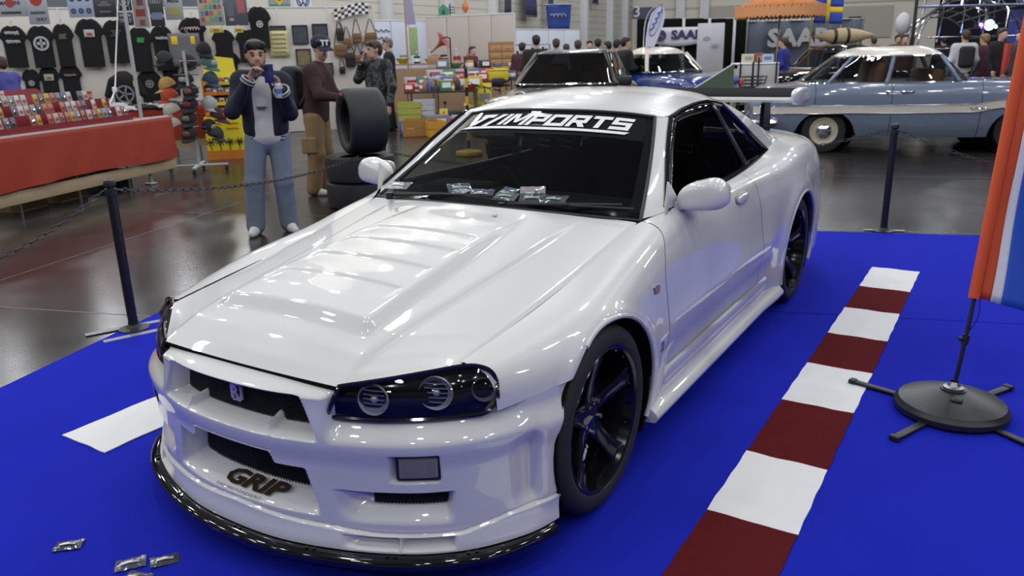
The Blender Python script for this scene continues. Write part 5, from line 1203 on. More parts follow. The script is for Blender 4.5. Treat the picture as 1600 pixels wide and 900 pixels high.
t = thing('power_cord', 'white power cord with plug hanging down to the red stall table', 'cord', flat(cbp[0], 2.5)); o0 = t.location.copy()
MB().tube([Vector(p) - o0 for p in curve([tuple(q) for q in cbp], 30)], .009, 6).build('cable', M['white'], t); b = MB(); b.rbox(Vector(cbp[3]) - o0, (.05, .05, .07), .012); b.build('plug', M['white'], t)
# ------------------------------------------------------------------ back wall of the stall
WA, WB = flat(at(-90, 95, 14.4)), flat(at(588, 90, 17.2)); WD = (WB - WA).normalized(); WN_ = Vector((WD.y, -WD.x, 0)); WYAW = math.atan2(WD.y, WD.x)
def onw(px, py, off=.05): r = ray(px, py); t = (WA + WN_ * off - CAMV).dot(WN_) / r.dot(WN_); return CAMV + r * t
bw_ = thing('partition_wall', 'white exhibition partition wall behind the black T-shirts', 'partition', (WA + WB) / 2, WYAW)
L = (WB - WA).length; npan = 8
for i in range(npan): b = MB(); b.rbox((-L / 2 + L / npan * (i + .5), .02, 1.26), (L / npan - .012, .04, 2.50), .004); b.build('panel', M['wall'], bw_)
for i in range(npan + 1): b = MB(); b.rbox((-L / 2 + L / npan * i, .02, 1.27), (.035, .06, 2.54), .008); b.build('upright', mat('alu_post', (.55, .55, .55), .4), bw_)
b = MB(); b.rbox((0, .02, 2.53), (L, .055, .04), .008); b.build('top_rail', mat('alu_post', (.55, .55, .55), .4), bw_)
side = MB(); side.rbox((L / 2, 1.2, 1.26), (.05, 2.4, 2.5), .006); side.build('side_panel', M['wall'], bw_)
def hang(name, label, cat, px, py_top, off=.05): p = onw(px, py_top, off); return thing(name, label, cat, p, WYAW)
SHIRT = mat('black_tshirt', (.008, .008, .009), .95, var=.3, vscale=14)
def tshirt(px, yt, yb, w, label, prt=None, torso=False, mesh=SHIRT):
    p, q = onw(px, yt), onw(px, yb); H = p.z - q.z; W_ = (onw(px + w / 2, yt) - onw(px - w / 2, yt)).length
    t = hang('t_shirt', label, 'T-shirt', px, yt, .06 if yt > 70 else .13)
    s = W_; out = [(-.10 * s, 0), (-.28 * s, -.05 * H), (-.50 * s, -.30 * H), (-.36 * s, -.36 * H), (-.30 * s, -.24 * H), (-.29 * s, -H), (.29 * s, -H), (.30 * s, -.24 * H), (.36 * s, -.36 * H), (.50 * s, -.30 * H), (.28 * s, -.05 * H), (.10 * s, 0), (0, -.05 * H)]
    # quilted surface: rows of the outline
    rows = []
    def wid(f): return np.interp(f, [0, .05, .12, .24, .30, .33, .36, 1], [.14, .30, .40, .49, .52, .45, .38, .37]) * s
    for f in np.linspace(0, 1, 22): rows.append([(u * wid(f), -.035 * math.cos(u * 1.45) - .010 * math.sin(u * 9 + f * 4) * f - (.05 if torso else 0) * math.cos(u * 1.5), -f * H + (.02 * (1 - abs(u)) * -1 if f == 0 else 0)) for u in np.linspace(-1, 1, 15)])
    P = np.array(rows); b = MB(); b.grid(P); b.grid(P * np.array([1, .1, 1]) + np.array([0, .01, 0]), True)
    for A in (P[0], P[-1], P[:, 0], P[:, -1]): b.grid(np.stack([A, A * np.array([1, .1, 1]) + np.array([0, .01, 0])]))
    b.build('cloth', mesh, t, smooth=60)
    b = MB(); b.tube([(0, .0, .01), (0, .0, .07), (.02, 0, .085), (.03, 0, .07)], .005, 5); b.build('hanger', M['steel'], t)
    y = -.052 - (.05 if torso else 0)
    if prt:
        kind, c, wd = prt[:3]; m = mat('print_%s' % kind + str(int(c[0] * 90)) + str(int(c[1] * 90)), c, .7)
        if kind == 'ring':
            b = MB(); b.lathe([(wd * .36, 0), (wd * .36, -.004), (wd * .5, -.004), (wd * .5, 0)], (0, y, -.42 * H), 'Y', 24); b.box((0, y - .003, -.42 * H), (wd * .55, .004, wd * .2)); b.box((0, y - .003, -.42 * H), (wd * .14, .004, wd * .6)); b.build('print', m, t)
        elif kind == 'text':
            squiggle('print', W_ * .50, wd, m, t, frame((0, y - .008, -.28 * H), (1, 0, 0), (0, 0, 1)), 5, int(px), wd * .13, 2 if '\n' in prt[3] else 1)
        elif kind == 'block':
            b = MB()
            for k in range(4): b.box((random.Random(k + px).uniform(-.1, .1) * wd, y, -.25 * H - k * wd * .17), (wd * random.Random(k * 3 + px).uniform(.6, 1), .004, wd * .13))
            b.build('print', m, t, smooth=0)
        else:
            b = MB(); b.rbox((0, y, -.30 * H), (wd, .006, wd * .75), .003); b.build('print', m, t); b = MB(); b.box((0, y - .004, -.32 * H), (wd * .5, .004, wd * .3)); b.build('print_figure', mat('print_red', (.30, .08, .07), .7), t)
    return t
GW = (.42, .42, .42)
tshirt(17, 40, 106, 44, 'black T-shirt with broad white lettering, first from left in upper row', ('text', GW, .10, 'two\nlines'))
tshirt(60, 40, 106, 44, 'black T-shirt with round white emblem, second from left in upper row', ('ring', GW, .26))
tshirt(95, 37, 104, 34, 'black T-shirt with small olive print, third from left in upper row', ('block', (.12, .13, .08), .14))
tshirt(136, 29, 105, 46, 'black T-shirt with square red and white picture print', ('pic', (.45, .40, .38), .18))
tshirt(177, 31, 99, 42, 'black T-shirt with faint grey print, right of the red picture shirt', ('block', (.06, .06, .06), .18))
tshirt(216, 42, 112, 40, 'black T-shirt with green flash print behind the tent pole', ('block', (.05, .35, .08), .14))
tshirt(250, 40, 110, 38, 'black T-shirt with white script print right of the tent pole', ('text', GW, .09, 'custom'))
tshirt(347, 46, 98, 36, 'plain black T-shirt right of the pink lettered shirt', None)
tshirt(384, 46, 98, 36, 'plain black T-shirt nearest the photographing man, upper row', None)
tshirt(46, 108, 160, 30, 'black T-shirt with small white crest, first in lower row', ('ring', GW, .10))
tshirt(74, 104, 160, 34, 'black T-shirt with pale green picture print in lower row', ('pic', (.35, .38, .28), .16))
tshirt(107, 100, 160, 36, 'black T-shirt with red and grey lettering, third in lower row', ('text', (.35, .25, .25), .07, 'MOTOR'))
tshirt(231, 110, 160, 38, 'black T-shirt with grey round print behind the cap stand', ('ring', (.25, .25, .25), .15))
tshirt(262, 84, 150, 32, 'black T-shirt with tall white print behind the cap stand', ('block', GW, .2))
tshirt(352, 80, 135, 44, 'plain black T-shirt in lower row above the yellow display', None)
tshirt(298, 27, 92, 44, 'black shirt on torso with pink and white lettering below the signs', ('text', (.5, .33, .36), .10, 'Vespa'), True)
tshirt(402, 10, 76, 38, 'black shirt on torso with white bull print beside the pictures', ('ring', (.55, .56, .60), .13), True)
# grey vest with two yellow tags
t = hang('work_vest', 'grey vest with two yellow tags above the cap stand', 'vest', 286, 52, .5)
b = MB(); b.grid([[(x * (1 if z < .4 else .85), -.04 * math.cos(x * 5), -z) for x in np.linspace(-.28, .28, 10)] for z in np.linspace(0, .62, 8)]); b.build('cloth', mat('grey_vest', (.14, .14, .145), .85), t, solid=.03)
b = MB(); b.tube([(-.1, 0, .0), (0, 0, .10), (.1, 0, 0)], .006); b.cyl((0, 0, .10), (0, .5, .13), .006); b.build('hanger', M['steel'], t)
for x in (-.17, .10): b = MB(); b.rbox((x, -.06, -.13), (.12 if x < 0 else .19, .006, .15), .002); b.build('yellow_tag', mat('tag_yellow', (.72, .52, .01), .6), t)
# hooded jacket with wheel print
t = hang('hooded_jacket', 'black hooded jacket with grey wheel print and yellow tag', 'jacket', 191, 112, .9)
sdf_obj('cloth', [('s', (-.14, 0, -.18), (.14, 0, -.18), .11, .11), ('s', (0, 0, -.2), (0, 0, -.52), .20, .20), ('s', (-.2, -.02, -.18), (-.30, -.05, -.42), .075, .06), ('s', (.2, -.02, -.18), (.30, -.05, -.42), .075, .06), ('s', (-.05, .0, -.07), (.05, 0, -.07), .08, .08)], .025, SHIRT, t, .04)
MB().lathe([(.13, 0), (.13, -.006), (.16, -.006), (.16, 0)], (0, -.205, -.40), 'Y', 28).build('wheel_print', mat('print_grey', (.20, .21, .22), .6), t)
for a in range(5): b = MB(); b.box((.0 + .07 * math.cos(a * 1.257), -.21, -.40 + .07 * math.sin(a * 1.257)), (.11, .004, .03), ry=-a * 1.257); b.build('spoke_print', mat('print_grey', (.20, .21, .22), .6), t)
b = MB(); b.rbox((.20, -.19, -.22), (.07, .006, .10), .002); b.build('yellow_tag', mat('tag_yellow', (.72, .52, .01), .6), t); b = MB(); b.cyl((0, .0, -.60), (0, 0, -.9), .02); b.build('stand', M['steel'], t)
# ------------------------------------------------------------------ second table, clothes heap, cap stand, yellow display
TB0, TB1 = flat(at(196, 160, 11.9)), flat(at(404, 160, 13.6)); bd = (TB1 - TB0).normalized()
TBt = thing('stall_table', 'second red clothed table behind the cap stand and yellow display', 'table', TB0, math.atan2(bd.y, bd.x))
LB_ = (TB1 - TB0).length
b = MB(); b.box((LB_ / 2, .45, .80), (LB_, .9, .04)); b.build('table_top', TAN, TBt)
P = [[(x, .9 - .3 * j, .826) for x in np.linspace(0, LB_, 40)] for j in range(3)] + [[(x, -.01 - .012 * abs(math.sin(x * 6)) * k, .826 - .50 * k) for x in np.linspace(0, LB_, 40)] for k in np.linspace(0, 1, 8)]
b = MB(); b.grid(P); b.build('tablecloth', REDC, TBt, smooth=179)
b = MB(); b.box((LB_ / 2, .02, .25), (LB_, .025, .14)); b.build('front_board', TAN, TBt)
for x in (.08, LB_ * .5, LB_ - .08):
    for y in (.06, .84): b = MB(); b.cyl((x, y, 0), (x, y, .78), .014, n=8); b.build('leg', M['steel'], TBt)
def tabB(x, y, z=.826): return TB0 + bd * x + Vector((-bd.y, bd.x, 0)) * y + Vector((0, 0, z))
r6 = random.Random(11)
for i in range(16):
    x = .08 + (i % 8) * .125; y = .12 + (i // 8) * .3; cidx = i % 4
    t = thing('folded_shirt', 'folded black or white T-shirt in the heap on second red table', 'T-shirt', tabB(x, y, .828 + .004 * (i % 3) + .02 * (i // 8)), math.atan2(bd.y, bd.x) + r6.uniform(-.6, .6), 'folded shirts heaped on the second table')
    h = r6.uniform(.03, .07); b = MB(); b.grid([[(u * .13 - .0, v * .16, h * (1 - abs(u)**3) * (1 - abs(v)**3) + .010 * math.sin(u * 6 + v * 4 + i)) for u in np.linspace(-1, 1, 9)] for v in np.linspace(-1, 1, 9)]); b.build('cloth', SHIRT if cidx else mat('white_shirt', (.42, .42, .43), .9), t, smooth=179, solid=.004)
    if i % 2: b = MB(); b.rbox((0, -.03, h + .008), (.10, .07, .006), .002); b.build('print', mat('heap_print', (.40, .40, .40), .7), t)
t = thing('red_tin', 'round red tin standing on the maroon display end', 'tin', tabA(.95, .42, 1.10)); MB().lathe([(.001, 0), (.055, 0), (.06, .005), (.06, .10), (.055, .105), (.001, .105)], n=18).build('tin', mat('tin_red', (.45, .06, .03), .4), t); MB().lathe([(.0605, .03), (.0605, .07)], n=18).build('band', mat('tin_band', (.5, .3, .25), .4), t)
# cap stand
CSP = gr(312, 268); cs = thing('cap_stand', 'floor stand with castors carrying a column of baseball caps', 'stand', flat(CSP), YAWF)
for a in (.2, .2 + PI / 2): b = MB(); b.rbox((0, 0, .09), (.80, .05, .03), .008, rz=a); b.build('base_arm', mat('pale_pole', (.42, .43, .43), .4), cs)
for k in range(4): a = .2 + PI / 2 * k; MB().lathe([(.001, -.015), (.038, -.015), (.04, 0), (.038, .015), (.001, .015)], (.38 * math.cos(a), .38 * math.sin(a), .04), 'X', 14).build('castor', BLK, cs)
b = MB(); b.cyl((0, 0, .09), (0, 0, 1.66), .020); b.build('pole', mat('pale_pole', (.42, .43, .43), .4), cs)

for k in range(6):
    for a in (0, PI / 2): b = MB(); b.cyl((-.17 * math.cos(a), -.17 * math.sin(a), .62 + k * .18), (.17 * math.cos(a), .17 * math.sin(a), .62 + k * .18), .008, n=6); b.build('cap_peg', M['steel'], cs)
SC_ = (CSP - CAMV).dot(-(_R @ Vector((0, 0, 1)))) / _F
def capm(c): return mat('cap_%d_%d_%d' % tuple(int(x * 99) for x in c), c, .85)
def baseball_cap(px, py, c, label, face, logo=None, s=1.0):
    p = at(px, py, (CSP - CAMV).dot(-(_R @ Vector((0, 0, 1)))) - (.14 if abs(face) < .5 else .0)); o = Vector((p.x, p.y, p.z)); ang = YAWF + face
    t = thing('baseball_cap', label, 'cap', o, ang); t.rotation_euler = (.35, 0, ang)
    n = 20; rings = [[(.088 * math.cos(2 * PI * k / n) * math.cos(f) * s, (.10 * math.sin(2 * PI * k / n) * math.cos(f) - .10) * s, .115 * math.sin(f) * s) for k in range(n)] for f in np.linspace(0, PI / 2 * .98, 8)]
    MB().rings(rings, False, True).build('crown', capm(c), t, smooth=60)
    MB().grid([[(u * .082 * s, (-.10 - .10 * math.sqrt(max(0, 1 - u * u)) * q - (.075 * math.sqrt(max(0, 1 - u * u * .9)))) * s, (.004 - .018 * u * u - .02 * q) * s) for u in np.linspace(-1, 1, 11)] for q in (0, .5, 1)]).build('peak', capm(c), t, solid=.004)
    MB().ball((0, -.10 * s, .115 * s), .008).build('button', capm(c), t)
    if logo: b = MB(); b.rings(superball((0, -.185 * s, .055 * s), (.042 * s, .012, .030 * s), .8), True, True); b.build('badge', mat('cap_logo_%d' % int(logo[0] * 99), logo, .6), t)
K = (.012, .012, .013)
for a in ((300, 96, K, 'black cap on top of the cap stand', 0, (.20, .12, .07)), (295, 122, K, 'black cap with big white oval badge, second from top', 0, (.5, .5, .5)), (303, 140, K, 'black cap with small red and white badge, third from top', 0, (.35, .15, .15)),
          (302, 160, K, 'black cap with round red badge in middle of cap stand', 0, (.30, .06, .05)), (300, 182, K, 'black cap with grey oval badge below the red badge', 0, (.25, .24, .22)), (301, 206, K, 'lowest black cap on front of the cap stand', 0, (.28, .12, .08)),
          (271, 90, (.02, .03, .025), 'dark cap with yellow badge, top left of stand', -1.0, (.4, .38, .15)), (275, 130, (.42, .24, .07), 'tan and yellow cap on left of the stand', -1.0, None), (279, 147, (.42, .05, .02), 'orange red cap on left of the stand', -1.0, None), (282, 170, (.45, .42, .35), 'cream cap on left side of the stand', -1.0, None), (283, 192, (.48, .47, .42), 'lower white cap on left side of stand', -1.0, None),
          (318, 97, (.06, .14, .12), 'teal and white cap at top right of stand', 1.0, (.5, .5, .5)), (320, 122, (.03, .06, .09), 'dark blue cap right of the white oval badge cap', 1.0, None), (318, 160, (.35, .35, .36), 'light grey cap on right of the stand', 1.0, None), (330, 178, (.05, .015, .02), 'dark wine cap sticking out at right of stand', 1.2, (.3, .2, .2)), (318, 196, K, 'black and white trucker cap at lower right of stand', 1.0, (.4, .4, .4)), (326, 207, (.03, .03, .035), 'charcoal cap at bottom right of stand', 1.2, None), (312, 76, K, 'black cap hooked above the right of the stand', .8, None)): baseball_cap(*a, s=1.22)
# yellow cardboard display
YD = flat(gr(358, 246)); yd = thing('card_display', 'yellow cardboard display with palm trees and stacked shelves', 'display', YD, YAWF + .22)
YEL = mat('display_yellow', (.72, .58, .012), .6); ORG = mat('display_orange', (.62, .20, .02), .6)
b = MB(); b.box((0, 0, .07), (.58, .46, .14)); b.build('orange_base', ORG, yd); b = MB(); b.box((0, 0, .40), (.56, .44, .52)); b.build('front_panel', YEL, yd)
for k in range(4):
    x = -.22 + k * .145; b = MB(); b.box((x, -.226, .20), (.010, .006, .12), ry=.1 * (k - 1.5))
    for a in range(7): b.box((x + .035 * math.cos(a * .9), -.228, .275 + .025 * math.sin(a * .9)), (.075, .005, .014), ry=-a * .9)
    tag(b.build('palm_print', mat('palm_black', (.02, .02, .01), .6), yd, smooth=0), kind='stuff')
for k in range(2): squiggle('lettering', .19, .055, ORG, yd, frame((-.13 + .27 * k, -.228, .52), (1, 0, 0), (0, 0, 1)), 4, k + 2, .008, 2)
for k in range(4):
    z = .68 + k * .155; y = -.12 + k * .05
    b = MB(); b.box((0, y + .16, z), (.50, .30, .015)); b.build('shelf', YEL if k % 2 else ORG, yd); b = MB(); b.box((0, y + .0, z + .025), (.50, .008, .05)); b.build('shelf_front', YEL if k % 2 else ORG, yd)
b = MB(); b.box((-.26, .08, .95), (.012, .30, .62)); b.box((.26, .08, .95), (.012, .30, .62)); b.build('side_cheek', ORG, yd); 
b = MB(); b.box((0, .22, .95), (.52, .012, .62)); b.build('back_panel', ORG, yd)
hd = MB(); hd.prism([(-.26, 0), (.26, 0), (.22, .34), (-.20, .40)], frame((0, .10, 1.22), (1, 0, 0), (0, .35, 1)), .012); hd.build('header', YEL, yd, smooth=0)
b = MB(); b.prism([(-.22, .06), (.22, .04), (.10, .20), (-.15, .26)], frame((0, .095, 1.22), (1, 0, 0), (0, .35, 1)), -.004); b.build('header_splash', mat('splash_blue', (.05, .22, .50), .5), yd, smooth=0)
b = MB(); b.prism([(.0, .05), (.24, .04), (.15, .13), (.02, .14)], frame((0, .088, 1.22), (1, 0, 0), (0, .35, 1)), -.004); b.build('header_cloud', M['white'], yd, smooth=0)
r7 = random.Random(3)
for k in range(4):
    for i in range(5):
        c = PAL[(i * 3 + k * 2) % 10]; t = thing('boxed_item', 'small boxed item standing on yellow display shelf', 'box', YD + Matrix.Rotation(YAWF + .22, 3, 'Z') @ Vector((-.19 + i * .095, -.04 + k * .05, .69 + k * .155)), YAWF + .22, 'boxed items on the yellow display')
        b = MB(); b.rbox((0, 0, .05), (.08, .05, .10), .004); b.build('carton', mat('pack_card_%d' % ((i * 3 + k * 2) % 10), c, .35), t); b = MB(); b.box((0, -.027, .05), (.05, .003, .04)); b.build('print', M['white'] if i % 2 else mat('card_red', (.4, .08, .08), .6), t)
# ------------------------------------------------------------------ metal signs hung along the rail
def hang_sign(x0, x1, y1, d, label, bg, items, y0=-6, nm='metal_sign', name_mat=None):
    a, c = at(x0, y1, d), at(x1, y1, d); w = (c - a).length; h = (at(x0, y0, d) - a).length; ctr = (a + c) / 2; t = thing(nm, label, 'sign', ctr + Vector((0, 0, h / 2)), YAWF)
    b = MB(); b.rbox((0, 0, 0), (w, .012, h), .005); b.build('plate', mat('sign_%d_%d' % (x0, x1), bg, .35), t)
    b = MB(); b.tube([(-w / 2 + .03, 0, h / 2 - .01), (-w * .2, 0, max(h / 2 + .05, 2.52 - t.location.z)), (w * .2, 0, max(h / 2 + .05, 2.52 - t.location.z)), (w / 2 - .03, 0, h / 2 - .01)], .004, 5); b.build('hook_wire', M['steel'], t)
    for it in items:
        if it[0] == 't': write('lettering', it[1], it[2] * h, mat('ink_%d_%d_%d' % tuple(int(q * 99) for q in it[5]), it[5], .5), t, frame((it[3] * w, -.0075, it[4] * h), (1, 0, 0), (0, 0, 1)), bold=.002, extrude=.0008)
        if it[0] == 'r': b = MB(); b.box((it[1] * w, -.008, it[2] * h), (it[3] * w, .004, it[4] * h)); b.build('print_block', mat('ink_%d_%d_%d' % tuple(int(q * 99) for q in it[5]), it[5], .5), t, smooth=0)
        if it[0] == 'o':
            b = MB(); R0 = it[3] * w; b.lathe([(R0 * it[4], -.0065), (R0 * it[4], -.0095), (R0, -.0095), (R0, -.0065)], (it[1] * w, 0, it[2] * h), 'Y', 22); b.build('ring_print', mat('ink_%d_%d_%d' % tuple(int(q * 99) for q in it[5]), it[5], .5), t)
        if it[0] == 'd': b = MB(); R0 = it[3] * w; b.lathe([(.0005, -.0090), (R0, -.0090), (R0, -.0065)], (it[1] * w, 0, it[2] * h), 'Y', 22); b.build('disc_print', mat('ink_%d_%d_%d' % tuple(int(q * 99) for q in it[4]), it[4], .5), t)
        if it[0] == 's':
            for a in (PI / 2, PI / 2 + 2.094, PI / 2 + 4.189): b = MB(); R0 = it[3] * w; b.prism([(0, -R0 * .14), (R0, 0), (0, R0 * .14)], frame((it[1] * w, -.0068, it[2] * h), (math.cos(a), 0, math.sin(a)), (-math.sin(a), 0, math.cos(a))), .003); b.build('star_ray', mat('ink_%d_%d_%d' % tuple(int(q * 99) for q in it[4]), it[4], .5), t, smooth=0)
RD, DK, WH, LG = (.42, .05, .04), (.04, .04, .045), (.62, .63, .64), (.40, .42, .46)
hang_sign(-6, 45, 26, 10.5, 'white sign with red disc and black bar at top left corner', LG, [('d', .0, .12, .13, RD), ('t', 'MARTINI', .26, 0, .12, DK), ('r', 0, -.32, .6, .10, DK)])
hang_sign(47, 79, 38, 10.5, 'white PARKING ONLY sign with red disc', LG, [('d', .0, .33, .30, RD), ('t', 'PARKING', .125, 0, -.12, DK), ('t', 'ONLY', .15, .12, -.34, DK)])
hang_sign(109, 149, 27, 11.0, 'pale blue sign with six round emblems', (.36, .42, .56), [q for i in range(3) for j in range(2) for q in (('o', -.30 + .3 * i, .33 - .55 * j, .105, .55, DK), ('d', -.30 + .3 * i, .33 - .55 * j, .05, (.06, .16, .42)))])
hang_sign(149, 184, 27, 11.0, 'dark grey sign with faint car silhouette', (.05, .05, .06), [('r', 0, .05, .6, .10, (.15, .15, .17)), ('r', .02, .16, .3, .10, (.15, .15, .17)), ('r', 0, -.25, .5, .06, (.18, .19, .2))])
hang_sign(184, 209, 17, 10.8, 'dark sign with three pointed star in a ring', DK, [('o', 0, .12, .34, .84, LG), ('s', 0, .12, .30, LG)])
hang_sign(187, 210, 40, 10.6, 'dark sign reading ONLY below the star sign', (.06, .06, .07), [('t', 'PARKING', .20, 0, .25, LG), ('t', 'ONLY', .34, 0, -.12, LG)], 20)
hang_sign(211, 236, 44, 10.0, 'white framed poster of red racing cars on the tent pole', WH, [('r', 0, .0, .84, .9, (.30, .27, .25)), ('r', .05, .27, .4, .22, (.5, .06, .04)), ('r', .0, -.05, .6, .22, (.5, .08, .05)), ('r', .05, -.34, .35, .18, (.5, .06, .04))])
hang_sign(237, 259, 41, 10.8, 'dark sign with four interlocked rings and PARKING lettering', (.05, .05, .055), [('o', -.25 + .165 * i, .28, .13, .78, LG) for i in range(4)] + [('r', 0, -.18, .75, .22, (.16, .22, .32)), ('t', 'PARKING', .12, 0, -.18, WH)])
hang_sign(260, 288, 31, 11.0, 'pale sign with yellow green car picture', (.40, .42, .45), [('r', .05, -.15, .6, .28, (.40, .42, .10)), ('t', 'Manta', .2, 0, .25, DK)])
hang_sign(313, 352, 40, 11.4, 'busy comic poster of small coloured figures', (.42, .40, .38), [('r', -.35 + .175 * i, -.3 + .2 * j, .13, .15, [(.5, .1, .08), (.1, .3, .35), (.5, .4, .1), (.1, .1, .12), (.2, .35, .15)][(i * 2 + j) % 5]) for i in range(5) for j in range(4)], nm='poster')
hang_sign(353, 389, 40, 11.4, 'dark poster with red and blue shapes beside comic poster', (.10, .11, .13), [('r', -.22, .1, .3, .6, (.12, .14, .17)), ('r', .25, .15, .34, .5, (.42, .13, .13)), ('r', -.2, -.3, .2, .1, (.45, .30, .25))], nm='poster')
for x, lb in ((338, 'yellow price tag hanging below the comic poster'), (373, 'yellow and red price tag below the dark poster')):
    p = at(x, 47, 11.35); t = thing('price_tag', lb, 'tag', p, YAWF); b = MB(); b.rbox((0, 0, 0), (.20 if x < 350 else .13, .006, .07), .002); b.build('card', mat('tag_lime', (.55, .52, .08), .6), t); b = MB(); b.cyl((0, 0, .03), (0, 0, .08), .003); b.build('string', M['white'], t)
    b = MB(); b.box((0, -.005, 0), (.08, .003, .025)); b.build('print', mat('card_red', (.4, .08, .08), .6), t)
# ------------------------------------------------------------------ pictures, notice, bags and banners on the partition
def pic(x0, y0, x1, y1, label, img, lines=()):
    a, c = onw(x0, y1, .03), onw(x1, y0, .03); w = math.hypot(c.x - a.x, c.y - a.y); h = c.z - a.z; t = thing('framed_picture', label, 'picture', (a + c) / 2, WYAW)
    for cx, cz, sx, sz in ((0, h / 2 - .012, w, .024), (0, -h / 2 + .012, w, .024), (-w / 2 + .012, 0, .024, h), (w / 2 - .012, 0, .024, h)): b = MB(); b.box((cx, -.012, cz), (sx, .03, sz)); b.build('frame_side', BLK, t, smooth=0)
    b = MB(); b.box((0, -.004, 0), (w, .012, h)); b.build('image', mat('pic_%d' % x0, img, .4, var=.8, vscale=14), t, smooth=0)
pic(422, 40, 446, 52, 'dark framed picture half behind the yellow notice', (.06, .06, .07)); pic(458, 39, 480, 69, 'framed dark photograph at left of the upper pair', (.05, .06, .08)); pic(489, 37, 511, 63, 'framed dark photograph above the navy cap', (.05, .055, .07)); pic(464, 76, 485, 104, 'framed picture with golden landscape, below the pair', (.20, .16, .07)); pic(508, 98, 520, 119, 'small framed picture right of the man in maroon', (.09, .09, .09))
a, c = onw(423, 89, .05), onw(449, 48, .05); t = thing('paper_notice', 'tall pale yellow paper notice with handwriting on white partition', 'notice', (a + c) / 2, WYAW); w = math.hypot(c.x - a.x, c.y - a.y); h = c.z - a.z
b = MB(); b.grid([[(x * w, -.02 - .006 * math.sin(x * 6 + z * 3), z * h) for x in np.linspace(-.5, .5, 6)] for z in np.linspace(-.5, .5, 6)]); b.build('paper', mat('yellow_paper', (.60, .55, .26), .8), t, solid=.003)
for k in range(5): squiggle('handwriting', w * .74, .05, mat('ink_brown', (.12, .10, .06), .8), t, frame((0, -.033, h * (.36 - .17 * k)), (1, 0, 0), (0, 0, 1)), 5, k + 4, .006)
BRN = mat('brown_leather', (.20, .10, .04), .6); BLB = mat('black_leather', (.02, .018, .018), .5)
for (x, yt, y0, y1, w, m, lb) in ((528, 34, 70, 88, 20, BRN, 'brown leather shoulder bag, leftmost on the partition'), (540, 42, 60, 75, 12, BRN, 'small brown pouch bag beside the leftmost shoulder bag'), (529, 34, 44, 64, 11, BLB, 'black slim bag over the leftmost brown bag'), (545, 66, 82, 105, 15, BLB, 'black handbag hanging low in middle of bags'), (555, 30, 52, 67, 14, BRN, 'tan bag with wide flap hanging upper middle'), (577, 30, 51, 67, 18, BRN, 'tan bag hanging top right of the bags'), (557, 70, 86, 98, 12, BRN, 'small tan bag hanging below the wide flap bag'), (533, 92, 104, 116, 9, BLB, 'small black bag hanging lowest left'), (568, 66, 80, 92, 12, BLB, 'black bag above the camouflage jacket')):
    p, q, s = onw(x, yt, .07), onw(x, y0, .07), onw(x, y1, .07); W_ = (onw(x + w, y0) - onw(x, y0)).length; t = thing('shoulder_bag', lb, 'bag', p, WYAW); h = q.z - s.z; dz = p.z - q.z
    b = MB(); b.rbox((0, -.03, -dz - h / 2), (W_, .09, h), .03); b.build('pouch', m, t); b = MB(); b.rbox((0, -.078, -dz - h * .28), (W_ * .98, .012, h * .55), .005); b.build('flap', m, t)
    b = MB(); b.tube([(-W_ * .45, -.03, -dz), (-.02, -.02, -.01), (0, 0, .01), (.02, -.02, -.01), (W_ * .45, -.03, -dz)], .010, 6); b.build('strap', BLB, t); b = MB(); b.cyl((0, .04, .0), (0, -.02, .005), .008); b.build('hook', M['steel'], t)
p = onw(549, 19, .12); cf = thing('chequered_flag', 'black and white chequered flag on top of the partition', 'flag', p, WYAW)
for i in range(10):
    for j in range(4):
        x0 = -.36 + i * .072; f = lambda x, z: (x, -.03 * math.sin(x * 9), z * .055 + .06 * math.sin(x * 5 + .8) + .03 * (x > .1) * x * 3)
        b = MB(); b.grid([[f(x0 + .072 * u, j - 2 + v) for u in (0, .5, 1)] for v in (0, 1)]); b.build('check', BLK if (i + j) % 2 else M['white'], cf, smooth=0, solid=.004)
b = MB(); b.cyl((-.42, .02, -.02), (.44, .02, .12), .012); b.build('stick', M['wood'], cf)
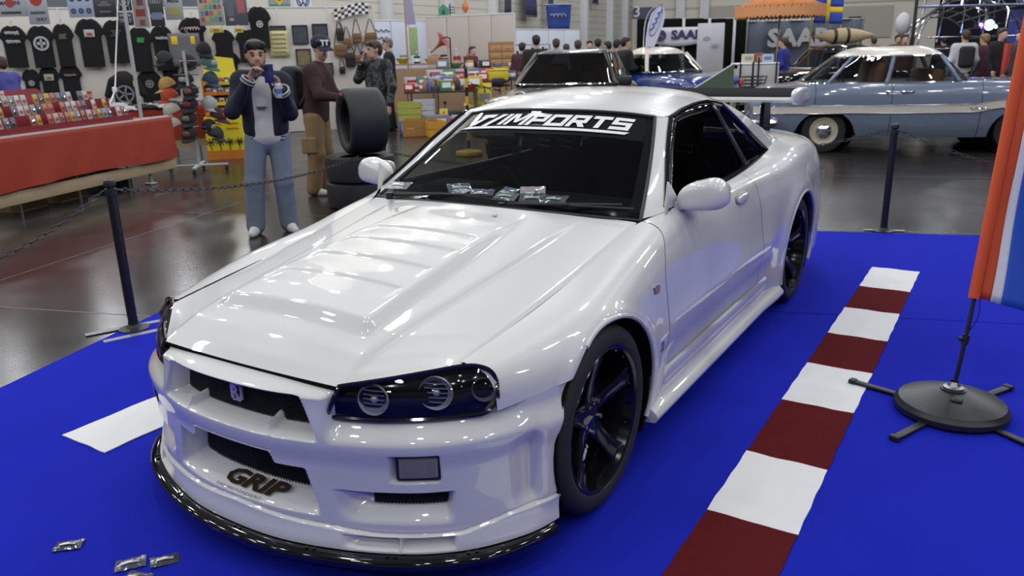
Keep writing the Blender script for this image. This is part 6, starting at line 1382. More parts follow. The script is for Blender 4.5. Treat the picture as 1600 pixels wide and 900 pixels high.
for x0, x1, y1, lb, bg, kind in ((421, 456, 26, 'grey banner with yellow crest leaning above the partition', (.24, .27, .30), 'c'), (461, 489, 24, 'white banner with blue round emblem above the partition', (.60, .62, .66), 'v')):
    a, c = onw(x0, y1, -.25), onw(x1, y1, -.25); w = (c - a).length; t = thing('roll_up_banner', lb, 'banner', flat((a + c) / 2), WYAW + .1); top = 3.15
    b = MB(); b.rbox((0, 0, (top + .05) / 2), (w, .02, top - .05), .008); b.build('sheet', mat('ban_' + kind, bg, .6), t); b = MB(); b.rbox((0, 0, .04), (w, .2, .08), .02); b.build('foot', M['steel'], t)
    if kind == 'c':
        b = MB(); b.prism([(-.10, .14), (.10, .14), (.10, -.05), (0, -.16), (-.10, -.05)], frame((0, -.012, 2.74), (1, 0, 0), (0, 0, 1)), .008); b.build('crest', mat('crest_yellow', (.62, .48, .04), .6), t); b = MB(); b.box((0, -.022, 2.74), (.06, .006, .12)); b.build('crest_figure', BLK, t)
        b = MB(); b.box((0, -.014, 2.57), (w * .9, .008, .08)); b.build('green_stripe', mat('stripe_green', (.06, .22, .17), .6), t)
    else:
        NB = mat('emblem_blue', (.02, .04, .17), .5); z = 2.67; R0 = .135
        MB().lathe([(R0 * .84, -.012), (R0 * .84, -.016), (R0, -.016), (R0, -.012)], (0, 0, z), 'Y', 32).build('emblem_ring', NB, t)
        def stroke(pts, wd): 
            b = MB()
            for (x0_, z0_), (x1_, z1_) in zip(pts, pts[1:]): l = math.hypot(x1_ - x0_, z1_ - z0_); b.box(((x0_ + x1_) / 2 * .87, -.014, z + (z0_ + z1_) / 2 * .87), (l * .87 + wd * .5, .004, wd), ry=-math.atan2(z1_ - z0_, x1_ - x0_))
            return b
        stroke([(-.055, .115), (0, .02), (.055, .115)], .026).build('emblem_letter', NB, t, smooth=0); stroke([(-.115, .06), (-.055, -.115), (0, -.015), (.055, -.115), (.115, .06)], .026).build('emblem_letter', NB, t, smooth=0)
# ================================================================== other exhibited cars
def old_car(label, loc, rz, sp):
    """sp: st = stations (x, half width, sill, shoulder height, deck height); wb = (front axle x, rear axle x); gh = greenhouse levels; local +x forward"""
    t = thing('car', label, 'car', loc, rz); xs = [q[0] for q in sp['st']]; S = np.array([q[1:] for q in sp['st']], float); paint = sp['paint']; R = sp.get('R', .33)
    def prof(x, n=70):
        hw, z0, zs, zd = crs(xs, S, np.array([x]))[0]; hw = max(hw, .05)
        return curve([(hw * .90, z0), (hw * .985, z0 + (zs - z0) * .25), (hw, z0 + (zs - z0) * .55), (hw * .985, z0 + (zs - z0) * .82), (hw * .90, zs), (hw * .62, zs + (zd - zs) * .75), (hw * .30, zd), (0, zd + .004)], n, uniform=True)
    def grid(x0, x1, n):
        X = list(np.linspace(x0, x1, n))
        for cx in sp['wb']:
            for k in range(1, 16):
                x = cx + sp['ar'] * math.cos(PI * k / 16)
                if x0 < x < x1: X.append(x)
        rows = []
        for x in sorted(X):
            p = prof(x); zb = p[0, 1]
            for cx in sp['wb']:
                d = sp['ar']**2 - (x - cx)**2
                if d > 0: zb = max(zb, R * .9 + math.sqrt(d) * sp.get('flat', 1))
            t0 = np.interp(zb, p[:40, 1], np.arange(40)); tt = t0 + (69 - t0) * np.linspace(0, 1, 30); rows.append([(x, np.interp(q, np.arange(70), p[:, 0]), np.interp(q, np.arange(70), p[:, 1])) for q in tt])
        return np.array(rows)
    cuts = [xs[0]] + sorted(sp['cuts']) + [xs[-1]]; nm = sp['names']
    for i in range(len(cuts) - 1):
        P = grid(cuts[i] + (.004 if i else 0), cuts[i + 1] - (.004 if i < len(cuts) - 2 else 0), max(8, int((cuts[i + 1] - cuts[i]) * 16)))
        b = MB(); b.grid(P, False); b.grid(P * np.array([1, -1, 1]), True); b.build(nm[i], paint, t, smooth=50, weld=1e-5)
    for x, d in ((xs[0], 1), (xs[-1], -1)):
        p = prof(x, 40); b = MB(); b.add([(x, y, z) for y, z in p] + [(x, -y, z) for y, z in p[::-1]], [tuple(range(80))[::d]]); b.build('end_panel', paint, t, smooth=0)
    ib = MB(); ib.box(((xs[0] + xs[-1]) / 2, 0, .34), (xs[-1] - xs[0] - .3, sp['st'][len(xs) // 2][1] * 1.5, .2)); ib.build('underbody', M['matte'], t, smooth=0)
    # greenhouse: (z, front x, rear x, half width, front corner setback)
    def ring(z, xf, xr, hw, sb, n=120):
        p = [(xf, 0), (xf - sb * .18, hw * .5), (xf - sb * .55, hw * .84), (xf - sb, hw * .97), (xf - sb - .2, hw), ((xf + xr) / 2, hw * 1.01), (xr + sb + .2, hw), (xr + sb, hw * .96), (xr + sb * .55, hw * .84), (xr + sb * .18, hw * .5), (xr, 0)]
        return curve([(x, y, z + sp.get('belt_drop', 0) * 0) for x, y in p], n)
    G = [ring(*g) for g in sp['gh']]                                 # belt, drip edge, roof shoulder, roof crown
    belt, drip = G[0], G[1]; nb = 9; mid = belt * .5 + drip * .5 + (drip - belt) * 0; mid[:, 1] *= 1.015
    band = np.stack([curve([belt[i], mid[i], drip[i]], nb) for i in range(120)])      # (120, nb, 3)
    brk = sp['brk']; names = ['windscreen'] + ['side_window'] * (len(brk) - 1) + ['rear_window']; ed = [0] + brk + [119]
    for k in range(len(ed) - 1):
        seg = band[ed[k]:ed[k + 1] + 1]
        if k in (0, len(ed) - 2): full = np.concatenate([seg[::-1] * np.array([1, -1, 1]), seg[1:]]) if k == 0 else np.concatenate([seg, seg[::-1][1:] * np.array([1, -1, 1])]); MB().grid(full).build(names[k], sp.get('glass', CARGLASS), t, smooth=179)
        else:
            for s in (1, -1): MB().grid(seg * np.array([1, s, 1]), s < 0).build(names[k], sp.get('glass', CARGLASS), t, smooth=179)
    for k, i in enumerate(brk):
        for s in (1, -1): MB().tube(band[i] * np.array([1, s, 1]), sp.get('pillar', .03) if k else sp.get('pillarA', .028), 8).build('pillar', sp.get('pillar_m', paint), t)
    for s in (1, -1):
        MB().tube(belt[::2] * np.array([1, s, 1]), .014, 6).build('belt_trim', M['chrome'], t); MB().tube(drip[::2] * np.array([1, s, 1]), .014, 6).build('drip_rail', sp.get('rail', sp.get('roof', paint)), t)
    half = np.stack([drip] + G[2:] ); roof = np.concatenate([half[:, :, :], ], 0); rr = np.stack([curve(roof[:, i], 14) for i in range(120)], 1)
    b = MB(); b.grid(rr, True); b.grid(rr * np.array([1, -1, 1])); cap_ = rr[-1]; b.grid(np.stack([cap_, cap_ * np.array([1, 0, 1]), cap_ * np.array([1, -1, 1])])); b.build('roof', sp.get('roof', paint), t, smooth=60, weld=1e-4)
    # cabin: seats, wheel, dashboard
    zb = sp['gh'][0][0]; xf, xr = sp['gh'][0][1:3]
    for y in (.36, -.36): b = MB(); b.rbox((xf - 1.05, y, zb - .02), (.16, .5, .62), .07, ry=-.2); b.build('front_seat', sp.get('seat', M['fabric']), t)
    b = MB(); b.rbox((xr + .55, 0, zb - .08), (.18, 1.15, .5), .07, ry=-.2); b.build('rear_seat', sp.get('seat', M['fabric']), t)
    b = MB(); b.rbox((xf - .30, 0, zb - .07), (.35, 1.2, .12), .04); b.build('dashboard', M['fabric'], t)
    a = np.array([xf - .58, .36, zb + .02]); b = MB(); b.tube([a + np.array([.06 * math.sin(q), .19 * math.cos(q), .18 * math.sin(q)]) for q in (2 * PI * k / 24 for k in range(24))], .011, 6, closed=True); b.cyl(a, a + np.array([.25, 0, -.1]), .02); b.build('steering_wheel', sp.get('wheelcol', BLK), t)
    b = MB(); b.box(((xf + xr) / 2, 0, zb - .35), (xf - xr - .1, 1.2, .04)); b.build('cabin_floor', M['matte'], t)
    for cx in sp['wb']:
        for s in (1, -1):
            hw = float(crs(xs, S[:, 0], np.array([cx]))[0]); w = bpy.data.objects.new('wheel', None); C.objects.link(w); w.parent = t; w.location = (cx, s * (hw - .16), R); w.rotation_euler = (0, 0, PI / 2 * s)
            MB().lathe([(R * .62, -.08), (R * .75, -.085), (R * .95, -.07), (R, -.04), (R, .04), (R * .95, .07), (R * .75, .085), (R * .62, .08)], axis='X', n=36).build('tyre', M['rubber'], w)
            MB().lathe([(R * .64, .078), (R * .60, .085), (R * .52, .07), (R * .44, .065), (.001, .06)], axis='X', n=36).build('rim', sp['rim'], w)
            MB().lathe([(R * .36, .066), (R * .33, .085), (R * .2, .105), (R * .08, .115), (.001, .116)], axis='X', n=28).build('hub_cap', M['chrome'], w)
            MB().lathe([(sp['ar'] * 1.0, .12), (sp['ar'] * 1.0, -.25), (.001, -.26)], axis='X', n=30).build('wheel_well', M['matte'], w)
    for x, d in ((xs[-1], 1), (xs[0], -1)):
        hw = sp['st'][len(xs) // 2][1]; b = MB(); b.tube(curve([(x - d * .35, -hw * 1.0, .46), (x - d * .0, -hw * .93, .46), (x + d * .09, -hw * .5, .46), (x + d * .10, 0, .46), (x + d * .09, hw * .5, .46), (x, hw * .93, .46), (x - d * .35, hw * 1.0, .46)], 40), .05, 8); b.build('bumper', sp.get('bump_m', M['chrome']), t)
    if sp.get('lamps', True):
        x = xs[-1]
        for s in (1, -1): MB().lathe([(.09, -.03), (.105, .0), (.095, .02), (.05, .035), (.001, .04)], (x - .02, s * sp['st'][-1][1] * .72, .68), 'X', 20).build('headlamp', mat('lamp_glass', (.6, .6, .6), .1, metal=.6), t)
    return t, prof, band
# ---- blue-grey sedan with the white roof
FW, RW = Vector((-.413, 10.006, 0)), Vector((1.85, 10.85, 0)); FD = (FW - RW).normalized(); FYAW = math.atan2(FD.y, FD.x); FL = Vector((-FD.y, FD.x, 0))
if FL.dot(CAMV - FW) < 0: FL = -FL
FC = FW - FL * .80
BG = mat('blue_grey_paint', (.155, .195, .275), .22, coat=.8); IV = mat('ivory_paint', (.66, .60, .52), .3, coat=.7)
sed, prof_s, band_s = old_car('two-tone blue-grey vintage sedan with ivory roof and side stripe behind the barrier', FC, FYAW, dict(
    st=[(-3.62, .62, .40, .72, .80), (-3.45, .74, .30, .86, .95), (-2.9, .79, .25, .93, 1.00), (-2.3, .82, .23, .96, 1.005), (-1.0, .83, .22, .965, 1.0), (.1, .82, .22, .96, 1.0), (.5, .80, .24, .90, .97), (.85, .76, .30, .86, .93), (1.02, .66, .36, .76, .84)],
    wb=(0, -2.56), ar=.40, flat=.82, R=.315, paint=BG, roof=IV, cuts=[-2.02, -.86, .16], names=['rear_body', 'rear_door', 'front_door', 'front_body'], rim=mat('cream_rim', (.50, .44, .33), .35),
    gh=[(.985, .34, -2.02, .72, .30), (1.345, -.16, -1.66, .60, .28), (1.42, -.30, -1.55, .50, .26), (1.475, -.52, -1.35, .30, .20)], brk=[30, 58, 92], pillarA=.026, rail=M['chrome'], seat=mat('rust_seat', (.20, .09, .05), .7), lamps=True))
# stripe, mouldings, handles, script
for s in (1, -1):
    up, lo_ = [], []
    xs_ = np.linspace(-2.32, 1.0, 60); rows = []
    for z in (.57, .60, .65, .68):
        row = []
        for x in xs_: p = prof_s(x); row.append((x, s * (float(np.interp(z + (.05 * sst(x, -1.6, -2.32) if z < .6 else 0), p[:40, 1], p[:40, 0])) + .006), z + (.06 * float(sst(-x, 1.9, 2.3)))))
        rows.append(row)
    MB().grid(np.array(rows), s > 0).build('ivory_stripe', IV, sed)
    for r in (rows[0], rows[-1]): MB().tube(r, .009, 6).build('stripe_moulding', M['chrome'], sed)
    for x in (-.80, -1.0): 
        p = prof_s(x); y = s * (float(np.interp(.86, p[:40, 1], p[:40, 0])) + .02); b = MB(); b.rbox((x - .06, y, .86), (.17, .022, .025), .008); b.ball((x, y - s * .01, .86), (.03, .02, .025)); b.build('door_handle', M['chrome'], sed)
p = prof_s(-1.9); y = float(np.interp(.625, p[:40, 1], p[:40, 0])); sg = 1 if Vector((-math.sin(FYAW), math.cos(FYAW), 0)).dot(FL) > 0 else -1
squiggle('script_badge', .26, .06, M['chrome'], sed, frame((-2.0, sg * (y + .012), .625), (-sg, 0, 0), (0, 0, 1)), 4, 5, .005)
# ---- grey coupe seen over the roof of the white car
GP = mat('graphite_paint', (.060, .058, .055), .25, metal=.3, coat=.8)
gx = flat(at(888, 140, 12.3)); gy = math.atan2(-(gx - CAMV).y, -(gx - CAMV).x) + .20
old_car('dark grey sedan with big windscreen facing the camera behind the white coupe', gx, gy - .45, dict(
    st=[(-2.3, .66, .4, .82, .90), (-2.0, .78, .28, .95, 1.02), (-1.4, .83, .22, 1.0, 1.06), (0, .85, .2, 1.0, 1.06), (.55, .85, .2, .97, 1.03), (1.2, .83, .22, .92, .97), (1.8, .78, .28, .84, .90), (2.05, .68, .36, .70, .76)],
    wb=(1.3, -1.3), ar=.38, R=.32, paint=GP, cuts=[-.9, .55], names=['rear_body', 'doors', 'front_body'], rim=M['steel'], gh=[(1.055, .68, -1.5, .76, .20), (1.49, -.05, -1.0, .61, .16), (1.53, -.18, -.92, .5, .14), (1.545, -.4, -.8, .3, .12)], brk=[36, 62, 88], pillarA=.035, pillar=.03, bump_m=BLK, rail=GP, glass=glass_mat('smoked_car_glass', (.22, .22, .19)), seat=mat('tan_seat', (.16, .11, .07), .7)))
t_ = [o for o in bpy.data.objects if o.name.startswith('car')][-1]
for s in (1, -1): b = MB(); b.rbox((.50, s * .98, 1.09), (.10, .20, .14), .03); b.rbox((.52, s * .86, 1.05), (.05, .14, .04), .01); b.build('wing_mirror', BLK, bpy.data.objects['car.002'] if 'car.002' in bpy.data.objects else t_)
# ---- blue car with ivory roof
bx = flat(at(1042, 130, 17.2)); by_ = math.atan2(-(bx - CAMV).y, -(bx - CAMV).x)
old_car('royal blue vintage car with ivory roof behind the grey sedan', bx, by_ + .62, dict(
    st=[(-2.0, .55, .4, .70, .80), (-1.7, .70, .3, .86, .95), (-1.0, .78, .24, .97, 1.03), (0, .80, .22, .99, 1.05), (.6, .80, .22, .96, 1.03), (1.2, .76, .26, .93, .99), (1.75, .66, .32, .84, .92), (1.95, .50, .4, .70, .80)],
    wb=(1.2, -1.2), ar=.36, R=.32, paint=mat('deep_blue_paint', (.010, .040, .19), .18, coat=1), roof=IV, cuts=[-.85, .5], names=['rear_body', 'doors', 'front_body'], rim=mat('cream_rim', (.50, .44, .33), .35), gh=[(1.05, .60, -1.35, .70, .26), (1.42, .10, -.95, .58, .24), (1.50, -.04, -.85, .48, .2), (1.565, -.25, -.65, .28, .16)], brk=[34, 60, 88], pillarA=.045, pillar=.035, pillar_m=IV))
# ---- black car behind the sedan
kx = flat(at(1285, 120, 17.0)); ky = FYAW + .55
old_car('glossy black vintage car with chrome trim behind the blue-grey sedan', kx, ky, dict(
    st=[(-2.2, .60, .4, .8, .9), (-1.7, .76, .28, .92, 1.0), (-.8, .82, .24, 1.0, 1.06), (.2, .82, .22, 1.0, 1.06), (.8, .80, .22, .97, 1.04), (1.5, .76, .26, .92, 1.0), (2.0, .66, .32, .82, .92), (2.15, .5, .4, .7, .8)],
    wb=(1.4, -1.3), ar=.37, R=.33, paint=M['black_gloss'], cuts=[-.8, .55], names=['rear_body', 'doors', 'front_body'], rim=M['chrome'], gh=[(1.06, .55, -1.4, .72, .24), (1.42, .12, -.95, .60, .22), (1.48, -.02, -.85, .48, .2), (1.52, -.25, -.65, .28, .16)], brk=[32, 60, 88], pillarA=.03, pillar=.03, pillar_m=M['chrome']))
# ================================================================== jumble tables behind the stall
def plain_table(label, px, py, d, w, dep, top, col, face=0.0):
    p = flat(at(px, py, d)); t = thing('display_table', label, 'table', p, YAWF + face); b = MB(); b.rbox((0, 0, top - .02), (w, dep, .04), .008); b.build('table_top', col, t)
    for x in (-w / 2 + .06, w / 2 - .06):
        for y in (-dep / 2 + .06, dep / 2 - .06): b = MB(); b.cyl((x, y, 0), (x, y, top - .04), .018, n=8); b.build('leg', M['steel'], t)
    return t, lambda x, y, z=0: p + Matrix.Rotation(YAWF + face, 3, 'Z') @ Vector((x, y, top + z))
DKW = mat('dark_table', (.035, .028, .022), .7); CTR = mat('tan_counter', (.34, .21, .12), .6)
r8 = random.Random(21)
NM = ['white', 'blue', 'green', 'dark', 'red', 'tan', 'grey', 'yellow', 'silver']; PC = [(.5, .5, .5), (.08, .14, .35), (.06, .22, .12), (.03, .03, .035), (.42, .04, .03), (.30, .18, .09), (.2, .2, .21), (.6, .42, .02), (.4, .42, .45)]
def good(kind, pos, ci, label, s=1.0, rz=0.0):
    c = mat('goods_' + NM[ci], PC[ci], .4); t = thing(kind, label, {'bottle': 'bottle', 'carton': 'box', 'tin': 'tin', 'bowl': 'bowl', 'toy_car': 'toy'}.get(kind, 'item'), pos, YAWF + rz)
    if kind == 'bottle': MB().lathe([(.001, 0), (.04 * s, 0), (.045 * s, .01), (.045 * s, .16 * s), (.015 * s, .21 * s), (.015 * s, .26 * s), (.001, .26 * s)], n=12).build('glass', c, t); MB().lathe([(.017 * s, .24 * s), (.017 * s, .27 * s), (.001, .27 * s)], n=10).build('cap', M['white'] if ci != 0 else M['red'], t)
    if kind == 'carton': b = MB(); b.rbox((0, 0, .09 * s), (.24 * s, .18 * s, .18 * s), .006, n=1); b.build('carton', c, t); b = MB(); b.box((0, -.092 * s, .10 * s), (.16 * s, .004, .09 * s)); b.build('print', M['white'] if ci not in (0, 8) else M['red'], t)
    if kind == 'tin': MB().lathe([(.001, 0), (.07 * s, 0), (.07 * s, .15 * s), (.065 * s, .155 * s), (.001, .155 * s)], n=14).build('tin', c, t); MB().lathe([(.071 * s, .04 * s), (.071 * s, .11 * s)], n=14).build('band', M['white'] if ci else M['red'], t)
    if kind == 'bowl': MB().lathe([(.001, .01), (.05 * s, 0), (.10 * s, .05 * s), (.13 * s, .10 * s), (.125 * s, .10 * s), (.09 * s, .05 * s), (.001, .02)], n=18).build('bowl', c, t)
    if kind == 'toy_car':
        b = MB(); b.rbox((0, 0, .05 * s), (.26 * s, .11 * s, .06 * s), .02); b.rbox((-.01, 0, .095 * s), (.13 * s, .09 * s, .05 * s), .018); b.build('shell', c, t)
        for x in (-.08, .08):
            for y in (-.05, .05): MB().lathe([(.001, -.01), (.025 * s, -.01), (.025 * s, .01), (.001, .01)], (x * s, y * s, .026 * s), 'Y', 10).build('wheel', BLK, t)
    return t
def fill(topf, w, dep, n, table, kinds, seed, s=1.0):
    r = random.Random(seed); seen = {}
    cols = int(math.ceil(n / 2))
    for i in range(n):
        x = -w / 2 + .12 + (w - .24) * (i % cols) / max(1, cols - 1) + r.uniform(-.03, .03); y = (-.22 if i < cols else .12) * dep / .7
        k = kinds[(i * 7 + seed) % len(kinds)]; ci = (i * 5 + seed) % 9; key = (k, ci); seen[key] = seen.get(key, 0) + 1
        lab = '%s %s on the %s, %s row' % (NM[ci], k.replace('_', ' '), table, 'front' if i < cols else 'back')
        key2 = (lab,); seen[key2] = seen.get(key2, 0) + 1
        if seen[key2] > 1: lab += ', number %d from the left' % seen[key2] if False else (', further right' if seen[key2] == 2 else ', furthest right')
        good(k, topf(x, y), ci, lab, s * r.uniform(.85, 1.2), r.uniform(-.5, .5))
KS = ['carton', 'bottle', 'tin', 'bowl', 'toy_car']
_, f1 = plain_table('dark jumble table full of bottles and tins right of black T-shirt man', 690, 130, 16.6, 1.5, .75, .80, DKW); fill(f1, 1.5, .75, 20, 'jumble table by the black T-shirt man', ['bottle', 'tin', 'bowl', 'bottle', 'carton'], 4)
_, f2 = plain_table('dark jumble table of red boxes left of the yellow bins', 733, 120, 18.0, 1.7, .8, .92, DKW, .25); fill(f2, 1.7, .8, 20, 'jumble table left of the yellow bins', ['carton', 'toy_car', 'carton', 'tin'], 10, 1.05)
_, f3 = plain_table('tan counter with gramophone and lamps before the far partition', 672, 100, 22.0, 2.6, .6, 1.30, CTR, .1); fill(f3, 2.4, .6, 14, 'tan counter with the gramophone', ['bowl', 'tin', 'bottle'], 2, 1.3)
b = MB(); b.box((0, -.28, .60), (2.5, .03, 1.15)); b.build('front_panel', CTR, _)
_, f4 = plain_table('tan counter below the seller in burgundy', 745, 100, 21.0, 2.2, .6, 1.15, CTR, .1); b = MB(); b.box((0, -.28, .55), (2.1, .03, 1.0)); b.build('front_panel', CTR, _); fill(f4, 2.1, .6, 12, 'tan counter below the seller', ['carton', 'bowl', 'tin'], 6, 1.2)
_, f5 = plain_table('dark table right of the yellow bins, partly behind grey sedan', 826, 120, 18.6, 1.1, .8, .95, DKW, .2); fill(f5, 1.1, .8, 10, 'dark table right of the yellow bins', ['carton', 'tin', 'bowl'], 1)
for i in range(26):                                                 # wares standing on the floor before and under the jumble tables
    px = 634 + i * 5.4; d = 15.5 + (i % 4) * .45 + .02 * i; ci = (i * 4 + 1) % 9; k = ['carton', 'tin', 'carton', 'bowl', 'toy_car', 'bottle'][i % 6]
    good(k, flat(at(px, 120, d)), ci, '%s %s on the floor by the jumble tables, %s' % (NM[ci], k.replace('_', ' '), ['near the black T-shirt man', 'left of middle', 'right of middle', 'near the yellow bins'][i * 4 // 26] + ['', ', front', ', back'][i % 3]), 1.5 + .25 * (i % 3), .4 * math.sin(i))
for i in range(12):                                                 # a second layer of wares on the two jumble tables
    f, x0, w0, tn = ((f1, -.65, 1.3, 'black T-shirt man'), (f2, -.75, 1.5, 'yellow bins'))[i % 2]; ci = [0, 7, 4, 1, 8, 2][(i // 2 * 5) % 6]
    good('carton', f(x0 + w0 * (i // 2) / 5, .30), ci, '%s tall carton at the back of jumble table nearest %s' % (NM[ci], tn) + ('' if i < 6 else ', right half'), 1.5, .2)
# gramophone
gm = thing('gramophone', 'old gramophone with red flared horn on the tan counter', 'gramophone', f3(.12, -.1), YAWF); b = MB(); b.rbox((0, 0, .10), (.34, .34, .20), .02); b.build('case', M['wood'], gm)
axh = Vector((.75, -.2, .62)).normalized(); q = axh.to_track_quat('Z', 'Y').to_matrix(); b = MB(); v0 = Vector((-.05, 0, .30)); rg = []
for r0, h in ((.015, 0), (.025, .15), (.05, .28), (.10, .38), (.20, .46), (.27, .48)): rg.append([v0 + q @ Vector((r0 * math.cos(a), r0 * math.sin(a), h)) for a in (2 * PI * k / 20 for k in range(20))])
b.rings(rg); b.build('horn', mat('horn_red', (.34, .07, .05), .35), gm, solid=.006); b = MB(); b.tube([(-.1, .08, .2), (-.1, .05, .28), (-.05, 0, .30)], .014); b.lathe([(.001, .205), (.14, .205), (.14, .215), (.001, .215)]); b.build('arm_and_plate', BLK, gm)
# crates, signs and bins on the floor
def crate(px, py, d, w, dp, h, c, label, rz=0.0, slats=True):
    p = flat(at(px, py, d)); t = thing('crate', label, 'crate', p, YAWF + rz); n = max(2, int(h / .11)); m = mat('crate_%d%d' % (px, py), c, .6)
    for k in range(n):
        z = h * (k + .5) / n
        for cx, cy, sx, sy in ((0, -dp / 2, w, .02), (0, dp / 2, w, .02), (-w / 2, 0, .02, dp), (w / 2, 0, .02, dp)): b = MB(); b.box((cx, cy, z), (sx, sy, h / n - .012)); b.build('slat', m, t, smooth=0)
    b = MB(); b.box((0, 0, .015), (w, dp, .02)); b.build('bottom', m, t, smooth=0)
    return p
crate(655, 170, 15.4, .62, .45, .32, (.36, .17, .035), 'brown slatted crate on floor right of black T-shirt man'); crate(678, 168, 15.2, .34, .45, .30, (.60, .30, .03), 'orange plastic crate beside the brown slatted crate', .3)
crate(640, 150, 16.0, .45, .35, .62, (.36, .38, .06), 'yellow green picture box behind the brown crate'); crate(662, 146, 16.0, .40, .3, .66, (.42, .44, .46), 'pale box with blue print behind the orange crate')
crate(780, 135, 17.0, .58, .5, .30, (.62, .50, .015), 'yellow bin on floor below the red boxes'); crate(808, 130, 18, .5, .45, .40, (.60, .46, .02), 'yellow bin at left of the grey sedan')
crate(708, 165, 15.6, .45, .35, .22, (.10, .10, .10), 'dark crate of parts under the jumble table'); 
for (px, py, d, w, h, c, lb, z0) in ((692, 152, 15.8, .17, .30, (.55, .42, .03), 'yellow and white oval sign leaning under jumble table', .18), (686, 152, 15.7, .15, .26, (.30, .30, .30), 'grey framed sign leaning under jumble table', .0), (744, 128, 17.6, .22, .55, (.60, .48, .02), 'tall yellow panel leaning left of yellow bins', .35), (757, 128, 17.4, .30, .60, (.62, .50, .02), 'wide yellow panel leaning before the yellow bins', .30)):
    p = flat(at(px, py, d)); t = thing('enamel_sign', lb, 'sign', p, YAWF); b = MB(); b.rbox((0, 0, z0 + h / 2), (w, .02, h), .009, rx=-.15); b.build('plate', mat('enamel_%d' % px, c, .4), t); b = MB(); b.box((0, -.02, z0 + h / 2), (w * .8, .01, h * .25), rx=-.15); b.build('print_band', M['grey'], t); b = MB(); b.cyl((0, .06, 0), (0, .0, z0 + h * .8), .012); b.build('prop', BLK, t)
t = thing('raised_bin', 'yellow tub with dark rim standing on table left of the grey sedan', 'bin', f2(.62, -.2), YAWF); b = MB(); b.rbox((0, 0, .12), (.50, .4, .24), .04, n=2); b.build('tub', mat('bin_yellow', (.62, .50, .015), .5), t); b = MB(); b.rbox((0, 0, .235), (.53, .43, .02), .009); b.build('rim', mat('bin_yellow', (.62, .50, .015), .5), t)
pl = flat(at(762, 150, 16.2)); t = thing('plank', 'yellow striped ramp plank leaning down in front of yellow bins', 'plank', pl, YAWF); b = MB(); b.box((0, 0, .27), (.12, .9, .03), rx=0, rz=PI / 2 - .2, ry=0); 
b = MB(); b.prism([(-.45, .50), (-.42, .55), (.45, .06), (.42, .01)], frame((0, -.05, 0), (1, 0, 0), (0, 0, 1)), .12); b.build('board', mat('ramp_yellow', (.62, .38, .04), .5), t, smooth=0)
for k in range(4): b = MB(); b.box((-.32 + k * .2, -.115, .46 - k * .113), (.05, .14, .05), ry=.51); b.build('black_stripe', BLK, t, smooth=0)
t = thing('coat_rack', 'thin black lamp stand before the beige partition', 'stand', flat(at(704, 80, 21.4)), YAWF); b = MB(); b.cyl((0, 0, 0), (0, 0, 1.95), .02); b.build('pole', BLK, t); b = MB(); b.tube([(0, 0, 1.94), (-.10, 0, 1.97), (-.22, 0, 1.93)], .018); b.build('arm', BLK, t); MB().lathe([(.001, 0), (.15, 0), (.14, .02), (.02, .04)], n=16).build('foot', BLK, t)
# far partitions
def partition(label, x0, x1, ytop0, d0, d1, c, h=2.5, n=3):
    a, e = flat(at(x0, 85, d0)), flat(at(x1, 85, d1)); L = (e - a).length; t = thing('partition_wall', label, 'partition', (a + e) / 2, math.atan2((e - a).y, (e - a).x)); m = mat('part_%d' % x0, c, .8)
    for i in range(n): b = MB(); b.rbox((-L / 2 + L / n * (i + .5), 0, h / 2), (L / n - .02, .05, h - .04), .006); b.build('panel', m, t)
    b = MB(); b.rbox((0, 0, h), (L, .07, .05), .01); b.build('top_rail', mat('alu_post', (.55, .55, .55), .4), t)
    for s in (-1, 1): b = MB(); b.cyl((s * L / 2, 0, 0), (s * L / 2, 0, h), .03); b.build('post', mat('alu_post', (.55, .55, .55), .4), t)
    return t
pw1 = partition('white partition left of the beige partition', 584, 668, 37, 24, 25, (.56, .60, .68), 2.55)
pw2 = partition('beige partition behind the seller in burgundy', 667, 805, 37, 25, 24, (.50, .44, .40), 2.65, 4)
partition('low white partition behind the crowd', 806, 905, 46, 30, 32, (.60, .63, .70), 2.35, 4)
squiggle('lettering', .5, .14, mat('ink_grey', (.2, .2, .28), .6), pw1, frame((-.6, -.045, 2.15), (1, 0, 0), (0, 0, 1)), 3, 2, .018, 2)
tz = lambda px, d: flat(at(px, 85, d))
t = thing('roll_up_banner', 'narrow purple and white banner on pole above the white partition', 'banner', tz(646, 22.5), YAWF)
b = MB(); b.prism([(-.16, 2.35), (.12, 2.35), (.03, 3.1), (-.16, 3.15)], frame((0, 0, 0), (1, 0, 0), (0, 0, 1)), .03); b.build('sheet', mat('ban_purple', (.28, .26, .38), .6), t, smooth=0); b = MB(); b.cyl((-.17, .02, 0), (-.17, .02, 3.15), .025); b.build('pole', M['wood'], t); b = MB(); b.rbox((0, 0, .02), (.5, .4, .04), .015); b.build('foot', BLK, t)
b = MB(); b.rbox((.03, -.05, 1.9), (.24, .03, .75), .01); b.build('floral_panel', mat('floral_green', (.28, .36, .16), .7, var=.5, vscale=20), t)
# drawers
dw = thing('drawer_cabinet', 'wide light wood cabinet of many drawers before beige partition', 'cabinet', tz(783, 22.5), YAWF + .1)
b = MB(); b.box((0, 0, .9), (.70, .4, 1.84)); b.build('carcass', mat('drawer_wood', (.33, .17, .07), .6), dw, smooth=0)
for i in range(9):
    for j in range(2): o = MB(); o.rbox((-.172 + .344 * j, -.21, .12 + i * .19), (.33, .03, .175), .006, n=1); o = o.build('drawer', mat('drawer_front', (.40, .22, .09), .5), dw); MB().ball((-.172 + .344 * j, -.235, .12 + i * .19), .018, 8, 5).build('knob', M['steel'], o)
for (px, w, h, c, nm, lb) in ((770, .22, .14, (.5, .42, .05), 'carton', 'x'), ): pass
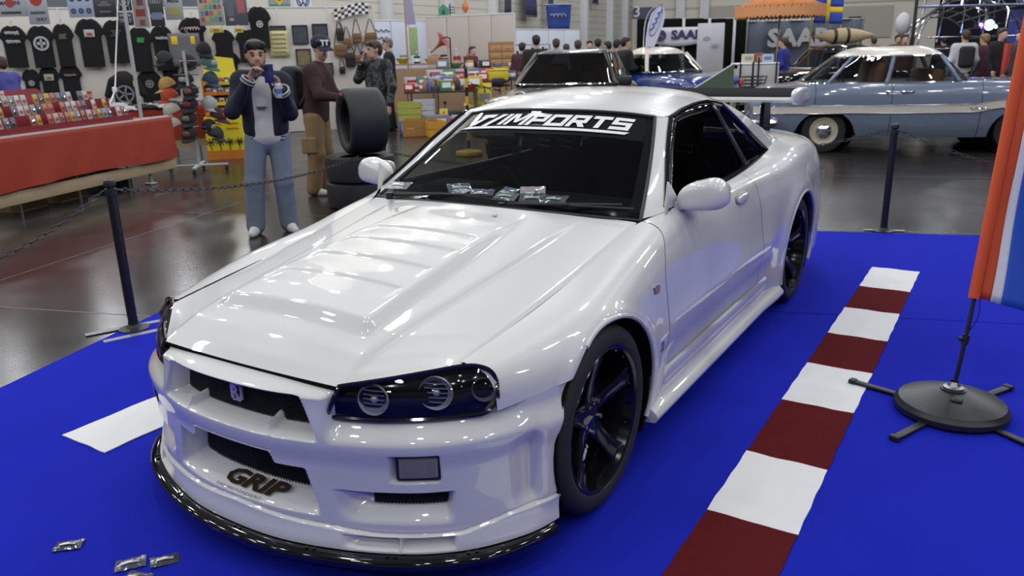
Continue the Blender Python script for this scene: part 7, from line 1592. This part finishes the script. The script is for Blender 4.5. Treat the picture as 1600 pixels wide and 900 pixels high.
# things standing on the partitions
gx_ = thing('table_lamp', 'orange glass lamp on top edge of the beige partition', 'lamp', flat(at(728, 40, 24.4), 2.95), YAWF); MB().lathe([(.001, -.22), (.05, -.2), (.10, -.08), (.09, .02), (.03, .12), (.02, .2), (.001, .2)], n=16).build('shade', mat('orange_glass', (.60, .17, .04), .3), gx_); b = MB(); b.tube([(0, 0, .18), (.05, 0, .26), (.0, .05, .28), (-.1, .05, .25)], .012); b.build('hook', BLK, gx_)
g_ = thing('petrol_globe', 'green cabinet shaped ornament on the beige partition', 'ornament', flat(at(694, 36, 24.6), 2.68), YAWF); b = MB(); b.prism([(-.15, 0), (.15, 0), (.16, .2), (0, .34), (-.16, .2)], frame((0, .05, 0), (1, 0, 0), (0, 0, 1)), .1); b.build('case', mat('ornament_green', (.05, .26, .14), .5), g_, smooth=0); b = MB(); b.prism([(-.06, .05), (.06, .05), (0, .2)], frame((0, -.06, 0), (1, 0, 0), (0, 0, 1)), .01); b.build('tree_shape', mat('dark_green', (.01, .06, .03), .6), g_, smooth=0)
s_ = thing('weather_vane', 'black iron ornament with cross arms on beige partition', 'ornament', flat(at(704, 36, 24.6), 2.68), YAWF); b = MB(); b.cyl((0, 0, 0), (0, 0, .34), .02); b.build('post', BLK, s_)
for z in (.08, .16, .24): b = MB(); b.box((.05, 0, z), (.20, .02, .025)); b.build('arm', BLK, s_)
# clothes rails behind the crowd
t = thing('clothes_rail', 'rail of dark clothes at left end of crowd', 'rail', tz(815, 25), YAWF)
b = MB(); b.cyl((-.8, 0, 1.75), (.9, 0, 1.75), .02); b.cyl((-.8, 0, 0), (-.8, 0, 1.75), .02); b.cyl((.9, 0, 0), (.9, 0, 1.75), .02); b.build('frame', M['steel'], t)
for k in range(14): b = MB(); b.rbox((-.7 + k * .115, 0, 1.25 - .05 * (k % 3)), (.07, .45, .85), .03, n=1); b.build('garment', mat('garment_%d' % (k % 4), [(.03, .02, .05), (.02, .02, .022), (.12, .03, .06), (.05, .03, .08)][k % 4], .9), t)
# ================================================================== display stand with the grey curtain
d0 = 25.0
def slab(px0, py0, px1, py1, d, t_, th=.06, name='panel', m=None, off=(0, 0, 0)):
    a, e = at(px0, py1, d), at(px1, py0, d); w = (e - a).dot(VR); b = MB(); c = (a + e) / 2; fw = (e - a).dot(VF); c = c - VF * 0; b.rbox((0, 0, 0), (w, th, e.z - a.z), th * .3, n=1); o = b.build(name, m, t_); Ri = Matrix.Rotation(-t_.rotation_euler.z, 3, 'Z'); o.location = Ri @ (c - t_.location) + Vector(off); return o
bs = thing('stand_wall', 'black panelled stand wall with white uprights and letter banner', 'partition', tz(1085, d0), YAWF)
for i in range(5): slab(996 + i * 34, 29, 1030 + i * 34 - 1, 108, d0, bs, name='black_panel', m=M['matte'])
for px in (1031, 1066, 1106, 1145, 1166): slab(px, 29, px + 2.5, 108, d0 - .08, bs, name='upright', m=mat('alu_post', (.55, .55, .55), .4))
slab(995, 28, 1167, 31, d0 - .04, bs, name='top_rail', m=mat('alu_post', (.55, .55, .55), .4))
lb_ = thing('letter_banner', 'white cloth banner with navy letters and round emblem on the black stand wall', 'banner', at(1060, 55, d0 - .3), YAWF)
w = 78 * (d0 - .3) / _F; h = 23 * (d0 - .3) / _F; b = MB(); b.grid([[(x * w, -.03 * math.sin(x * 6), z * h - (.10 * (.5 - z) * math.sin((x + .5) * PI))) for x in np.linspace(-.5, .5, 14)] for z in np.linspace(-.5, .5, 5)]); b.build('cloth', mat('banner_white', (.55, .55, .60), .8), lb_, solid=.01)
NV = mat('letter_navy', (.03, .025, .10), .7)
write('letters', 'SAAB', h * .78, NV, lb_, frame((w * .16, -.06, .0), (1, 0, 0), (0, 0, 1)), bold=.016, sx=1.15, extrude=.004)
MB().lathe([(.001, -.06), (.17, -.06), (.17, -.05), (.001, -.05)], (-w * .36, 0, 0), 'Y', 24).build('emblem', NV, lb_); b = MB(); b.box((-w * .36, -.066, 0), (.22, .006, .03), ry=.6); b.build('emblem_bar', mat('emblem_red', (.35, .08, .10), .6), lb_)
b = MB(); b.cyl((-w / 2, .1, h / 2), (w / 2, .1, h / 2), .015); b.build('rail', M['steel'], lb_)
wp = thing('roll_up_banner', 'tall white roll-up panel with three small logos beside the letter banner', 'banner', tz(1111, 22.5), YAWF)
slab(1090, 36, 1130, 112, 22.5, wp, name='sheet', m=mat('banner_white2', (.55, .54, .58), .7))
for k, (dy, c) in enumerate(((47, (.16, .17, .26)), (60, (.45, .44, .46)), (70, (.42, .43, .48)))):
    p = Matrix.Rotation(-YAWF, 3, 'Z') @ (at(1104 if k < 2 else 1117, dy, 22.4) - wp.location)
    b = MB(); rw = (.16, .10, .10)[k]
    b.rings([[(p.x + rw * q * math.cos(a), p.y - dz, p.z + rw * .55 * q * math.sin(a)) for a in (2 * PI * i / 22 for i in range(22))] for q, dz in ((.8, .0), (.8, .02), (1, .02), (1, .0))]); b.box((p.x, p.y - .015, p.z), (rw * 1.9, .01, rw * .3)); b.build('logo', mat('logo_%d' % k, c, .6), wp, smooth=0)
b = MB(); b.rbox((0, 0, .05), (.9, .25, .1), .03); b.build('foot', M['steel'], wp)
ff = thing('feather_flag', 'white feather flag with slanted blue script left of letter banner', 'flag', tz(1016, 21.5), YAWF)
fo = [(1007, 90), (1008, 60), (1010, 38), (1015, 22), (1022, 13), (1029, 9.5), (1034, 14), (1036, 24), (1034, 38), (1028, 56), (1021, 75), (1017, 90)]
Rm = Matrix.Rotation(-YAWF, 3, 'Z'); q = [Rm @ (at(x, y, 21.5) - ff.location) for x, y in fo]; b = MB(); b.prism([(v.x, v.z) for v in q], Matrix(((1, 0, 0, 0), (0, 0, -1, .01), (0, 1, 0, 0), (0, 0, 0, 1))), .02); b.build('sail', mat('flag_pale', (.60, .62, .72), .7), ff, smooth=0)
b = MB(); b.tube(curve([tuple(v + Vector((-.03, .03, 0))) for v in [Vector((q[0].x, 0, 0.02))] + q[:6]], 24), .02, 6); b.build('pole', M['steel'], ff); b = MB(); b.rbox((q[0].x, 0, .03), (.5, .5, .05), .02); b.build('foot', BLK, ff)
p = Rm @ (at(1023, 32, 21.4) - ff.location); squiggle('script', .62, .16, mat('script_blue', (.08, .10, .38), .6), ff, frame((p.x, -.05, p.z), (.45, 0, .9), (-.9, 0, .45)), 4, 7, .016); b = MB(); b.rings([[(p.x + (.28 * k1 * math.cos(a)) * .45 * 1 - .12 * k1 * math.sin(a) * .9, -.03 - dz, p.z + .42 * k1 * math.cos(a) * .9 + .12 * k1 * math.sin(a) * .45) for a in (2 * PI * i / 24 for i in range(24))] for k1, dz in ((1, 0), (1, .012), (1.06, .012), (1.06, 0))]); b.build('script_oval', mat('script_blue', (.08, .10, .38), .6), ff, smooth=0)
# grey curtain with large letters
cu = thing('stand_curtain', 'grey stand curtain with large pale letters under the orange parasol', 'curtain', tz(1250, 23.5), YAWF)
a, e = Rm @ (at(1166, 110, 23.5) - cu.location), Rm @ (at(1342, 30, 23.5) - cu.location)
b = MB(); b.grid([[(x, -.05 * math.sin(x * 9), z) for x in np.linspace(a.x, e.x, 70)] for z in np.linspace(0.05, e.z, 6)]); b.build('cloth', mat('curtain_grey', (.085, .10, .13), .85), cu, solid=.01); b = MB(); b.cyl((a.x, 0, e.z), (e.x, 0, e.z), .03); b.cyl((a.x, 0, 0), (a.x, 0, e.z), .03); b.cyl((e.x, 0, 0), (e.x, 0, e.z), .03); b.build('frame', M['steel'], cu)
p = Rm @ (at(1246, 60, 23.3) - cu.location); write('letters', 'SAAB', .68, mat('letters_pale', (.42, .41, .42), .8), cu, frame((p.x, -.14, p.z), (1, 0, 0), (0, 0, 1)), bold=.028, sx=1.12, extrude=.01)
# parasol with fringe
ps = thing('parasol', 'orange fringed parasol above the grey curtain stand', 'parasol', tz(1214, 20), YAWF); Rr = 66 * 20 / _F; zf = at(1214, 27, 20).z; za = zf + .62
b = MB(); b.cyl((0, 0, 0), (0, 0, za), .02); b.build('pole', mat('pole_yellow', (.45, .36, .12), .5), ps); MB().lathe([(.001, 0), (.28, 0), (.28, .06), (.05, .10)], n=20).build('foot', M['grey'], ps)
for k in range(8):
    b = MB(); a0 = 2 * PI * k / 8; rows = []
    for f in np.linspace(.02, 1, 8): rows.append([((Rr * f) * math.cos(a0 + g) * (1 - .03 * math.sin(g / (PI / 4) * PI)), Rr * f * math.sin(a0 + g) * (1 - .03 * math.sin(g / (PI / 4) * PI)), za - (za - zf - .24) * f**1.3) for g in np.linspace(0, PI / 4, 7)])
    b.grid(rows); o = b.build('canopy_panel', mat('parasol_orange', (.50, .17, .045), .85), ps, smooth=179, solid=.005)
    b = MB()
    for i in range(16): g = a0 + PI / 4 * i / 16; b.box((Rr * 1.01 * math.cos(g), Rr * 1.01 * math.sin(g), zf + .13 - .03 * (i % 2)), (.02, .06, .26), rz=g, rx=.1 * (i % 3 - 1))
    tag(b.build('fringe', mat('fringe_orange', (.66, .30, .13), .9), o, smooth=0), kind='stuff')
    b = MB(); b.cyl((0, 0, za - .02), (Rr * math.cos(a0), Rr * math.sin(a0), zf + .24), .008, n=6); b.build('rib', M['wood'], ps)
# blue flag with yellow cross
sf = thing('cross_flag', 'blue flag with yellow cross on yellow pole right of parasol', 'flag', tz(1265, 21), YAWF); a = Rm @ (at(1266, 36, 21) - sf.location); e = Rm @ (at(1308, -8, 21) - sf.location); W_, H_ = e.x - a.x, e.z - a.z
def fl_(x0, x1, z0, z1, m, n): b = MB(); b.grid([[(a.x + W_ * x, -.06 * math.sin(x * 7), a.z + H_ * z - .05 * x) for x in np.linspace(x0, x1, 8)] for z in np.linspace(z0, z1, 4)]); b.build(n, m, sf, solid=.008)
SB, SY = mat('flag_blue', (.02, .06, .38), .7), mat('flag_yellow', (.72, .52, .02), .7)
for x0, x1, z0, z1, m, n in ((0, .42, 0, .40, SB, 'blue_field'), (.58, 1, 0, .40, SB, 'blue_field'), (0, .42, .60, 1, SB, 'blue_field'), (.58, 1, .60, 1, SB, 'blue_field'), (.42, .58, 0, 1, SY, 'yellow_cross'), (0, .42, .40, .60, SY, 'yellow_cross'), (.58, 1, .40, .60, SY, 'yellow_cross')): fl_(x0, x1, z0, z1, m, n)
b = MB(); b.cyl((-.02, 0, 0), (-.02, 0, e.z), .022); b.build('pole', mat('pole_yellow', (.45, .36, .12), .5), sf); b = MB(); b.cyl((e.x, .03, 0), (e.x, .03, e.z), .022); b.build('second_pole', mat('pole_yellow', (.45, .36, .12), .5), sf)
# wooden rocket on a rack
rk = thing('wooden_model', 'pale wooden torpedo shaped model with dark straps on roof rack', 'model', at(1318, 56, 20.0), YAWF)
rk.scale = (1.25, 1.25, 1.25); MB().lathe([(.001, -.62), (.05, -.52), (.12, -.30), (.15, -.1), (.155, .05), (.12, .3), (.06, .5), (.02, .62), (.001, .64)], axis='X', n=24).build('hull', mat('pale_wood', (.50, .38, .22), .5, var=.15, vscale=9), rk)
for x in (-.20, .05): MB().lathe([(.148 if x < 0 else .157, x - .03), (.156 if x < 0 else .162, x), (.148 if x < 0 else .157, x + .03)], axis='X', n=24).build('strap', BLK, rk)
b = MB(); 
for x in (-.3, .3): b.box((x, 0, -.20), (.03, .5, .03))
b.box((0, .2, -.23), (1.2, .03, .03)); b.box((0, -.2, -.23), (1.2, .03, .03)); b.cyl((-.3, 0, -.19), (-.3, 0, -.12), .03); b.cyl((.3, 0, -.19), (.3, 0, -.12), .03); b.build('roof_rack', mat('pole_yellow', (.45, .36, .12), .5), rk)
for x in (-.5, .5): b = MB(); b.cyl((x, .2, -.23), (x, .2, -rk.location.z / 1.25), .015); b.build('rack_leg', BLK, rk)
# folding table with boxes, green awning
ft = thing('folding_table', 'white skirted folding table with boxes before the black car', 'table', tz(1180, 14.6), YAWF); zt = at(1180, 98, 14.6).z; wt = 64 * 14.6 / _F
b = MB(); b.rbox((0, 0, zt - .015), (wt, .5, .03), .008); b.build('table_top', M['white'], ft); b = MB(); b.rbox((0, -.24, zt - .30), (wt, .02, .52), .006); b.build('skirt', mat('skirt_white', (.50, .48, .47), .8), ft)
for x in (-wt / 2 + .05, wt / 2 - .05, 0): b = MB(); b.cyl((x, -.26, 0), (x, -.26, zt + (.1 if x == 0 else 0)), .016); b.build('leg', BLK, ft)
for k, (px, c, w_, h_, lb) in enumerate(((1168, (.55, .52, .42), .20, .16, 'cream box with print on left of folding table'), (1185, (.30, .08, .04), .14, .17, 'rust red box in middle of folding table'), (1198, (.45, .48, .55), .22, .15, 'white and blue box on right of folding table'))):
    t = thing('carton', lb, 'box', flat(at(px, 95, 14.6), zt), YAWF); b = MB(); b.rbox((0, 0, h_ / 2), (w_, .12, h_), .006, n=1); b.build('carton', mat('ftbox_%d' % k, c, .5), t); b = MB(); b.box((0, -.063, h_ * .5), (w_ * .6, .004, h_ * .4)); b.build('print', mat('ftprint_%d' % k, (.10, .20, .45) if k == 2 else (.35, .30, .22), .5), t)
t = thing('wire_basket', 'black wire basket on stand in front of folding table', 'basket', tz(1178, 14.0), YAWF); zb_ = at(1178, 120, 14).z
for k in range(4): MB().tube([(.26 * (1 - k * .05) * math.cos(a), .2 * (1 - k * .05) * math.sin(a), zb_ - k * .06) for a in (2 * PI * i / 24 for i in range(24))], .008, 5, closed=True).build('hoop', BLK, t)
for k in range(10): a_ = 2 * PI * k / 10; b = MB(); b.cyl((.26 * math.cos(a_), .2 * math.sin(a_), zb_), (.21 * math.cos(a_), .165 * math.sin(a_), zb_ - .2), .005, n=5); b.build('wire', BLK, t)
b = MB(); b.cyl((0, 0, 0), (0, 0, zb_ + .25), .018); b.cyl((-.2, 0, zb_ - .2), (.2, 0, zb_ - .2), .008); b.build('stem', BLK, t); MB().lathe([(.001, 0), (.2, 0), (.18, .03), (.02, .05)], n=16).build('foot', BLK, t)
aw = thing('awning', 'grey green sloping awning cloth right of the blue car', 'awning', tz(1115, 13.2), YAWF); A = [Rm @ (at(x, y, d) - aw.location) for x, y, d in ((1082, 140, 12.9), (1146, 100, 13.5), (1146, 142, 13.5), (1100, 142, 12.9), (1104, 122, 13.1))]
b = MB(); b.add([A[0], A[1], A[2]], [(0, 1, 2)]); b.build('cloth', mat('awning_green', (.075, .10, .065), .85), aw, smooth=0, solid=.01); b = MB(); b.cyl(A[0], A[1], .015); b.cyl(A[1], (A[1].x, A[1].y, 0), .015); b.cyl(A[0], (A[0].x, A[0].y, 0), .015); b.build('frame', mat('pale_pole', (.42, .43, .43), .4), aw)
t = thing('blue_ball', 'small blue and red toy figure at foot of folding table', 'toy', flat(at(1147, 130, 13.9), at(1147, 133, 13.9).z), YAWF); MB().ball((0, 0, .08), .08, 14, 10).build('ball', mat('toy_blue', (.03, .12, .42), .4), t); b = MB(); b.rbox((.12, 0, .05), (.10, .10, .12), .03); b.build('body', mat('toy_red', (.40, .08, .05), .5), t); b = MB(); b.cyl((0, 0, -t.location.z), (0, 0, .01), .05); b.build('plinth', M['grey'], t)
# ================================================================== light show on the far right
TRS = mat('truss_chrome', (.55, .55, .60), .15, metal=1)
ld = thing('arched_frame', 'shiny arched tube dome over the dark light show at right', 'frame', tz(1490, 21), YAWF)
cz = lambda px, py: Rm @ (at(px, py, 21) - ld.location)
base = cz(1490, 75); Wd = 95 * 21 / _F
for k in range(6):
    y = -1.6 + k * .75; Rk = Wd * (1.1 - .10 * k); hk = 1.35 - .12 * k; b = MB(); b.tube([(Rk * math.cos(a) + k * .10, y, .0 + (base.z + .1) + hk * math.sin(a)) for a in np.linspace(0, PI, 30)], .022, 6); b.build('arch', TRS, ld)
    for s in (-1, 1): b = MB(); b.cyl((s * Rk + k * .10, y, 0), (s * Rk + k * .10, y, base.z + .1), .022, n=6); b.build('arch_leg', TRS, ld)
for k in range(9):
    a = PI * (k + .5) / 9; b = MB(); b.tube([(Wd * (1.1 - .10 * q) * math.cos(a) + q * .1, -1.6 + q * .75, base.z + .1 + (1.35 - .12 * q) * math.sin(a)) for q in range(6)], .018, 6); b.build('tie_tube', TRS, ld)
for k in range(6): b = MB(); b.tube([(-Wd + .3 + k * .55, -1.6, base.z + .15 + .2 * (k % 2)), (-Wd + .9 + k * .55, -.6, base.z + .9), (-Wd + 1.5 + k * .5, .6, base.z + 1.3)], .018, 6); b.build('diagonal', TRS, ld)
b = MB(); b.cyl((-Wd, -1.7, base.z), (Wd * 1.3, -1.7, base.z), .02); b.cyl((-Wd, -1.7, base.z + .27), (Wd * 1.3, -1.7, base.z + .27), .018); b.build('rail', TRS, ld)
tr = thing('truss', 'overhead light truss with vertical tubes at top right', 'truss', flat(tz(1540, 20), 0), YAWF); z9 = at(1540, 9, 20).z
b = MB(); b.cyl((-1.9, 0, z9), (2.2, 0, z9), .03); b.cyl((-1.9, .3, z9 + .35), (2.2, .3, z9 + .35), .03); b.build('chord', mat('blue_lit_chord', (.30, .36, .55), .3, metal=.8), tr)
for k in range(9): b = MB(); b.cyl((-1.7 + k * .46, 0, z9 - (.18 if k % 3 == 0 else 0)), (-1.5 + k * .46, .3, z9 + .6), .022, n=6); b.build('strut', TRS, tr)
for x in (-1.9, 2.2): b = MB(); b.cyl((x, 0, 0), (x, 0, z9 + .4), .04); b.build('leg', BLK, tr)
for (px, py, d, c, r0, e, lb) in ((1545, 39, 22.5, (.35, .55, 1.0), .20, 9, 'bright blue white stage spotlight in the light show'), (1532, 40, 22.5, (.25, .05, .9), .10, 8, 'violet stage lamp left of the bright spotlight'), (1555, 41, 22.5, (.2, .4, 1.0), .08, 8, 'small blue stage lamp right of the bright spotlight')):
    p = at(px, py, d); t = thing('stage_lamp', lb, 'lamp', p, YAWF); MB().lathe([(.001, .0), (r0 * .62, 0), (r0 * .7, -.02), (r0 * .62, -.03)], (0, 0, 0), 'Y', 18).build('lens', mat('stage_glow_%d' % px, c, .3, emit=e), t); MB().lathe([(r0 * .75, -.05), (r0 * .8, .2), (.001, .25)], (0, 0, 0), 'Y', 18).build('housing', BLK, t); b = MB(); b.cyl((0, .12, 0), (0, .12, 9 - p.z), .02); b.build('hanger', BLK, t)
    l = bpy.data.lights.new('stage_light', 'SPOT'); l.energy = 260 if r0 > .15 else 120; l.color = c; l.spot_size = 2.0; l.shadow_soft_size = r0; lo = bpy.data.objects.new('stage_light', l); C.objects.link(lo); lo.location = p - VF * .15 + Vector((0, 0, .0)); lo.rotation_euler = (1.0, 0, YAWF)
t = thing('backdrop', 'dark blue printed backdrop at right of the light show', 'backdrop', tz(1585, 24.5), YAWF); a, e = Rm @ (at(1570, 95, 24.5) - t.location), Rm @ (at(1640, 14, 24.5) - t.location); b = MB(); b.box(((a.x + e.x) / 2, 0, e.z / 2), (e.x - a.x, .06, e.z)); b.build('board', mat('backdrop_blue', (.03, .035, .12), .7), t)
for k in range(3): squiggle('lettering', .55, .2, mat('backdrop_print', (.16, .06, .12), .7), t, frame((a.x + .5, -.05, e.z - .35 - .34 * k), (1, 0, 0), (0, 0, 1)), 3, k, .03)
bl = thing('white_balloon', 'large white pleated balloon lamp behind the sedan roof', 'balloon', at(1411, 36, 20.5), YAWF); MB().lathe([(.001, -.32), (.05, -.30), (.16, -.18), (.19, -.02), (.16, .14), (.08, .24), (.001, .27)], n=24).build('envelope', mat('balloon_white', (.55, .55, .58), .4), bl); b = MB(); b.cyl((0, 0, -bl.location.z), (0, 0, -.3), .012); b.build('stand', M['steel'], bl)
rp_ = thing('gate_post', 'bright red steel frame post beside the black coat', 'post', tz(1573, 16), YAWF); z8 = at(1573, 68, 16).z; b = MB(); b.rbox((0, 0, z8 / 2), (.10, .10, z8), .01); b.build('post', mat('frame_red', (.45, .03, .02), .5), rp_); b = MB(); b.rbox((.25, 0, z8 * .6), (.5, .06, .06), .01); b.build('arm', mat('frame_red', (.45, .03, .02), .5), rp_); b = MB(); b.rbox((0, 0, .02), (.4, .4, .04), .01); b.build('foot', BLK, rp_)
# pouches and cards on the dashboard of the white coupe
for i, (x, y, z, rz, rx, lb, c) in enumerate(((-.50, .70, .905, .2, .35, 'small white card at driver side end of dashboard', (.30, .30, .32)), (-.20, .715, .915, .8, .5, 'tilted foil pouch leaning at left of the dashboard heap', (.09, .10, .13)), (-.17, .665, .905, -.5, .4, 'white labelled pouch lying low at left of dashboard heap', (.35, .35, .37)), (-.06, .66, .907, .3, .5, 'round bulging foil pouch in left middle of dashboard heap', (.10, .10, .15)), (.04, .69, .915, -.4, .6, 'silver blue foil pouch at back middle of dashboard heap', (.13, .14, .20)), (.06, .645, .907, .1, .35, 'pouch with wide white card in front middle of dashboard heap', (.16, .16, .18)), (.15, .70, .92, .5, .9, 'pink and white card standing at back right of dashboard heap', (.40, .32, .35)), (.17, .655, .908, .4, .5, 'dark pouch with white letters right of middle on dashboard', (.07, .075, .09)), (.26, .665, .908, .15, .4, 'rightmost dark pouch with white edge on dashboard', (.08, .085, .10)))):
    pouch('p', (x * 1.15, y + .025, z + .012), rz, rx * .8, 0, lb, tuple(min(.8, q * 1.8) for q in c), .11, .075)
